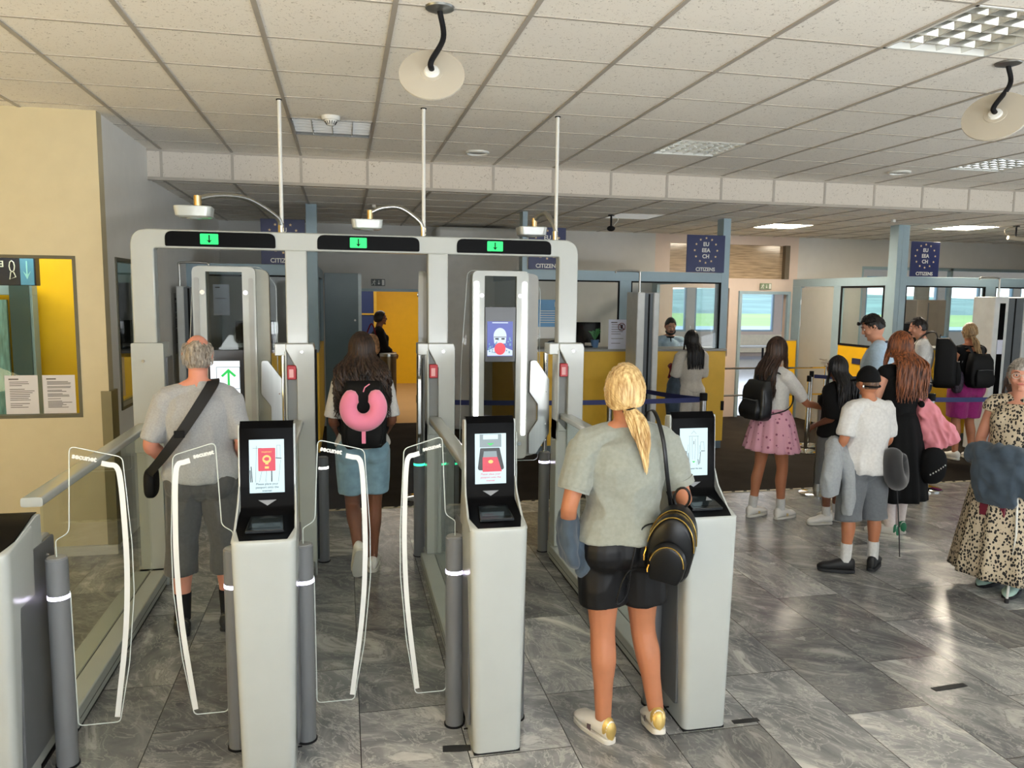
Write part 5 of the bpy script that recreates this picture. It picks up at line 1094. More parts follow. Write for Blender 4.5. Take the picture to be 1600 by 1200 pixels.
# ------------------------------------------------------------------ people
def skin(name, c): return mat(name, c, 0.5, spec=0.35, var=0.05, scale=14, sss=0.08)
SK_PALE = skin('skin_rosy', rgb(206, 140, 118)); SK_TAN = skin('skin_tanned', rgb(176, 116, 84)); SK_LIGHT = skin('skin_light', rgb(206, 150, 124)); SK_BROWN = skin('skin_brown', rgb(122, 78, 58)); SK_OLD = skin('skin_aged', rgb(200, 142, 120))
EYEW = mat('eye_white', rgb(225, 220, 214), 0.3); EYED = mat('eye_iris', rgb(52, 38, 30), 0.2); LIP = mat('lip_tone', rgb(176, 96, 88), 0.4); BROW = mat('eyebrow_tone', rgb(70, 54, 42), 0.7)
JD = dict(pel=(0, 0, .95), waist=(0, 0.005, 1.08), chest=(0, -.012, 1.27), neck=(0, -.022, 1.455), head=(0, .012, 1.625),
          shL=(-.168, -.015, 1.405), elL=(-.215, -.035, 1.125), wrL=(-.215, .05, .89), shR=(.168, -.015, 1.405), elR=(.215, -.035, 1.125), wrR=(.215, .05, .89),
          hipL=(-.085, 0, .91), knL=(-.095, .015, .50), anL=(-.10, -.02, .095), hipR=(.085, 0, .91), knR=(.095, .015, .50), anR=(.10, -.02, .095))
class Body:
    def __init__(s, label, loc, rz, H, g=1.0, fem=False, sk=SK_TAN, J=None, hyaw=0, hpitch=0, vox=0.008, footL=0, footR=0, pitL=0, pitR=0, curl=0.5, handdirs=None, group=None):
        s.H = H; s.s = H/1.75; s.g = g; s.fem = fem; s.vox = vox; s.sk = sk; s.foot = {'L': (footL, pitL), 'R': (footR, pitR)}
        s.root = thing('person', label, 'person', (loc[0], loc[1], 0.004 if loc[1] > 7.02 else 0.0), R(rz), group)
        j = dict(JD); j.update(J or {}); s.J = {k: Vector(v)*s.s for k, v in j.items()}
        s.hrot = (Matrix.Rotation(R(hyaw), 3, 'Z') @ Matrix.Rotation(R(hpitch), 3, 'X'))
        J = s.J; q = s.s; f = fem
        c0 = J['pel']-Vector((0, 0, .10*q)); mid = (J['chest']*0.45+J['neck']*0.55)
        hx = .172 if f else .160; wx = .122 if f else .140
        s.tp = [c0, J['pel'], J['waist'], J['chest'], mid, J['neck']-Vector((0, 0, .01))]
        s.tr = [(.115*g*q, .095*g*q), (hx*g*q, .118*g*q), (wx*g*q, .096*g*q), (.150*g*q, .112*g*q), (.142*g*q, .092*g*q), (.062*q, .058*q)]
        s.limb = {}
        for S_ in 'LR':
            sh, el, wr = J['sh'+S_], J['el'+S_], J['wr'+S_]
            s.limb['arm'+S_] = ([sh, sh.lerp(el, .5), el, el.lerp(wr, .35), wr], [r*q*(0.5+0.5*g)*(0.90 if f else 1) for r in (.052, .048, .040, .040, .027)])
            hp, kn, an = J['hip'+S_], J['kn'+S_], J['an'+S_]; back = Vector((0, -.012*q, 0))
            s.limb['leg'+S_] = ([hp, hp.lerp(kn, .45), kn, kn.lerp(an, .30)+back, kn.lerp(an, .62)+back*0.4, an], [r*q*(0.4+0.6*g) for r in (.092, .078, .056, .0575, .043, .036)])
        s.build()
    def seg(s, pts, rad, t0, t1, inf=0.0, inf1=None, n=22):
        c = catmull(pts, 8); N = len(c); rr_ = lerp_list([r if isinstance(r, tuple) else (r, r) for r in rad], N)
        a, b = t0*(N-1), t1*(N-1); out, ro = [], []
        for k in range(n):
            x = a+(b-a)*k/(n-1); i = min(int(x), N-2); f = x-i; e = inf if inf1 is None else inf+(inf1-inf)*k/(n-1)
            out.append(c[i].lerp(c[i+1], f)); ro.append(tuple(rr_[i][m]*(1-f)+rr_[i+1][m]*f+e for m in (0, 1)))
        return out, ro
    def addtube(s, mb, pts, rad, t0=0, t1=1, inf=0.0, inf1=None, seg=16, n=22):
        o, r = s.seg(pts, rad, t0, t1, inf, inf1, n); mb.tube(o, r, seg, flat=(1, 0, 0))
    def hand(s, mb, S_):
        J = s.J; q = s.s*0.98; w = J['wr'+S_]; e = J['el'+S_]; d = (w-e).normalized(); sg = 1 if S_ == 'L' else -1
        t = Vector((sg*0.55, 0.75, 0.25)); t = (t-d*t.dot(d)).normalized(); n = d.cross(t)*(1 if S_ == 'L' else -1); n.normalize()
        n = n if n.dot(Vector((-J['wr'+S_].x, 0, 0))) >= 0 else -n
        mb.tube([w-d*0.01*q, w+d*.03*q, w+d*.065*q, w+d*.088*q], [(.024*q, .020*q), (.036*q, .016*q), (.040*q, .014*q), (.036*q, .011*q)], 12, flat=t)
        for k, (o, L_) in enumerate(((.031, .072), (.0105, .082), (-.0105, .076), (-.031, .060))):
            p = w+d*(.075*q)+t*(o*q); dd = d+t*(o*2.0); dd.normalize(); pts = [p]
            for ln in (.42, .32, .26):
                dd = (dd+n*0.42).normalized(); p = p+dd*(L_*ln*q); pts.append(p)
            mb.tube(catmull(pts, 3), [.0092*q, .0086*q, .0078*q, .0066*q], 8)
        p = w+d*(.020*q)+t*(.022*q); p2 = p+(d*.55+t*.75+n*.25).normalized()*.040*q; p3 = p2+(d*.85+t*.25+n*.45).normalized()*.032*q
        mb.tube([p, p2, p3], [.0125*q, .0105*q, .008*q], 8)
    def build(s):
        J, q = s.J, s.s; mb = MB()
        s.addtube(mb, s.tp, s.tr, n=26, seg=20)
        for S_ in 'LR':
            sg = -1 if S_ == 'L' else 1
            mb.ell(J['sh'+S_]+Vector((-sg*.012*q, 0, -.004*q)), .056*q, .056*q, .056*q)
            mb.tube([J['neck']+Vector((0, 0, .02*q)), J['neck'].lerp(J['sh'+S_], .55)+Vector((0, 0, .012*q)), J['sh'+S_]], [(.045*q, .045*q), (.045*q, .036*q), (.048*q, .045*q)], 12)
            s.addtube(mb, *s.limb['arm'+S_]); s.addtube(mb, *s.limb['leg'+S_]); s.hand(mb, S_)
            mb.ell(J['hip'+S_]+Vector((0, -.050*q, -.005)), .088*q*s.g, .080*q*s.g, .092*q*s.g)
            a = J['an'+S_]; h, pt = s.foot[S_]; fm = Matrix.Rotation(R(h), 3, 'Z') @ Matrix.Rotation(R(pt), 3, 'X')
            fp = [a+fm@Vector(v)*q for v in ((0, -.040, -.050), (0, .0, -.042), (0, .07, -.048), (0, .125, -.058))]
            mb.tube(fp, [(.026*q, .028*q), (.031*q, .034*q), (.032*q, .020*q), (.024*q, .010*q)], 12, flat=fm@Vector((1, 0, 0)))
        if s.fem:
            for sg in (-1, 1): mb.ell(J['chest']+Vector((sg*.068*q, .085*q, .015*q)), .058*q, .050*q, .056*q)
        hb = J['head']-Vector((0, 0, .07*q)); mb.tube([J['neck']-Vector((0, 0, .03*q)), J['neck'].lerp(hb, .5), hb], [(.060*q, .058*q), (.052*q, .054*q), (.053*q, .056*q)], 16)
        # head
        c, rot = J['head'], s.hrot; o0 = len(mb.v); mb.ell((0, 0, 0), 1, 1, 1, nu=26, nv=18)
        for i in range(o0, len(mb.v)):
            x, y, z = mb.v[i]
            X, Y, Z = x*.074, y*.094, z*.117
            if z < 0: k = -z; X *= 1-.30*k*k; Y = Y*(1-.32*k*k) if y < 0 else Y*(1-.10*k*k)
            if z < -.2 and y > 0: Y += .006*(-z)
            if z > .3: X *= 1.02
            mb.v[i] = tuple(c+rot@(Vector((X, Y, Z))*q))
        def E(p, a, b, d_, nu=10, nv=7): mb.ell(c+rot@(Vector(p)*q), a*q, b*q, d_*q, rot, nu, nv)
        def T(ps, rs): mb.tube([c+rot@(Vector(p)*q) for p in ps], [r*q for r in rs], 10)
        T([(0, .082, .022), (0, .096, .004), (0, .107, -.018), (0, .096, -.030)], [.007, .009, .012, .008]); E((-.011, .094, -.024), .008, .009, .007); E((.011, .094, -.024), .008, .009, .007)
        E((0, .078, .034), .052, .014, .009); E((0, .083, -.054), .026, .011, .013); E((0, .078, -.092), .024, .018, .018)
        for sg in (-1, 1):
            E((sg*.036, .064, -.022), .027, .024, .030); E((sg*.077, -.006, -.004), .007, .018, .030); E((sg*.079, .0, .012), .010, .012, .014)
        s.body = remesh(mb, 'body', s.sk, min(s.vox, 0.0075), 3, s.root)
        for sg in (-1, 1):
            e = MB(); e.ell((0, 0, 0), .0125*q, .009*q, .0085*q, rot, 14, 9); o = e.build('eye', EYEW, s.root, smooth=True, loc=c+rot@Vector((sg*.031*q, .0835*q, .012*q)))
            e = MB(); e.ell((0, 0, 0), .0058*q, .003*q, .0058*q, rot, 10, 7); o2 = e.build('iris', EYED, o, smooth=True, loc=rot@Vector((0, .0082*q, 0)))
            e = MB(); e.tube([c+rot@(Vector(p)*q) for p in ((sg*.014, .0935, .032), (sg*.031, .0925, .038), (sg*.048, .080, .031))], [(.0035*q, .0025*q), (.004*q, .003*q), (.002*q, .002*q)], 6); e.build('eyebrow', BROW, s.root, smooth=True)
            e = MB(); e.tube([c+rot@(Vector(p)*q) for p in ((sg*.018, .0895, .0185), (sg*.031, .0935, .0215), (sg*.045, .083, .0155))], .0024*q, 6); e.build('eyelid', s.sk, s.root, smooth=True)
        e = MB(); e.tube([c+rot@(Vector(p)*q) for p in ((-.024, .0875, -.0545), (-.008, .0955, -.051), (0, .0965, -.0525), (.008, .0955, -.051), (.024, .0875, -.0545))], [(.0015*q, .0015*q), (.004*q, .006*q), (.004*q, .0065*q), (.004*q, .006*q), (.0015*q, .0015*q)], 8, flat=(0, 1, 0)); e.build('lips', LIP, s.root, smooth=True)
    # ---- clothing
    def shirt(s, m, name='t_shirt', hem=0.12, sleeve=0.36, inf=.018, sinf=.022, amp=.005, hemflare=.02, neck=0.985, sc=(9, 9, 6), seed=1.0, vox=None, arms='LR'):
        mb = MB(); q = s.s
        s.addtube(mb, s.tp, s.tr, hem, neck, inf+hemflare, inf*0.45, 22, 26)
        s._bust(mb, inf*.9+.004)
        for S_ in arms:
            J = s.J; p, r = s.limb['arm'+S_]
            mb.ell(J['sh'+S_]+Vector(((.012 if S_ == 'L' else -.012)*q, 0, -.002)), (.056*q+inf*.8), .056*q+inf*.8, .054*q+inf*.6)
            mb.tube([J['neck']+Vector((0, 0, -.015*q)), J['neck'].lerp(J['sh'+S_], .55)+Vector((0, 0, .008*q)), J['sh'+S_]], [(.05*q+inf*.4, .048*q+inf*.4), (.045*q+inf*.6, .038*q+inf*.6), (.048*q+inf, .045*q+inf)], 12)
            if sleeve: s.addtube(mb, p, r, 0, sleeve, sinf*0.8, sinf)
        o = remesh(mb, name, m, vox or s.vox, 3, s.root, seed, amp, sc)
        return o
    def _bust(s, mb, inf):
        if s.fem:
            for sg in (-1, 1): s_ = s.s; mb.ell(s.J['chest']+Vector((sg*.068*s_, .080*s_, .015*s_)), .058*s_+inf, .050*s_+inf, .056*s_+inf)
    def shorts(s, m, name='shorts', end=0.42, inf=.016, inf1=.04, top=0.34, amp=.005, seed=2.0, sc=(8, 8, 5), wa=.012):
        mb = MB(); q = s.s
        s.addtube(mb, s.tp, s.tr, 0.0, top, .016, wa, 22, 14)
        for S_ in 'LR':
            p, r = s.limb['leg'+S_]; s.addtube(mb, p, r, 0, end, inf, inf1, 18)
            mb.ell(s.J['hip'+S_]+Vector((0, -.050*q, -.005)), .088*q*s.g+inf, .080*q*s.g+inf, .092*q*s.g+inf)
        mb.ell(s.J['pel']+Vector((0, -.040*q, -.035*q)), .10*q*s.g, .086*q*s.g+inf, .10*q*s.g+inf)
        return remesh(mb, name, m, s.vox, 5, s.root, seed, amp, sc)
    def skirt(s, m, z1, r1, name='skirt', z0=None, r0=None, amp=.01, folds=12, seed=3.0, yb=0.8, drop=0.0, off=(0, 0)):
        q = s.s; c = s.J['pel']; z0 = z0 if z0 is not None else s.J['waist'].z; loops = []; N = 96; nz = 16
        r0 = r0 or .135*q*s.g
        for k in range(nz+1):
            t = k/nz; z = z0+(z1-z0)*t; e = t**0.75; w = r0+(r1-r0)*e; lo = []
            hipb = .03*sin(min(1, t*3.2)*pi/2)*q*s.g
            for i in range(N):
                a = 2*pi*i/N; f = amp*t*(sin(folds*a+seed)+0.5*sin(folds*1.9*a+2*seed+z*3))
                lo.append((c.x+off[0]*t+(w+hipb+f)*cos(a), c.y+off[1]*t+(w*yb+hipb+f)*sin(a), z))
            loops.append(lo)
        mb = MB(); mb.loop_loft(loops, cap=False); o = mb.build(name, m, s.root, smooth=True)
        sm = o.modifiers.new('thickness', 'SOLIDIFY'); sm.thickness = 0.003
        return o
    def socks(s, m, t0=0.80, name='sock', which='LR', inf=.004):
        for S_ in which:
            mb = MB(); p, r = s.limb['leg'+S_]; s.addtube(mb, p, r, t0, 1.0, inf, inf+.002, 16, 12); mb.build(name, m, s.root, smooth=True)
    def shoes(s, up, so, lace=None, L_=.27, name='shoe', heel=None, tongue=None, stripe=None, high=1.0, which='LR'):
        q = s.s
        for S_ in which:
            h, pt = s.foot[S_]; a = s.J['an'+S_]
            t = MB(); st = [(-.082, .010, .02, .072), (-.074, .030, .0, .090), (-.045, .037, 0, .100), (0, .039, 0, .094), (.05, .043, 0, .074), (.10, .047, 0, .056), (.145, .045, 0, .048), (.175, .030, 0, .032), (.188, .012, 0, .022)]
            lo = []
            for y, w, _, hh in st:
                hh = hh*high if y < .03 else hh*1.12
                lo.append([(w*cos(2*pi*k/20), y, .016+max(0, hh/2+hh/2*sin(2*pi*k/20)*(1 if sin(2*pi*k/20) > 0 else 1))) for k in range(20)])
            t.loop_loft(lo); M_ = Matrix.Translation(a) @ Matrix.Rotation(R(h), 4, 'Z') @ Matrix.Rotation(R(pt), 4, 'X') @ Matrix.Translation(Vector((0, .015*q, -.092*q))) @ Matrix.Scale(q*L_/.27, 4)
            o = t.build(name, up, s.root, smooth=True); o.matrix_local = M_
            t = MB(); pl = rpoly([(-.030, -.085), (.030, -.085), (.040, -.02), (.049, .09), (.034, .185), (-.034, .185), (-.049, .09), (-.040, -.02)], [.03, .03, .05, .08, .05, .05, .08, .05], 4); t.prism(pl, 'z', 0.0, .024); t.build('sole', so, o, bevel=.004)
            if lace:
                t = MB()
                for k in range(5):
                    y = .035+k*.018; z = .080-k*.007; t.tube([(-.022, y, z-.004), (0, y+.003, z+.002), (.022, y, z-.004)], .003, 6)
                t.build('laces', lace, o)
            if heel:
                t = MB(); t.loop_loft([[(w*1.04*cos(2*pi*k/16), y-.002, .020+(hh/2+hh/2*sin(2*pi*k/16))*1.03) for k in range(16)] for y, w, hh in ((-.083, .010, .062), (-.075, .028, .080), (-.050, .0355, .096))]); t.build('heel_patch', heel, o, smooth=True)
            if stripe:
                t = MB()
                for sg in (-1, 1):
                    for k, mm in enumerate((0, 1, 2)): t.add([(sg*.0465, .02+k*.010, .03), (sg*.0465, .027+k*.010, .03), (sg*.040, .035+k*.010, .062), (sg*.040, .028+k*.010, .062)], [(0, 1, 2, 3)])
                t.build('side_stripes', stripe, o)
    # ---- hair
    def HP(s, v, k=1.0): return s.J['head']+s.hrot@(Vector(v)*s.s*k)
    def cap_hair(s, m, name='hair', bald=False, line=-.065, side=-.012, front=.052, thick=1.07, amp=.004, fy=.055, up_=1.06):
        q = s.s; mb = MB(); mb.ell((0, 0, 0), 1, 1, 1, nu=40, nv=28); me_v = []
        for x, y, z in mb.v:
            X, Y, Z = x*.077*thick, y*.097*thick, z*.118*up_
            k = -z if z < 0 else 0
            if z < 0: X *= 1-.24*k*k; Y = Y*(1-.30*k*k) if y < 0 else Y*(1-.1*k*k)
            inside = False
            lim = line if Y < -.03 else (line+(side-line)*min(1, (Y+.03)/.045) if Y < .015 else side+(front-side)*min(1, (Y-.015)/(fy-.015)) if Y < fy else front)
            if Z < lim: inside = True
            if Y > fy+.012 and Z < front+.03: inside = True
            if bald and Z > .066 and Y > -.066+0.3*max(0, Z-.1) and abs(X) < .060: inside = True
            if bald and Y > .02: inside = True
            d = .80 if inside else 1.0
            p = Vector((X, Y, Z))*d
            n_ = noise.noise(Vector((X*60, Y*60, Z*30)))*amp if not inside else 0
            me_v.append(tuple(s.J['head']+s.hrot@((p+p.normalized()*n_)*q)))
        mb.v = me_v
        return mb.build(name, m, s.root, smooth=True)
    def tufts(s, mb, n=160, ln=.035, band=None, seed=5, r=.004):
        rnd = random.Random(seed)
        for k in range(n):
            a = rnd.uniform(-pi, pi); ph = rnd.uniform(.1, 1.9); x, y, z = sin(ph)*sin(a), -sin(ph)*cos(a), cos(ph)
            if band and not band(x, y, z): continue
            P = Vector((x*.080, y*.101, z*.122)); t1 = (Vector((x*cos(ph)/max(.2, sin(ph)), y*cos(ph)/max(.2, sin(ph)), -sin(ph)))).normalized(); n_ = P.normalized()
            mb.tube([s.HP(P-n_*.004), s.HP(P+t1*ln*.5+n_*.005), s.HP(P+t1*ln+n_*.002)], [(r*s.s, r*.6*s.s), (r*s.s, r*.6*s.s), (.0008, .0008)], 5)
    def long_hair(s, m, zend, amax=120, n=90, wav=.008, freq=22, flare=.25, rad=.011, yback=-.13, seed=3, name='hair', ragged=.05, part=0.0, tie=None, frontz=.05, curl=0.0, wmax=None):
        rnd = random.Random(seed); q = s.s; mb = MB(); c = s.J['head']
        mb.ell((0, 0, 0), 1, 1, 1, nu=30, nv=20)
        for i, (x, y, z) in enumerate(mb.v):
            X, Y, Z = x*.080, y*.101, z*.121
            d = .80 if (Y > .045 and Z < frontz) or Z < -.085 or (Y > .0 and Z < -.03) else 1.0
            mb.v[i] = tuple(c+s.hrot@(Vector((X, Y, Z))*d*q))
        for k in range(n):
            a = R(-amax+2*amax*(k+.5)/n+rnd.uniform(-3, 3)); lay = rnd.random(); pts = []
            rx, ry, rz_ = .080+.010*lay, .101+.010*lay, .120+.006*lay; ph1 = rnd.uniform(.05, .5)
            for j in range(6):
                ph = ph1+(R(98)-ph1)*j/5; pts.append(s.HP((rx*sin(ph)*sin(a)+part*(1-j/5)*.02, -ry*sin(ph)*cos(a), rz_*cos(ph))))
            p0 = pts[-1]; ze = zend+rnd.uniform(-ragged, ragged)*q+ragged*q*.6*(abs(a)/R(amax))**2; side_ = sin(a); m_ = 12; fz = rnd.uniform(0, 6.28)
            yb = s.J['chest'].y+(yback-.03*lay)*q if abs(a) < R(100) else p0.y*0.4
            if ze > p0.z-.04: ze = p0.z-.06
            for j in range(1, m_+1):
                t = j/m_; z = p0.z+(ze-p0.z)*t; e = min(1, t*2.2); e = e*e*(3-2*e)
                x = p0.x*(1+flare*e*2.0)+side_*flare*.10*q*e; y = p0.y+(yb-p0.y)*e*(.5+.5*cos(a*.5))
                if wmax: x = c.x+max(-wmax, min(wmax, x-c.x))
                w_ = wav*q*min(1, t*2.5+.2)
                pts.append(Vector((x+w_*sin(z*freq/q+fz)*(1+curl*t), y+w_*.8*cos(z*freq*1.1/q+fz), z)))
            r0_ = rad*q*(.75+.5*rnd.random())
            mb.tube(pts, [(r0_*.6, r0_*.5), (r0_, r0_*.55), (r0_*1.1, r0_*.65), (r0_, r0_*.6), (r0_*.2, r0_*.15)], 6)
        return mb.build(name, m, s.root, smooth=True)
    def tied_hair(s, m, tie, tail_end, n=120, ntail=34, seed=4, name='hair', rad=.0065, tr=.020, wav=.004, sway=.012):
        rnd = random.Random(seed); q = s.s; mb = MB(); c = s.J['head']
        mb.ell((0, 0, 0), 1, 1, 1, nu=30, nv=20)
        for i, (x, y, z) in enumerate(mb.v):
            X, Y, Z = x*.079, y*.100, z*.121
            d = .80 if (Y > .05 and Z < .05) or Z < -.075 or (Y > .01 and Z < -.02) else 1.0
            mb.v[i] = tuple(c+s.hrot@(Vector((X, Y, Z))*d*q))
        T = Vector(tie).normalized()
        for k in range(n):
            a = rnd.uniform(-pi, pi); ph = rnd.uniform(.15, 1.75); P = Vector((sin(ph)*sin(a), -sin(ph)*cos(a), cos(ph)))
            if P.y > .55 and P.z < .45: continue
            if P.y > .2 and P.z < -.1: continue
            pts = []
            for j in range(9):
                t = j/8; d = P.slerp(T, t) if P.dot(T) > -.98 else P.lerp(T, t); lift = 1+.05*sin(pi*t)*rnd.uniform(.3, 1)
                pts.append(s.HP((d.x*.0835*lift, d.y*.104*lift, d.z*.125*lift)))
            mb.tube(pts, [(rad*q*.3, rad*q*.3), (rad*q*1.3, rad*q*.5), (rad*q, rad*q*.5), (rad*q*.8, rad*q*.5)], 5)
        tp = s.HP((T.x*.088, T.y*.110, T.z*.13)); te = Vector(tail_end)
        for k in range(ntail):
            a = rnd.uniform(0, 6.28); r_ = tr*q*math.sqrt(rnd.random()); pts = []; e1 = rnd.uniform(-.02, .03)
            for j in range(12):
                t = j/11; b = tp.lerp(te, t)+Vector((0, -.03*q*sin(pi*t), .02*q*sin(pi*min(1, t*2)))); w_ = (.55+.9*sin(pi*min(1, t*1.15+.05)))*(1-.65*t*t)
                pts.append(b+Vector((r_*cos(a)*w_+sway*q*sin(pi*t), r_*sin(a)*w_*.8, e1*t))+Vector((wav*sin(t*9+a*3), 0, 0)))
            mb.tube(pts, [(rad*q*.9, rad*q*.7), (rad*q*1.2, rad*q*.8), (rad*q, rad*q*.7), (.001, .001)], 5)
        o = mb.build(name, m, s.root, smooth=True)
        t = MB(); d = (te-tp).normalized(); pr_ = d.orthogonal().normalized(); w2 = d.cross(pr_); t.tube([tp+d*.012+(pr_*cos(2*pi*k/16)+w2*sin(2*pi*k/16))*tr*q*.85 for k in range(17)], .004*q, 6); t.build('hair_tie', MBLACK, s.root, smooth=True)
        return o

def spot_mat():
    m = bpy.data.materials.new('leopard_print'); m.use_nodes = True; t = m.node_tree; b = t.nodes['Principled BSDF']; N = t.nodes.new; L = t.links.new
    tc_ = N('ShaderNodeTexCoord'); mp = N('ShaderNodeMapping'); mp.inputs['Scale'].default_value = (1, 1, .72); L(tc_.outputs['Object'], mp.inputs[0])
    n = N('ShaderNodeTexNoise'); n.inputs['Scale'].default_value = 30; n.inputs['Detail'].default_value = 1; L(mp.outputs[0], n.inputs['Vector'])
    mx = N('ShaderNodeVectorMath'); mx.operation = 'SCALE'; mx.inputs['Scale'].default_value = .014; L(n.outputs['Color'], mx.inputs[0])
    ad = N('ShaderNodeVectorMath'); L(mp.outputs[0], ad.inputs[0]); L(mx.outputs[0], ad.inputs[1])
    v = N('ShaderNodeTexVoronoi'); v.inputs['Scale'].default_value = 60; v.inputs['Randomness'].default_value = .85; L(ad.outputs[0], v.inputs['Vector'])
    r = N('ShaderNodeValToRGB'); r.color_ramp.interpolation = 'CONSTANT'; r.color_ramp.elements[0].color = (*rgb(24, 22, 22), 1); r.color_ramp.elements[1].position = .43; r.color_ramp.elements[1].color = (*rgb(190, 176, 152), 1)
    L(v.outputs['Distance'], r.inputs[0]); L(r.outputs[0], b.inputs['Base Color']); b.inputs['Roughness'].default_value = .8
    return m
def dots_mat():
    m = bpy.data.materials.new('pink_flower_print'); m.use_nodes = True; t = m.node_tree; b = t.nodes['Principled BSDF']; N = t.nodes.new; L = t.links.new
    tc_ = N('ShaderNodeTexCoord'); v = N('ShaderNodeTexVoronoi'); v.inputs['Scale'].default_value = 22; L(tc_.outputs['Object'], v.inputs['Vector'])
    r = N('ShaderNodeValToRGB'); r.color_ramp.interpolation = 'CONSTANT'; r.color_ramp.elements[0].color = (*rgb(150, 84, 110), 1); r.color_ramp.elements[1].position = .24; r.color_ramp.elements[1].color = (*rgb(222, 166, 186), 1)
    L(v.outputs['Distance'], r.inputs[0]); L(r.outputs[0], b.inputs['Base Color']); b.inputs['Roughness'].default_value = .8
    return m
def fab(name, c, **k): return mat(name, c, k.pop('rough', 0.85), spec=0.2, sheen=k.pop('sheen', 0.2), var=k.pop('var', 0.08), scale=k.pop('scale', 60), bump=0.15, bscale=500, **k)
TGREY = fab('grey_marl_jersey', rgb(160, 161, 162), var=.1, scale=120); TSAGE = fab('sage_grey_jersey', rgb(138, 141, 132)); TWHITE = fab('white_jersey', rgb(202, 201, 198)); TBLK = fab('black_fabric', rgb(14, 14, 15), sheen=0.0); CHAR = fab('charcoal_cotton', rgb(82, 82, 82))
DENIM = fab('washed_light_denim', rgb(128, 160, 178), var=.2, scale=12); DDEN = fab('dark_denim', rgb(64, 76, 88), var=.2, scale=14); SGREY = fab('grey_sweat', rgb(104, 108, 112)); LGREY = fab('pale_grey_sweat', rgb(150, 154, 156)); MAGF = fab('magenta_fabric', rgb(150, 44, 112)); PBLUE = fab('pale_blue_cotton', rgb(176, 200, 220)); LINEN = fab('off_white_linen', rgb(196, 190, 180)); NAVYF = fab('navy_fabric', rgb(38, 44, 62)); BURG = fab('burgundy_fabric', rgb(110, 20, 34))
SHOEW = mat('white_leather', rgb(226, 222, 214), 0.45); SOLEW = mat('white_rubber', rgb(206, 202, 192), 0.6); SHOEB = mat('black_mesh_shoe', rgb(22, 22, 24), 0.6); SOLEB = mat('black_rubber', rgb(30, 30, 32), 0.7); GOLDL = mat('gold_leather', rgb(206, 176, 104), 0.3, metal=0.5)

# --- bald man
b = Body('person with balding grey head, grey T-shirt and charcoal cropped trousers waiting in the first lane', (-.80, 4.60), 2, 1.715, 1.10, sk=SK_PALE, hpitch=-6,
         J=dict(elL=(-.255, -.05, 1.13), wrL=(-.20, .13, .98), elR=(.235, -.05, 1.13), wrR=(.19, .16, 1.0), anL=(-.125, -.03, .085), anR=(.125, -.0, .085), knL=(-.12, .01, .5), knR=(.12, .01, .5), shL=(-.162, -.015, 1.385), shR=(.162, -.015, 1.385)), footL=12, footR=-20, vox=.0065)
b.shirt(TGREY, hem=.13, sleeve=.44, inf=.020, sinf=.020, amp=.008, hemflare=.022, vox=.006)
b.shorts(CHAR, 'cropped_trousers', end=.63, inf=.012, inf1=.030, amp=.007)
b.socks(TBLK, .80); b.shoes(mat('olive_strap_leather', rgb(98, 92, 72), .6), SOLEB, name='sandal', heel=SHOEB)
b.cap_hair(hair_mat('grey_short_hair', rgb(98, 86, 74), rgb(176, 166, 152)), bald=True, line=-.078, thick=1.03, up_=1.02)
mb = MB(); b.tufts(mb, 420, .030, lambda x, y, z: y < .25 and z < .62 and z > -.62 and not (z > .45 and abs(x) < .5), r=.0035); mb.build('hair_tufts', MATS['grey_short_hair'], b.root, smooth=True)
BAGB = mat('black_bag_nylon', rgb(12, 12, 13), .65, spec=.25, bump=.2, bscale=200); WEB = mat('black_webbing', rgb(16, 16, 18), .7)
def worn(name, label, cat, loc, rz): return thing(name, label, cat, loc, R(rz))
t = worn('crossbody_bag', 'black crossbody bag at the bald man\'s left hip, its strap over his back', 'bag', (-.80, 4.60, 0), 2)
mb = MB(); cs = catmull([(.070, .03, 1.455), (.085, -.075, 1.445), (.03, -.160, 1.345), (-.07, -.192, 1.19), (-.175, -.160, 1.05), (-.258, -.05, .95), (-.270, .04, .90)], 7); lo = []
for k, p in enumerate(cs):
    d = (cs[min(k+1, len(cs)-1)]-cs[max(k-1, 0)]).normalized(); o_ = Vector((p.x*.6, -1, .1 if k > 10 else .8)).normalized() if p.y < .0 else Vector((0, -.3, 1)).normalized(); wd = d.cross(o_).normalized(); w_ = .034-.014*k/len(cs); lo.append([p+wd*w_+o_*.004, p+wd*w_-o_*.004, p-wd*w_-o_*.004, p-wd*w_+o_*.004])
mb.loop_loft(lo); mb.build('strap', WEB, t, smooth=True)
mb = MB(); mb.box(-.105, -.050, -.203, -.192, 1.165, 1.205); mb.build('buckle', MBLACK, t, bevel=.004)
mb = MB(); mb.ell((-.275, .06, .87), .035, .085, .085, e=.6, nu=20, nv=12); mb.build('pouch', BAGB, t, smooth=True)

# --- curly haired girl
b = Body('person with long curly dark hair and pale denim shorts walking through the middle lane', (.12, 5.42), 0, 1.69, .94, True, SK_BROWN,
         J=dict(knL=(-.075, .06, .49), anL=(-.045, -.20, .235), anR=(.065, .0, .09), knR=(.08, .02, .49), shL=(-.148, -.015, 1.39), shR=(.148, -.015, 1.39), elL=(-.205, -.05, 1.13), wrL=(-.17, .12, 1.0), elR=(.205, -.05, 1.13), wrR=(.17, .12, 1.0)), pitL=-62, footR=-6, footL=8, vox=.008)
b.shirt(TWHITE, hem=.16, sleeve=.46, inf=.018, sinf=.026); b.shorts(DENIM, 'denim_shorts', end=.31, inf=.022, inf1=.036)
b.shoes(SHOEW, SOLEW, SHOEW)
b.long_hair(hair_mat('dark_curly_hair', rgb(14, 10, 9), rgb(74, 54, 42)), 1.16, 128, 300, .015, 46, .34, .0075, -.15, 8, ragged=.08, curl=.6)
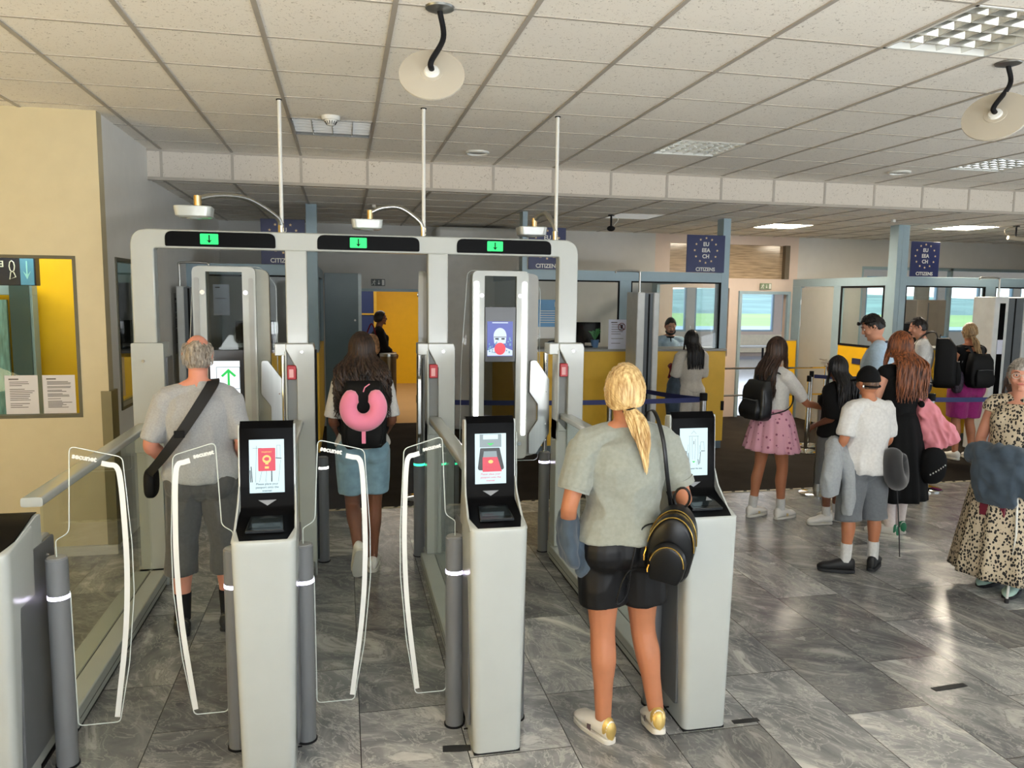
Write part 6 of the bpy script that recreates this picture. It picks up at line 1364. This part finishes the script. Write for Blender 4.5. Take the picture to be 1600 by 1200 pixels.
def backpack(label, loc, rz, w, h, d, z, m, strap=True, pocket=True, extra=None, name='backpack', e=.42):
    """back panel at local y=0 against the wearer's back; bag grows toward -y"""
    t = worn(name, label, 'backpack', (loc[0], loc[1], z), rz)
    mb = MB(); lo = []
    for k in range(13):
        t_ = k/12; zz = h*t_; f = 1-.10*abs(t_-.35)**1.0-.45*max(0, t_-.8)*2; dd = d*(1-.12*t_-.55*max(0, t_-.82)*3); f2 = min(1, .80+t_*3)
        lo.append([(x, y-dd/2, zz) for x, y in rrect(-w/2*f*f2, w/2*f*f2, -dd/2*f2, dd/2, min(w, dd)*.28, 5)])
    mb.loop_loft(lo); o = mb.build('main_body', m, t, smooth=True); lumpy(o, .004, (14, 14, 14), 3, True)
    if pocket:
        mb = MB(); lo = []
        for k in range(9):
            t_ = k/8; zz = h*.06+h*.48*t_; f = .72+.14*sin(pi*t_)-.1*t_; dp = .045*(.45+.55*sin(pi*min(1, t_+.15)))
            lo.append([(x, y-d-.0, zz) for x, y in rrect(-w/2*f, w/2*f, -dp, .02, .018, 4)])
        mb.loop_loft(lo); mb.build('front_pocket', m, t, smooth=True)
        mb = MB(); mb.tube([(-w*.36, -d-.040, h*.53), (0, -d-.048, h*.55), (w*.36, -d-.040, h*.53)], .003, 6); mb.build('zip', GREY, t)
    mb = MB(); mb.tube([(-.025, -.03, h-.01), (-.02, -.04, h+.04), (.02, -.04, h+.04), (.025, -.03, h-.01)], .006, 6); mb.build('grab_handle', WEB, t, smooth=True)
    if strap:
        for sg in (-1, 1):
            mb = MB(); mb.tube(catmull([(sg*.06, -.02, h-.02), (sg*.095, .03, h+.075), (sg*.115, .15, h+.02), (sg*.14, .22, h-.14), (sg*.165, .14, .10), (sg*w*.42, -.01, .05)], 6), [(.020, .006), (.022, .007), (.020, .006), (.010, .004)], 8, flat=(1, 0, 0)); mb.build('shoulder_strap', WEB, t, smooth=True)
    return t
backpack('black backpack on the curly haired girl, carrying the pink neck pillow', (.125, 5.27), 0, .295, .44, .14, .93, BAGB)
def upillow(label, loc, rz, ro, rt_, m, tilt=(0, 0, 0), gap=50, name='neck_pillow', open_up=True):
    t = thing(name, label, 'neck pillow', loc, R(rz)); t.rotation_euler = (R(tilt[0]), R(tilt[1]), R(rz)+R(tilt[2]))
    pts = []; rr_ = []; n = 34
    for k in range(n+1):
        a = R(90+gap/2)+(2*pi-R(gap))*k/n; s_ = k/n; pts.append((ro*.98*cos(a), 0, ro*1.0*sin(a))); rr_.append(rt_*(1.0+.12*sin(pi*s_))*(min(1, .35+s_*14))*(min(1, .35+(1-s_)*14)))
    mb = MB(); mb.tube(pts, rr_, 18, flat=(0, 1, 0)); mb.build('cushion', m, t, smooth=True)
    return t
PINKV = mat('hot_pink_velour', rgb(246, 140, 172), .8, sheen=.5, var=.04); t = upillow('bright pink U-shaped neck pillow hanging on the black backpack', (.118, 5.005, 1.225), 0, .098, .052, PINKV)
mb = MB(); mb.box(-.013, .013, -.004, .004, -.235, -.14); mb.build('toggle_strap', PINKV, t, bevel=.002)
mb = MB(); mb.tube([(.0, .0, .10), (.01, -.01, .13), (.04, .0, .15)], .004, 6); mb.build('cord', PINKV, t, smooth=True)

# --- blonde woman
b = Body('person with blonde ponytail, sage grey T-shirt and black shorts standing at the right-hand kiosk', (1.18, 3.13), -2, 1.665, 1.07, True, SK_TAN, hyaw=-14, hpitch=-4,
         J=dict(anL=(-.078, -.045, .09), knL=(-.078, .0, .50), anR=(.178, -.05, .115), knR=(.125, .02, .50), hipL=(-.09, 0, .91), hipR=(.095, 0, .91),
                elR=(.285, -.03, 1.13), wrR=(.335, .19, 1.12), elL=(-.262, -.05, 1.12), wrL=(-.235, .10, .93), shL=(-.182, -.015, 1.39), shR=(.182, -.015, 1.40)), footL=22, footR=-8, pitR=-14, vox=.006)
b.shirt(TSAGE, hem=.20, sleeve=.36, inf=.020, sinf=.026, amp=.009, hemflare=.020, vox=.006, sc=(7, 7, 9))
for S_ in 'LR':
    mb = MB(); p, r = b.limb['arm'+S_]; b.addtube(mb, p, r, .33, .375, .030, .030); mb.build('rolled_cuff', TSAGE, b.root, smooth=True)
b.shorts(mat('black_satin', rgb(12, 12, 14), .5, spec=.3, var=.1), 'satin_shorts', end=.27, inf=.012, inf1=.036, amp=.006)
b.shoes(SHOEW, SOLEW, SHOEW, heel=GOLDL, stripe=mat('navy_red_stripe', rgb(70, 26, 48), .5))
BLOND = hair_mat('blonde_hair', rgb(150, 112, 62), rgb(232, 204, 148), .38)
b.tied_hair(BLOND, (.10, -.80, -.50), (.045, -.165, 1.235), 420, 46, rad=.008, tr=.030)
t = worn('jacket', 'dark denim jacket hanging from the blonde woman\'s left arm', 'jacket', (1.18, 3.13, 0), -2)
mb = MB(); mb.tube(catmull([(-.225, .10, .99), (-.235, .04, .955), (-.245, .0, .90), (-.235, -.01, .84), (-.21, .0, .80)], 5), [(.03, .05), (.045, .09), (.040, .10), (.038, .09), (.02, .05)], 14, flat=(1, 0, 0)); mb.tube(catmull([(-.20, .06, .95), (-.19, .0, .88), (-.17, -.03, .80), (-.20, -.03, .755)], 5), [(.03, .05), (.035, .06), (.03, .05), (.018, .03)], 12)
o = remesh(mb, 'folded_cloth', DDEN, .008, 2, t, 4.0, .007, (14, 14, 10))
t = worn('mini_backpack', 'shiny black mini backpack with gold zips slung behind the blonde woman\'s right hip', 'backpack', (1.345, 3.00, .80), -28)
t.rotation_euler = (R(8), R(9), R(-30)); t.scale = (.92, .92, .92); LEA = mat('glossy_black_leather', rgb(9, 10, 12), .32, spec=.35)
GOLD = mat('gold_zip', rgb(214, 178, 96), .25, metal=1.0)
def dome(y, w, h, n=20, z0=0.0): return [(w*cos(pi*k/n)*(1.0), y, z0+h*.42+h*.58*sin(pi*k/n)) for k in range(n+1)]+[(-w*.94, y, z0+.03), (-w*.8, y, z0), (w*.8, y, z0), (w*.94, y, z0+.03)]
mb = MB(); mb.loop_loft([dome(.07, .09, .28), dome(.06, .105, .30), dome(-.02, .108, .305), dome(-.035, .104, .30)]); mb.build('main_compartment', LEA, t, smooth=50)
mb = MB(); mb.loop_loft([dome(-.037, .104, .298), dome(-.045, .108, .302), dome(-.095, .104, .295), dome(-.110, .092, .275)]); mb.build('outer_compartment', LEA, t, smooth=50)
mb = MB(); mb.loop_loft([dome(-.112, .078, .175), dome(-.120, .085, .185), dome(-.145, .078, .175), dome(-.152, .066, .16)]); mb.build('front_pocket', LEA, t, smooth=50)
for y, w, h, nm in ((-.036, .109, .306, 0), (-.100, .105, .297, 0), (-.148, .076, .172, 0)):
    mb = MB(); mb.tube(dome(y, w, h)[1:20], .0035, 6); z_ = mb.build('zip', GOLD, t, smooth=True)
    mb = MB(); mb.tube([(-w*.99, y-.004, h*.40), (-w*1.02, y-.012, h*.30), (-w*.98, y-.016, h*.22)], .005, 6); mb.build('zip_pull', GOLD, z_, smooth=True)
mb = MB(); mb.tube([(.035*cos(a*pi/8), .05, .335+.05*sin(a*pi/8)) for a in range(17)], (.006), 8); mb.build('grab_handle', LEA, t, smooth=True)
mb = MB(); Mi = (Matrix.Translation(t.location) @ t.rotation_euler.to_matrix().to_4x4() @ Matrix.Scale(.92, 4)).inverted()
pts = [Mi@Vector(p) for p in ((1.365, 3.03, 1.04), (1.325, 2.992, 1.20), (1.305, 3.005, 1.36), (1.30, 3.10, 1.462), (1.32, 3.24, 1.40), (1.40, 3.30, 1.22), (1.43, 3.20, 1.06), (1.42, 3.10, .98))]
mb.tube(catmull(pts, 6), [(.010, .004)]*4, 8, flat=Mi.to_3x3()@Vector((1, 0, 0))); mb.build('shoulder_strap', LEA, t, smooth=True)
pts = [Mi@Vector(p) for p in ((1.32, 3.0, 1.0), (1.22, 2.99, .98), (1.18, 2.99, .84), (1.165, 3.0, .70), (1.13, 3.0, .655), (1.12, 3.0, .68), (1.17, 2.99, .80), (1.30, 2.98, .80))]
mb = MB(); mb.tube(catmull(pts, 6), .004, 6); mb.build('dangling_strap', LEA, t, smooth=True)
# --- girl in the pink skirt
b = Body('person with long wavy dark hair, white T-shirt and pink flowered skirt reaching out a hand', (3.70, 6.14), -76, 1.62, .90, True, SK_TAN, hyaw=-4,
         J=dict(shR=(.15, .0, 1.38), elR=(.19, .22, 1.13), wrR=(.19, .49, 1.06), elL=(-.20, -.03, 1.14), wrL=(-.18, .12, .95), anR=(.085, .07, .09), knR=(.09, .06, .50), anL=(-.09, -.12, .09), knL=(-.09, -.05, .50)), footR=4, footL=6)
b.shirt(TWHITE, hem=.24, sleeve=.42, inf=.014, sinf=.020); b.skirt(dots_mat(), .62, .235, z0=1.0, r0=.125, amp=.012, folds=13)
b.socks(TWHITE, .86); b.shoes(SHOEW, SOLEW, SHOEW, stripe=GOLDL)
b.long_hair(hair_mat('dark_brown_hair', rgb(22, 15, 13), rgb(74, 52, 42)), 1.10, 125, 240, .010, 26, .10, .0072, -.11, 12, ragged=.05, curl=.3)
backpack('black leather backpack on the girl in the pink skirt', (3.565, 6.105), -76, .27, .34, .13, .90, mat('black_leather', rgb(10, 10, 11), .4, coat=.1))

# --- boy in the cap
b = Body('boy-sized person in a black cap, white T-shirt and grey shorts, seen from behind', (3.60, 4.76), 2, 1.475, .98, sk=SK_TAN, hpitch=-3,
         J=dict(elL=(-.25, -.05, 1.16), wrL=(-.20, .13, 1.02), elR=(.225, .0, 1.14), wrR=(.22, .16, 1.0), anL=(-.13, -.01, .10), knL=(-.115, .01, .52), anR=(.15, .0, .10), knR=(.135, .01, .52), hipL=(-.09, 0, .93), hipR=(.09, 0, .93)), footL=62, footR=-48)
b.shirt(TWHITE, hem=.06, sleeve=.42, inf=.020, sinf=.020, hemflare=.050, amp=.009); b.shorts(SGREY, 'sweat_shorts', end=.50, inf=.020, inf1=.045)
b.socks(TWHITE, .80); b.shoes(SHOEB, SOLEB, TWHITE, L_=.30)
b.cap_hair(hair_mat('cropped_brown_hair', rgb(70, 50, 38), rgb(120, 92, 70)), line=-.055, thick=1.0, amp=.001)
q = b.s; mb = MB(); mb.ell((0, 0, 0), 1, 1, 1, nu=30, nv=20)
mb.v = [tuple(b.HP((x*.088, y*.108, z*.128 if z > 0 else z*.02))) for x, y, z in mb.v]; cp = mb.build('cap', mat('black_cap_cloth', rgb(12, 12, 14), .85, spec=.2), b.root, smooth=True, loc=(0, 0, .012))
mb = MB(); lo = [[b.HP((.078*cos(a*pi/12)*(1-.0*k), .085+(.085 if k else .0)*sin(a*pi/12)+.015*sin(a*pi/12), .012-.022*k*sin(a*pi/12)+dz)) for a in range(13)] for k, dz in ((0, 0), (1, 0))]
mb.loop_loft(lo, closed=False, cap=False); o = mb.build('cap_peak', MATS['black_cap_cloth'], cp, smooth=True); o.modifiers.new('t', 'SOLIDIFY').thickness = .004
mb = MB(); mb.tube([b.HP((.083*sin(a), -.103*cos(a), -.035-.012*cos(a))) for a in [R(-70+14*k) for k in range(11)]], (.004, .010) and .0075*q, 6); mb.build('cap_band', MATS['black_cap_cloth'], cp, smooth=True)
mb = MB(); mb.ell(b.HP((-.078, -.045, -.045)), .012, .006, .014); mb.build('buckle', CHROME, cp, smooth=True)
t = thing('sweatshirt', 'pale grey sweatshirt hanging over the left forearm of the boy in the cap', 'sweatshirt', (3.60, 4.76, 0))
mb = MB(); mb.tube(catmull([(-.19, .05, .91), (-.245, -.0, .92), (-.285, -.06, .83), (-.31, -.07, .70), (-.30, -.06, .60)], 5), [(.03, .06), (.05, .07), (.055, .085), (.06, .09), (.05, .07)], 14, flat=(1, 0, 0))
mb.tube(catmull([(-.16, .06, .91), (-.185, -.02, .86), (-.175, -.07, .74), (-.165, -.08, .60), (-.160, -.07, .45)], 5), [(.03, .05), (.04, .05), (.042, .05), (.038, .045), (.030, .035)], 14, flat=(1, 0, 0))
remesh(mb, 'folded_cloth', LGREY, .009, 2, t, 6.0, .009, (16, 16, 7))
t = upillow('dark charcoal U-shaped neck pillow hanging at the right side of the boy in the cap', (3.765, 4.64, .79), 0, .100, .060, mat('charcoal_velour', rgb(30, 30, 32), .85, sheen=.4), (-10, 18, 38))
mb = MB(); mb.tube([(0, .0, -.09), (.01, 0, -.30), (.005, 0, -.48), (-.01, 0, -.62)], .004, 6); mb.build('cord', WEB, t, smooth=True)

# --- dark haired child hidden behind the boy
b = Body('person with dark hair and a black top, mostly hidden behind the boy in the cap', (4.15, 5.90), 25, 1.47, .95, True, SK_BROWN,
         J=dict(shL=(-.155, -.01, 1.40), elL=(-.21, -.08, 1.13), wrL=(-.14, .13, 1.02)), footL=60, footR=10)
b.shirt(TBLK, hem=.14, sleeve=.5, inf=.02, sinf=.03); b.shorts(SGREY, end=.5); b.shoes(SHOEW, SOLEW, SHOEW); b.socks(TWHITE, .88)
b.long_hair(hair_mat('black_hair', rgb(8, 7, 7), rgb(30, 25, 24)), 1.02, 120, 80, .008, 20, .30, .011, -.12, 15)

# --- red haired woman
b = Body('person with long auburn hair, black sleeveless dress and white stockings, seen from behind', (4.42, 5.48), 6, 1.70, 1.08, True, SK_LIGHT,
         J=dict(shR=(.175, -.01, 1.40), elR=(.245, -.01, 1.13), wrR=(.23, .16, 1.0), elL=(-.235, .02, 1.13), wrL=(-.15, .20, 1.03), anL=(-.02, -.03, .09), knL=(-.05, .01, .5), anR=(.16, .05, .09), knR=(.13, .02, .5)), footL=30, footR=-10)
b.shirt(TBLK, 'dress_bodice', hem=.10, sleeve=0, inf=.016, neck=.90); b.skirt(TBLK, .33, .25, 'dress_skirt', amp=.014, folds=9, yb=.85)
b.socks(fab('white_stocking', rgb(226, 214, 210)), .02, 'stocking', inf=.003); b.shoes(SHOEW, SOLEW, SHOEW, heel=mat('green_heel_patch', rgb(20, 110, 72), .5))
b.long_hair(hair_mat('auburn_hair', rgb(30, 14, 10), rgb(160, 92, 50)), 1.19, 122, 280, .010, 18, .22, .0075, -.14, 17, ragged=.07)
PINKB = mat('pink_bag_cloth', rgb(228, 140, 152), .55, var=.08, scale=6, bump=.3, bscale=18)
t = thing('pink_bag', 'slouchy pink drawstring bag hanging from the red haired woman\'s right shoulder', 'bag', (4.76, 5.36, .76), R(-12)); t.rotation_euler = (0, R(-26), R(-12))
mb = MB(); lo = []
for k in range(15):
    u = k/14; w = .145*(1-.72*max(0, u-.25)**1.1/.75); d = .085*(1-.6*u)*(.6+.4*min(1, u*5)); lo.append([(x+.01*sin(u*9), y, .005+.40*u) for x, y in rrect(-w, w, -d, d, min(w, d)*.8, 5)])
mb.loop_loft(lo); remesh(mb, 'sack', PINKB, .007, 4, t, 2.0, .015, (16, 16, 9))
mb = MB(); mb.tube(catmull([(.0, .0, .38), (-.10, .02, .50), (-.22, .09, .66)], 6), (.008), 8); mb.tube(catmull([(.02, .0, .38), (-.06, -.03, .50), (-.20, .06, .67)], 6), .008, 8); mb.build('straps', PINKB, t, smooth=True)
mb = MB(); mb.ell((-.03, -.04, .41), .025, .02, .03); mb.build('pompom', TBLK, t, smooth=True)
t = thing('beaded_pouch', 'black pouch with a row of white beads hanging below the pink bag', 'bag', (4.64, 5.30, .50))
mb = MB(); mb.ell((0, 0, .12), .12, .06, .15, e=.8, nu=20, nv=12); mb.build('pouch', TBLK, t, smooth=True)
for k in range(7): mb = MB(); mb.ell((-.06+.022*k, -.062+abs(k-3)*.003, .06+.012*k), .007, .006, .007, nu=8, nv=6); mb.build('bead', WHITEP, t, smooth=True)

# --- man in the pale blue shirt
b = Body('tall person with short black hair, sunglasses pushed up and a pale blue shirt, looking down', (5.02, 6.55), 48, 1.84, 1.05, sk=SK_LIGHT, hpitch=-26, hyaw=14,
         J=dict(head=(0, .045, 1.605), elL=(-.24, -.02, 1.12), wrL=(-.15, .2, 1.02), elR=(.24, -.02, 1.12), wrR=(.15, .2, 1.02)))
b.shirt(PBLUE, 'polo_shirt', hem=.14, sleeve=.48, inf=.024, sinf=.028); b.shorts(NAVYF, 'trousers', end=.94, inf=.012, inf1=.02); b.shoes(SHOEB, SOLEB, MGREY)
BH = hair_mat('short_black_hair', rgb(10, 9, 9), rgb(46, 40, 38)); b.cap_hair(BH, line=-.05, thick=1.08, amp=.006)
mb = MB(); b.tufts(mb, 260, .03, lambda x, y, z: z > .1 and (y < .6 or z > .6), 9, .004); mb.build('hair_tufts', BH, b.root, smooth=True)
mb = MB(); mb.tube([b.HP((.086*sin(a), .108*cos(a), .052+.02*cos(a))) for a in [R(-105+15*k) for k in range(15)]], .004, 6); mb.ell(b.HP((-.03, .104, .078)), .028, .010, .018); mb.ell(b.HP((.03, .104, .078)), .028, .010, .018); mb.build('sunglasses', BLACK, b.root, smooth=True)
mb = MB(); n_ = b.J['neck']; mb.tube([n_+Vector((.066*cos(a), .064*sin(a), .012-.008*sin(a))) for a in [2*pi*k/20 for k in range(21)]], (.010), 8); mb.build('collar', NAVYF, b.root, smooth=True)

# --- man with the big backpack
b = Body('person with short dark hair, white T-shirt and dark trousers facing the right booth', (6.80, 8.10), 52, 1.755, 1.04, sk=SK_LIGHT, hpitch=-14, hyaw=8,
         J=dict(head=(0, .035, 1.615), elL=(-.23, -.0, 1.12), wrL=(-.15, .22, 1.02), elR=(.24, .04, 1.12), wrR=(.16, .26, 1.03)))
b.shirt(TWHITE, hem=.13, sleeve=.48, inf=.022, sinf=.030); b.shorts(NAVYF, 'trousers', end=.95, inf=.016, inf1=.03); b.shoes(SHOEB, SOLEB)
b.cap_hair(BH, line=-.055, thick=1.07, amp=.005); mb = MB(); b.tufts(mb, 200, .028, lambda x, y, z: z > .0 and (y < .6 or z > .55), 19, .004); mb.build('hair_tufts', BH, b.root, smooth=True)
backpack('large black travel backpack on the man in the white T-shirt', (6.93, 8.00), 48, .34, .58, .24, .92, BAGB)
t = thing('camera_bag', 'small black bag held against the chest of the man in the white T-shirt', 'bag', (6.52, 8.22, .98), R(52))
mb = MB(); mb.ell((0, 0, .08), .08, .05, .10, e=.6); mb.build('pouch', BAGB, t, smooth=True)
mb = MB(); mb.tube(catmull([(.08, .0, .14), (.16, -.12, .12), (.22, -.30, .16)], 5), (.012), 8); mb.build('strap', WEB, t, smooth=True)

# --- woman in magenta shorts
b = Body('person with blonde braided hair, black tank top and magenta shorts at the right booth', (7.42, 8.03), -4, 1.68, .98, True, SK_TAN, hyaw=-25,
         J=dict(elL=(-.26, -.03, 1.15), wrL=(-.21, .20, 1.12), elR=(.27, -.02, 1.12), wrR=(.25, .2, 1.0), anR=(.10, -.07, .10)), footR=-10, footL=8)
b.shirt(TBLK, 'tank_top', hem=.16, sleeve=0, inf=.014, neck=.86); b.shorts(MAGF, 'satin_shorts', end=.35, inf=.04, inf1=.055, amp=.008)
b.shoes(SHOEW, SOLEW, SHOEW, heel=SHOEW)
b.tied_hair(hair_mat('dark_blonde_hair', rgb(96, 72, 48), rgb(196, 164, 120)), (.0, -.85, -.15), (.03, -.19, 1.17), 240, 34, tr=.028, rad=.008, wav=.01)
backpack('small black backpack on the woman in magenta shorts', (7.42, 7.90), -4, .30, .40, .14, .92, BAGB)
t = thing('bottle_pouch', 'dark patterned pouch at the left hip of the woman in magenta shorts', 'pouch', (7.20, 7.93, .86))
mb = MB(); mb.ell((0, 0, .12), .07, .06, .14, e=.75); mb.build('pouch', mat('speckled_pouch', rgb(58, 48, 62), .6, var=.7, scale=50), t, smooth=True)

# --- older woman with the leopard dress
b = Body('older person with glasses in a leopard-spotted cream dress at the right edge', (4.38, 4.28), 112, 1.575, 1.12, True, SK_OLD, hyaw=26, hpitch=-3,
         J=dict(elL=(-.235, .02, 1.13), wrL=(-.12, .20, 1.00), elR=(.235, .02, 1.12), wrR=(.12, .21, 1.0), anL=(-.09, .02, .09), anR=(.09, -.06, .09)), footL=6, footR=-8, vox=.0065)
LEO = spot_mat()
b.shirt(LEO, 'dress_bodice', hem=.16, sleeve=.12, inf=.016, sinf=.02, neck=.90, amp=.003); b.skirt(LEO, .12, .30, 'dress_skirt', amp=.016, folds=11, yb=.9, r0=.15)
b.shoes(mat('mint_trainer', rgb(168, 196, 184), .6), SOLEB, SHOEB, L_=.265, stripe=SOLEB)
GH = hair_mat('silver_grey_hair', rgb(112, 106, 100), rgb(196, 190, 182))
b.tied_hair(GH, (.0, -.85, -.25), (.0, -.14, 1.44), 300, 10, tr=.02)
mb = MB()
for sg in (-1, 1):
    mb.tube([b.HP((sg*.033+.026*cos(a), .1005-.10*abs(sg*.033+.026*cos(a))**1.6, .008+.020*sin(a))) for a in [2*pi*k/20 for k in range(21)]], .0022, 6)
    mb.tube([b.HP((sg*.058, .095, .014)), b.HP((sg*.080, .05, .012)), b.HP((sg*.083, -.01, .006))], .0022, 6)
mb.tube([b.HP((-.009, .107, .012)), b.HP((0, .110, .016)), b.HP((.009, .107, .012))], .002, 6); mb.build('glasses', mat('pale_glasses_frame', rgb(196, 184, 168), .25), b.root, smooth=True)
t = thing('denim_jacket', 'slate denim jacket folded over the older woman\'s forearms', 'jacket', (4.38, 4.28, 0), R(112))
mb = MB(); mb.tube(catmull([(.20, .17, .93), (.08, .23, .95), (-.08, .23, .95), (-.19, .16, .93)], 5), [(.06, .05), (.065, .055), (.065, .055), (.05, .045)], 14, flat=(0, 0, 1))
mb.tube(catmull([(.0, .22, .95), (.0, .24, .85), (.0, .23, .72), (.0, .22, .62)], 5), [(.15, .05), (.15, .055), (.14, .05), (.11, .035)], 18, flat=(1, 0, 0)); mb.tube(catmull([(-.12, .20, .93), (-.14, .21, .82), (-.12, .20, .70)], 5), [(.06, .05), (.065, .05), (.05, .04)], 12)
remesh(mb, 'folded_cloth', DDEN, .008, 2, t, 8.0, .017, (11, 11, 7))
t = thing('red_wallet', 'dark red wallet hanging below the folded denim jacket', 'wallet', (4.38, 4.28, 0), R(112))
mb = MB(); mb.box(-.07, .09, .215, .235, .535, .615); mb.build('wallet', mat('dark_red_leather', rgb(104, 24, 44), .4), t, bevel=.006)
text('Co', .03, PAPER, t, 'clasp_monogram', (.01, .2355, .575), (-1, 0, 0))
t = thing('walking_stick', 'thin white walking stick beside the older woman\'s dress', 'walking stick', (4.19, 4.06, 0))
mb = MB(); mb.tube([(0, 0, 0.0), (.03, .0, .45), (.06, .06, .90)], .008, 10); mb.build('shaft', WHITEP, t, smooth=True)
mb = MB(); mb.tube(catmull([(.06, .06, .90), (.065, .065, .94), (.10, .08, .955), (.14, .10, .94)], 4), .012, 8); mb.build('handle', TBLK, t, smooth=True)
mb = MB(); mb.cyl(0, 0, 0, .03, .013); mb.build('rubber_tip', SOLEB, t)

# --- child behind the older woman
b = Body('small person in a white top with a grey backpack, behind the older woman', (5.98, 5.92), -8, 1.30, .95, True, SK_LIGHT, vox=.009)
b.shirt(TWHITE, hem=.14, sleeve=.5, inf=.02); b.shorts(DDEN, end=.5); b.shoes(SHOEW, SOLEW); b.long_hair(hair_mat('brown_hair', rgb(30, 20, 16), rgb(90, 64, 50)), 1.02, 118, 70, .006, 18, .1, .0105, -.1, 25)
backpack('small grey backpack on the child behind the older woman', (5.96, 5.80), -8, .23, .28, .10, .72, mat('pale_grey_bag', rgb(120, 122, 122), .7))

# --- girl in the off-white jumpsuit
b = Body('person with long straight dark hair in an off-white jumpsuit at the middle booth', (4.07, 8.62), 4, 1.56, .95, True, SK_LIGHT,
         J=dict(elL=(-.225, .02, 1.13), wrL=(-.18, .20, 1.05), elR=(.2, .02, 1.13), wrR=(.14, .2, 1.05)), vox=.009)
b.shirt(LINEN, 'jumpsuit_top', hem=.14, sleeve=.5, inf=.022, sinf=.03); b.shorts(LINEN, 'jumpsuit_legs', end=.92, inf=.022, inf1=.045); b.shoes(SHOEW, SOLEW)
b.long_hair(MATS['black_hair'], 1.10, 118, 90, .003, 12, .10, .0105, -.12, 31, ragged=.015)
t = thing('denim_coat', 'dark blue denim jacket carried at the left side of the girl in the jumpsuit', 'jacket', (3.86, 8.62, 0))
mb = MB(); mb.tube(catmull([(.03, .08, .98), (-.0, .0, .90), (-.02, -.03, .70), (-.01, -.02, .42)], 5), [(.05, .06), (.08, .08), (.09, .08), (.06, .05)], 14); remesh(mb, 'folded_cloth', DDEN, .011, 2, t, 3.0, .008, (12, 12, 6))
t = thing('burgundy_scarf', 'burgundy cloth held beside the dark denim jacket at the middle booth', 'scarf', (3.86, 8.70, 1.0))
mb = MB(); mb.tube(catmull([(-.03, 0, .14), (.02, .0, .08), (-.04, -.02, -.02)], 4), [(.03, .03), (.05, .04), (.02, .02)], 10); mb.build('cloth', BURG, t, smooth=True)

# --- officers behind the booth windows
def officer(label, loc, rz, top, H=1.66, hp=-18, **k):
    b = Body(label, loc, rz, H, 1.05, sk=k.get('sk', SK_LIGHT), hpitch=hp, vox=.01, J=dict(elL=(-.24, .05, 1.13), wrL=(-.14, .26, 1.06), elR=(.24, .05, 1.13), wrR=(.14, .26, 1.06)))
    b.shirt(top, 'uniform_shirt', hem=.14, sleeve=.48, inf=.02, sinf=.026); b.shorts(NAVYF, 'trousers', end=.95, inf=.012, inf1=.02); b.shoes(SHOEB, SOLEB)
    b.cap_hair(BH, line=-.05, thick=1.05, amp=.003)
    return b
b = officer('bearded officer in a pale polo shirt with black collar inside the middle booth', (4.33, 9.86), 172, PBLUE, 1.68, -24)
mb = MB(); n_ = b.J['neck']; mb.tube([n_+Vector((.064*cos(a), .062*sin(a), .010)) for a in [2*pi*k/20 for k in range(21)]], .012, 8); mb.tube([n_+Vector((0, .07, .0)), n_+Vector((0, .115, -.12))], .008, 6); mb.build('collar', TBLK, b.root, smooth=True)
mb = MB(); mb.tube([b.HP((.066*sin(a), .045+.040*cos(a), -.062-.030*cos(a))) for a in [R(-95+19*k) for k in range(11)]], [(.010, .012), (.016, .022), (.010, .012)], 8); mb.tube([b.HP((-.026, .094, -.040)), b.HP((0, .102, -.036)), b.HP((.026, .094, -.040))], .006, 6); mb.build('beard', BH, b.root, smooth=True)
officer('officer in a dark shirt at the monitor in the left half of the middle booth', (2.84, 9.98), 150, NAVYF, 1.60)
officer('officer in a dark shirt inside the leftmost booth, beside the portal pillar', (-.54, 9.95), 170, NAVYF, 1.52)
officer('officer in a dark jacket inside the right booth', (8.30, 10.2), 165, TBLK, 1.62)
# --- traveller far down the middle passage
b = Body('distant person in a black jacket and burgundy skirt in the middle passage', (.56, 12.5), -86, 1.68, 1.1, True, SK_BROWN, vox=.011, J=dict(elR=(.2, .05, 1.15), wrR=(.15, .2, 1.05)))
b.shirt(TBLK, 'jacket', hem=.12, sleeve=.9, inf=.025, sinf=.025); b.skirt(BURG, .45, .22, amp=.01); b.shoes(SHOEB, SOLEB); b.cap_hair(BH, line=-.07, thick=1.15, side=-.05)
t = thing('flowered_bag', 'flowered shoulder bag on the distant person in the middle passage', 'bag', (.42, 12.36, 1.02), R(-30))
mb = MB(); mb.ell((0, 0, .13), .15, .08, .17, e=.7); mb.build('bag_body', mat('flower_print', rgb(190, 150, 110), .7, var=.75, scale=16), t, smooth=True)
mb = MB(); mb.tube(catmull([(-.1, 0, .24), (.0, .02, .46), (.1, 0, .24)], 6), .012, 8); mb.build('strap', BURG, t, smooth=True)
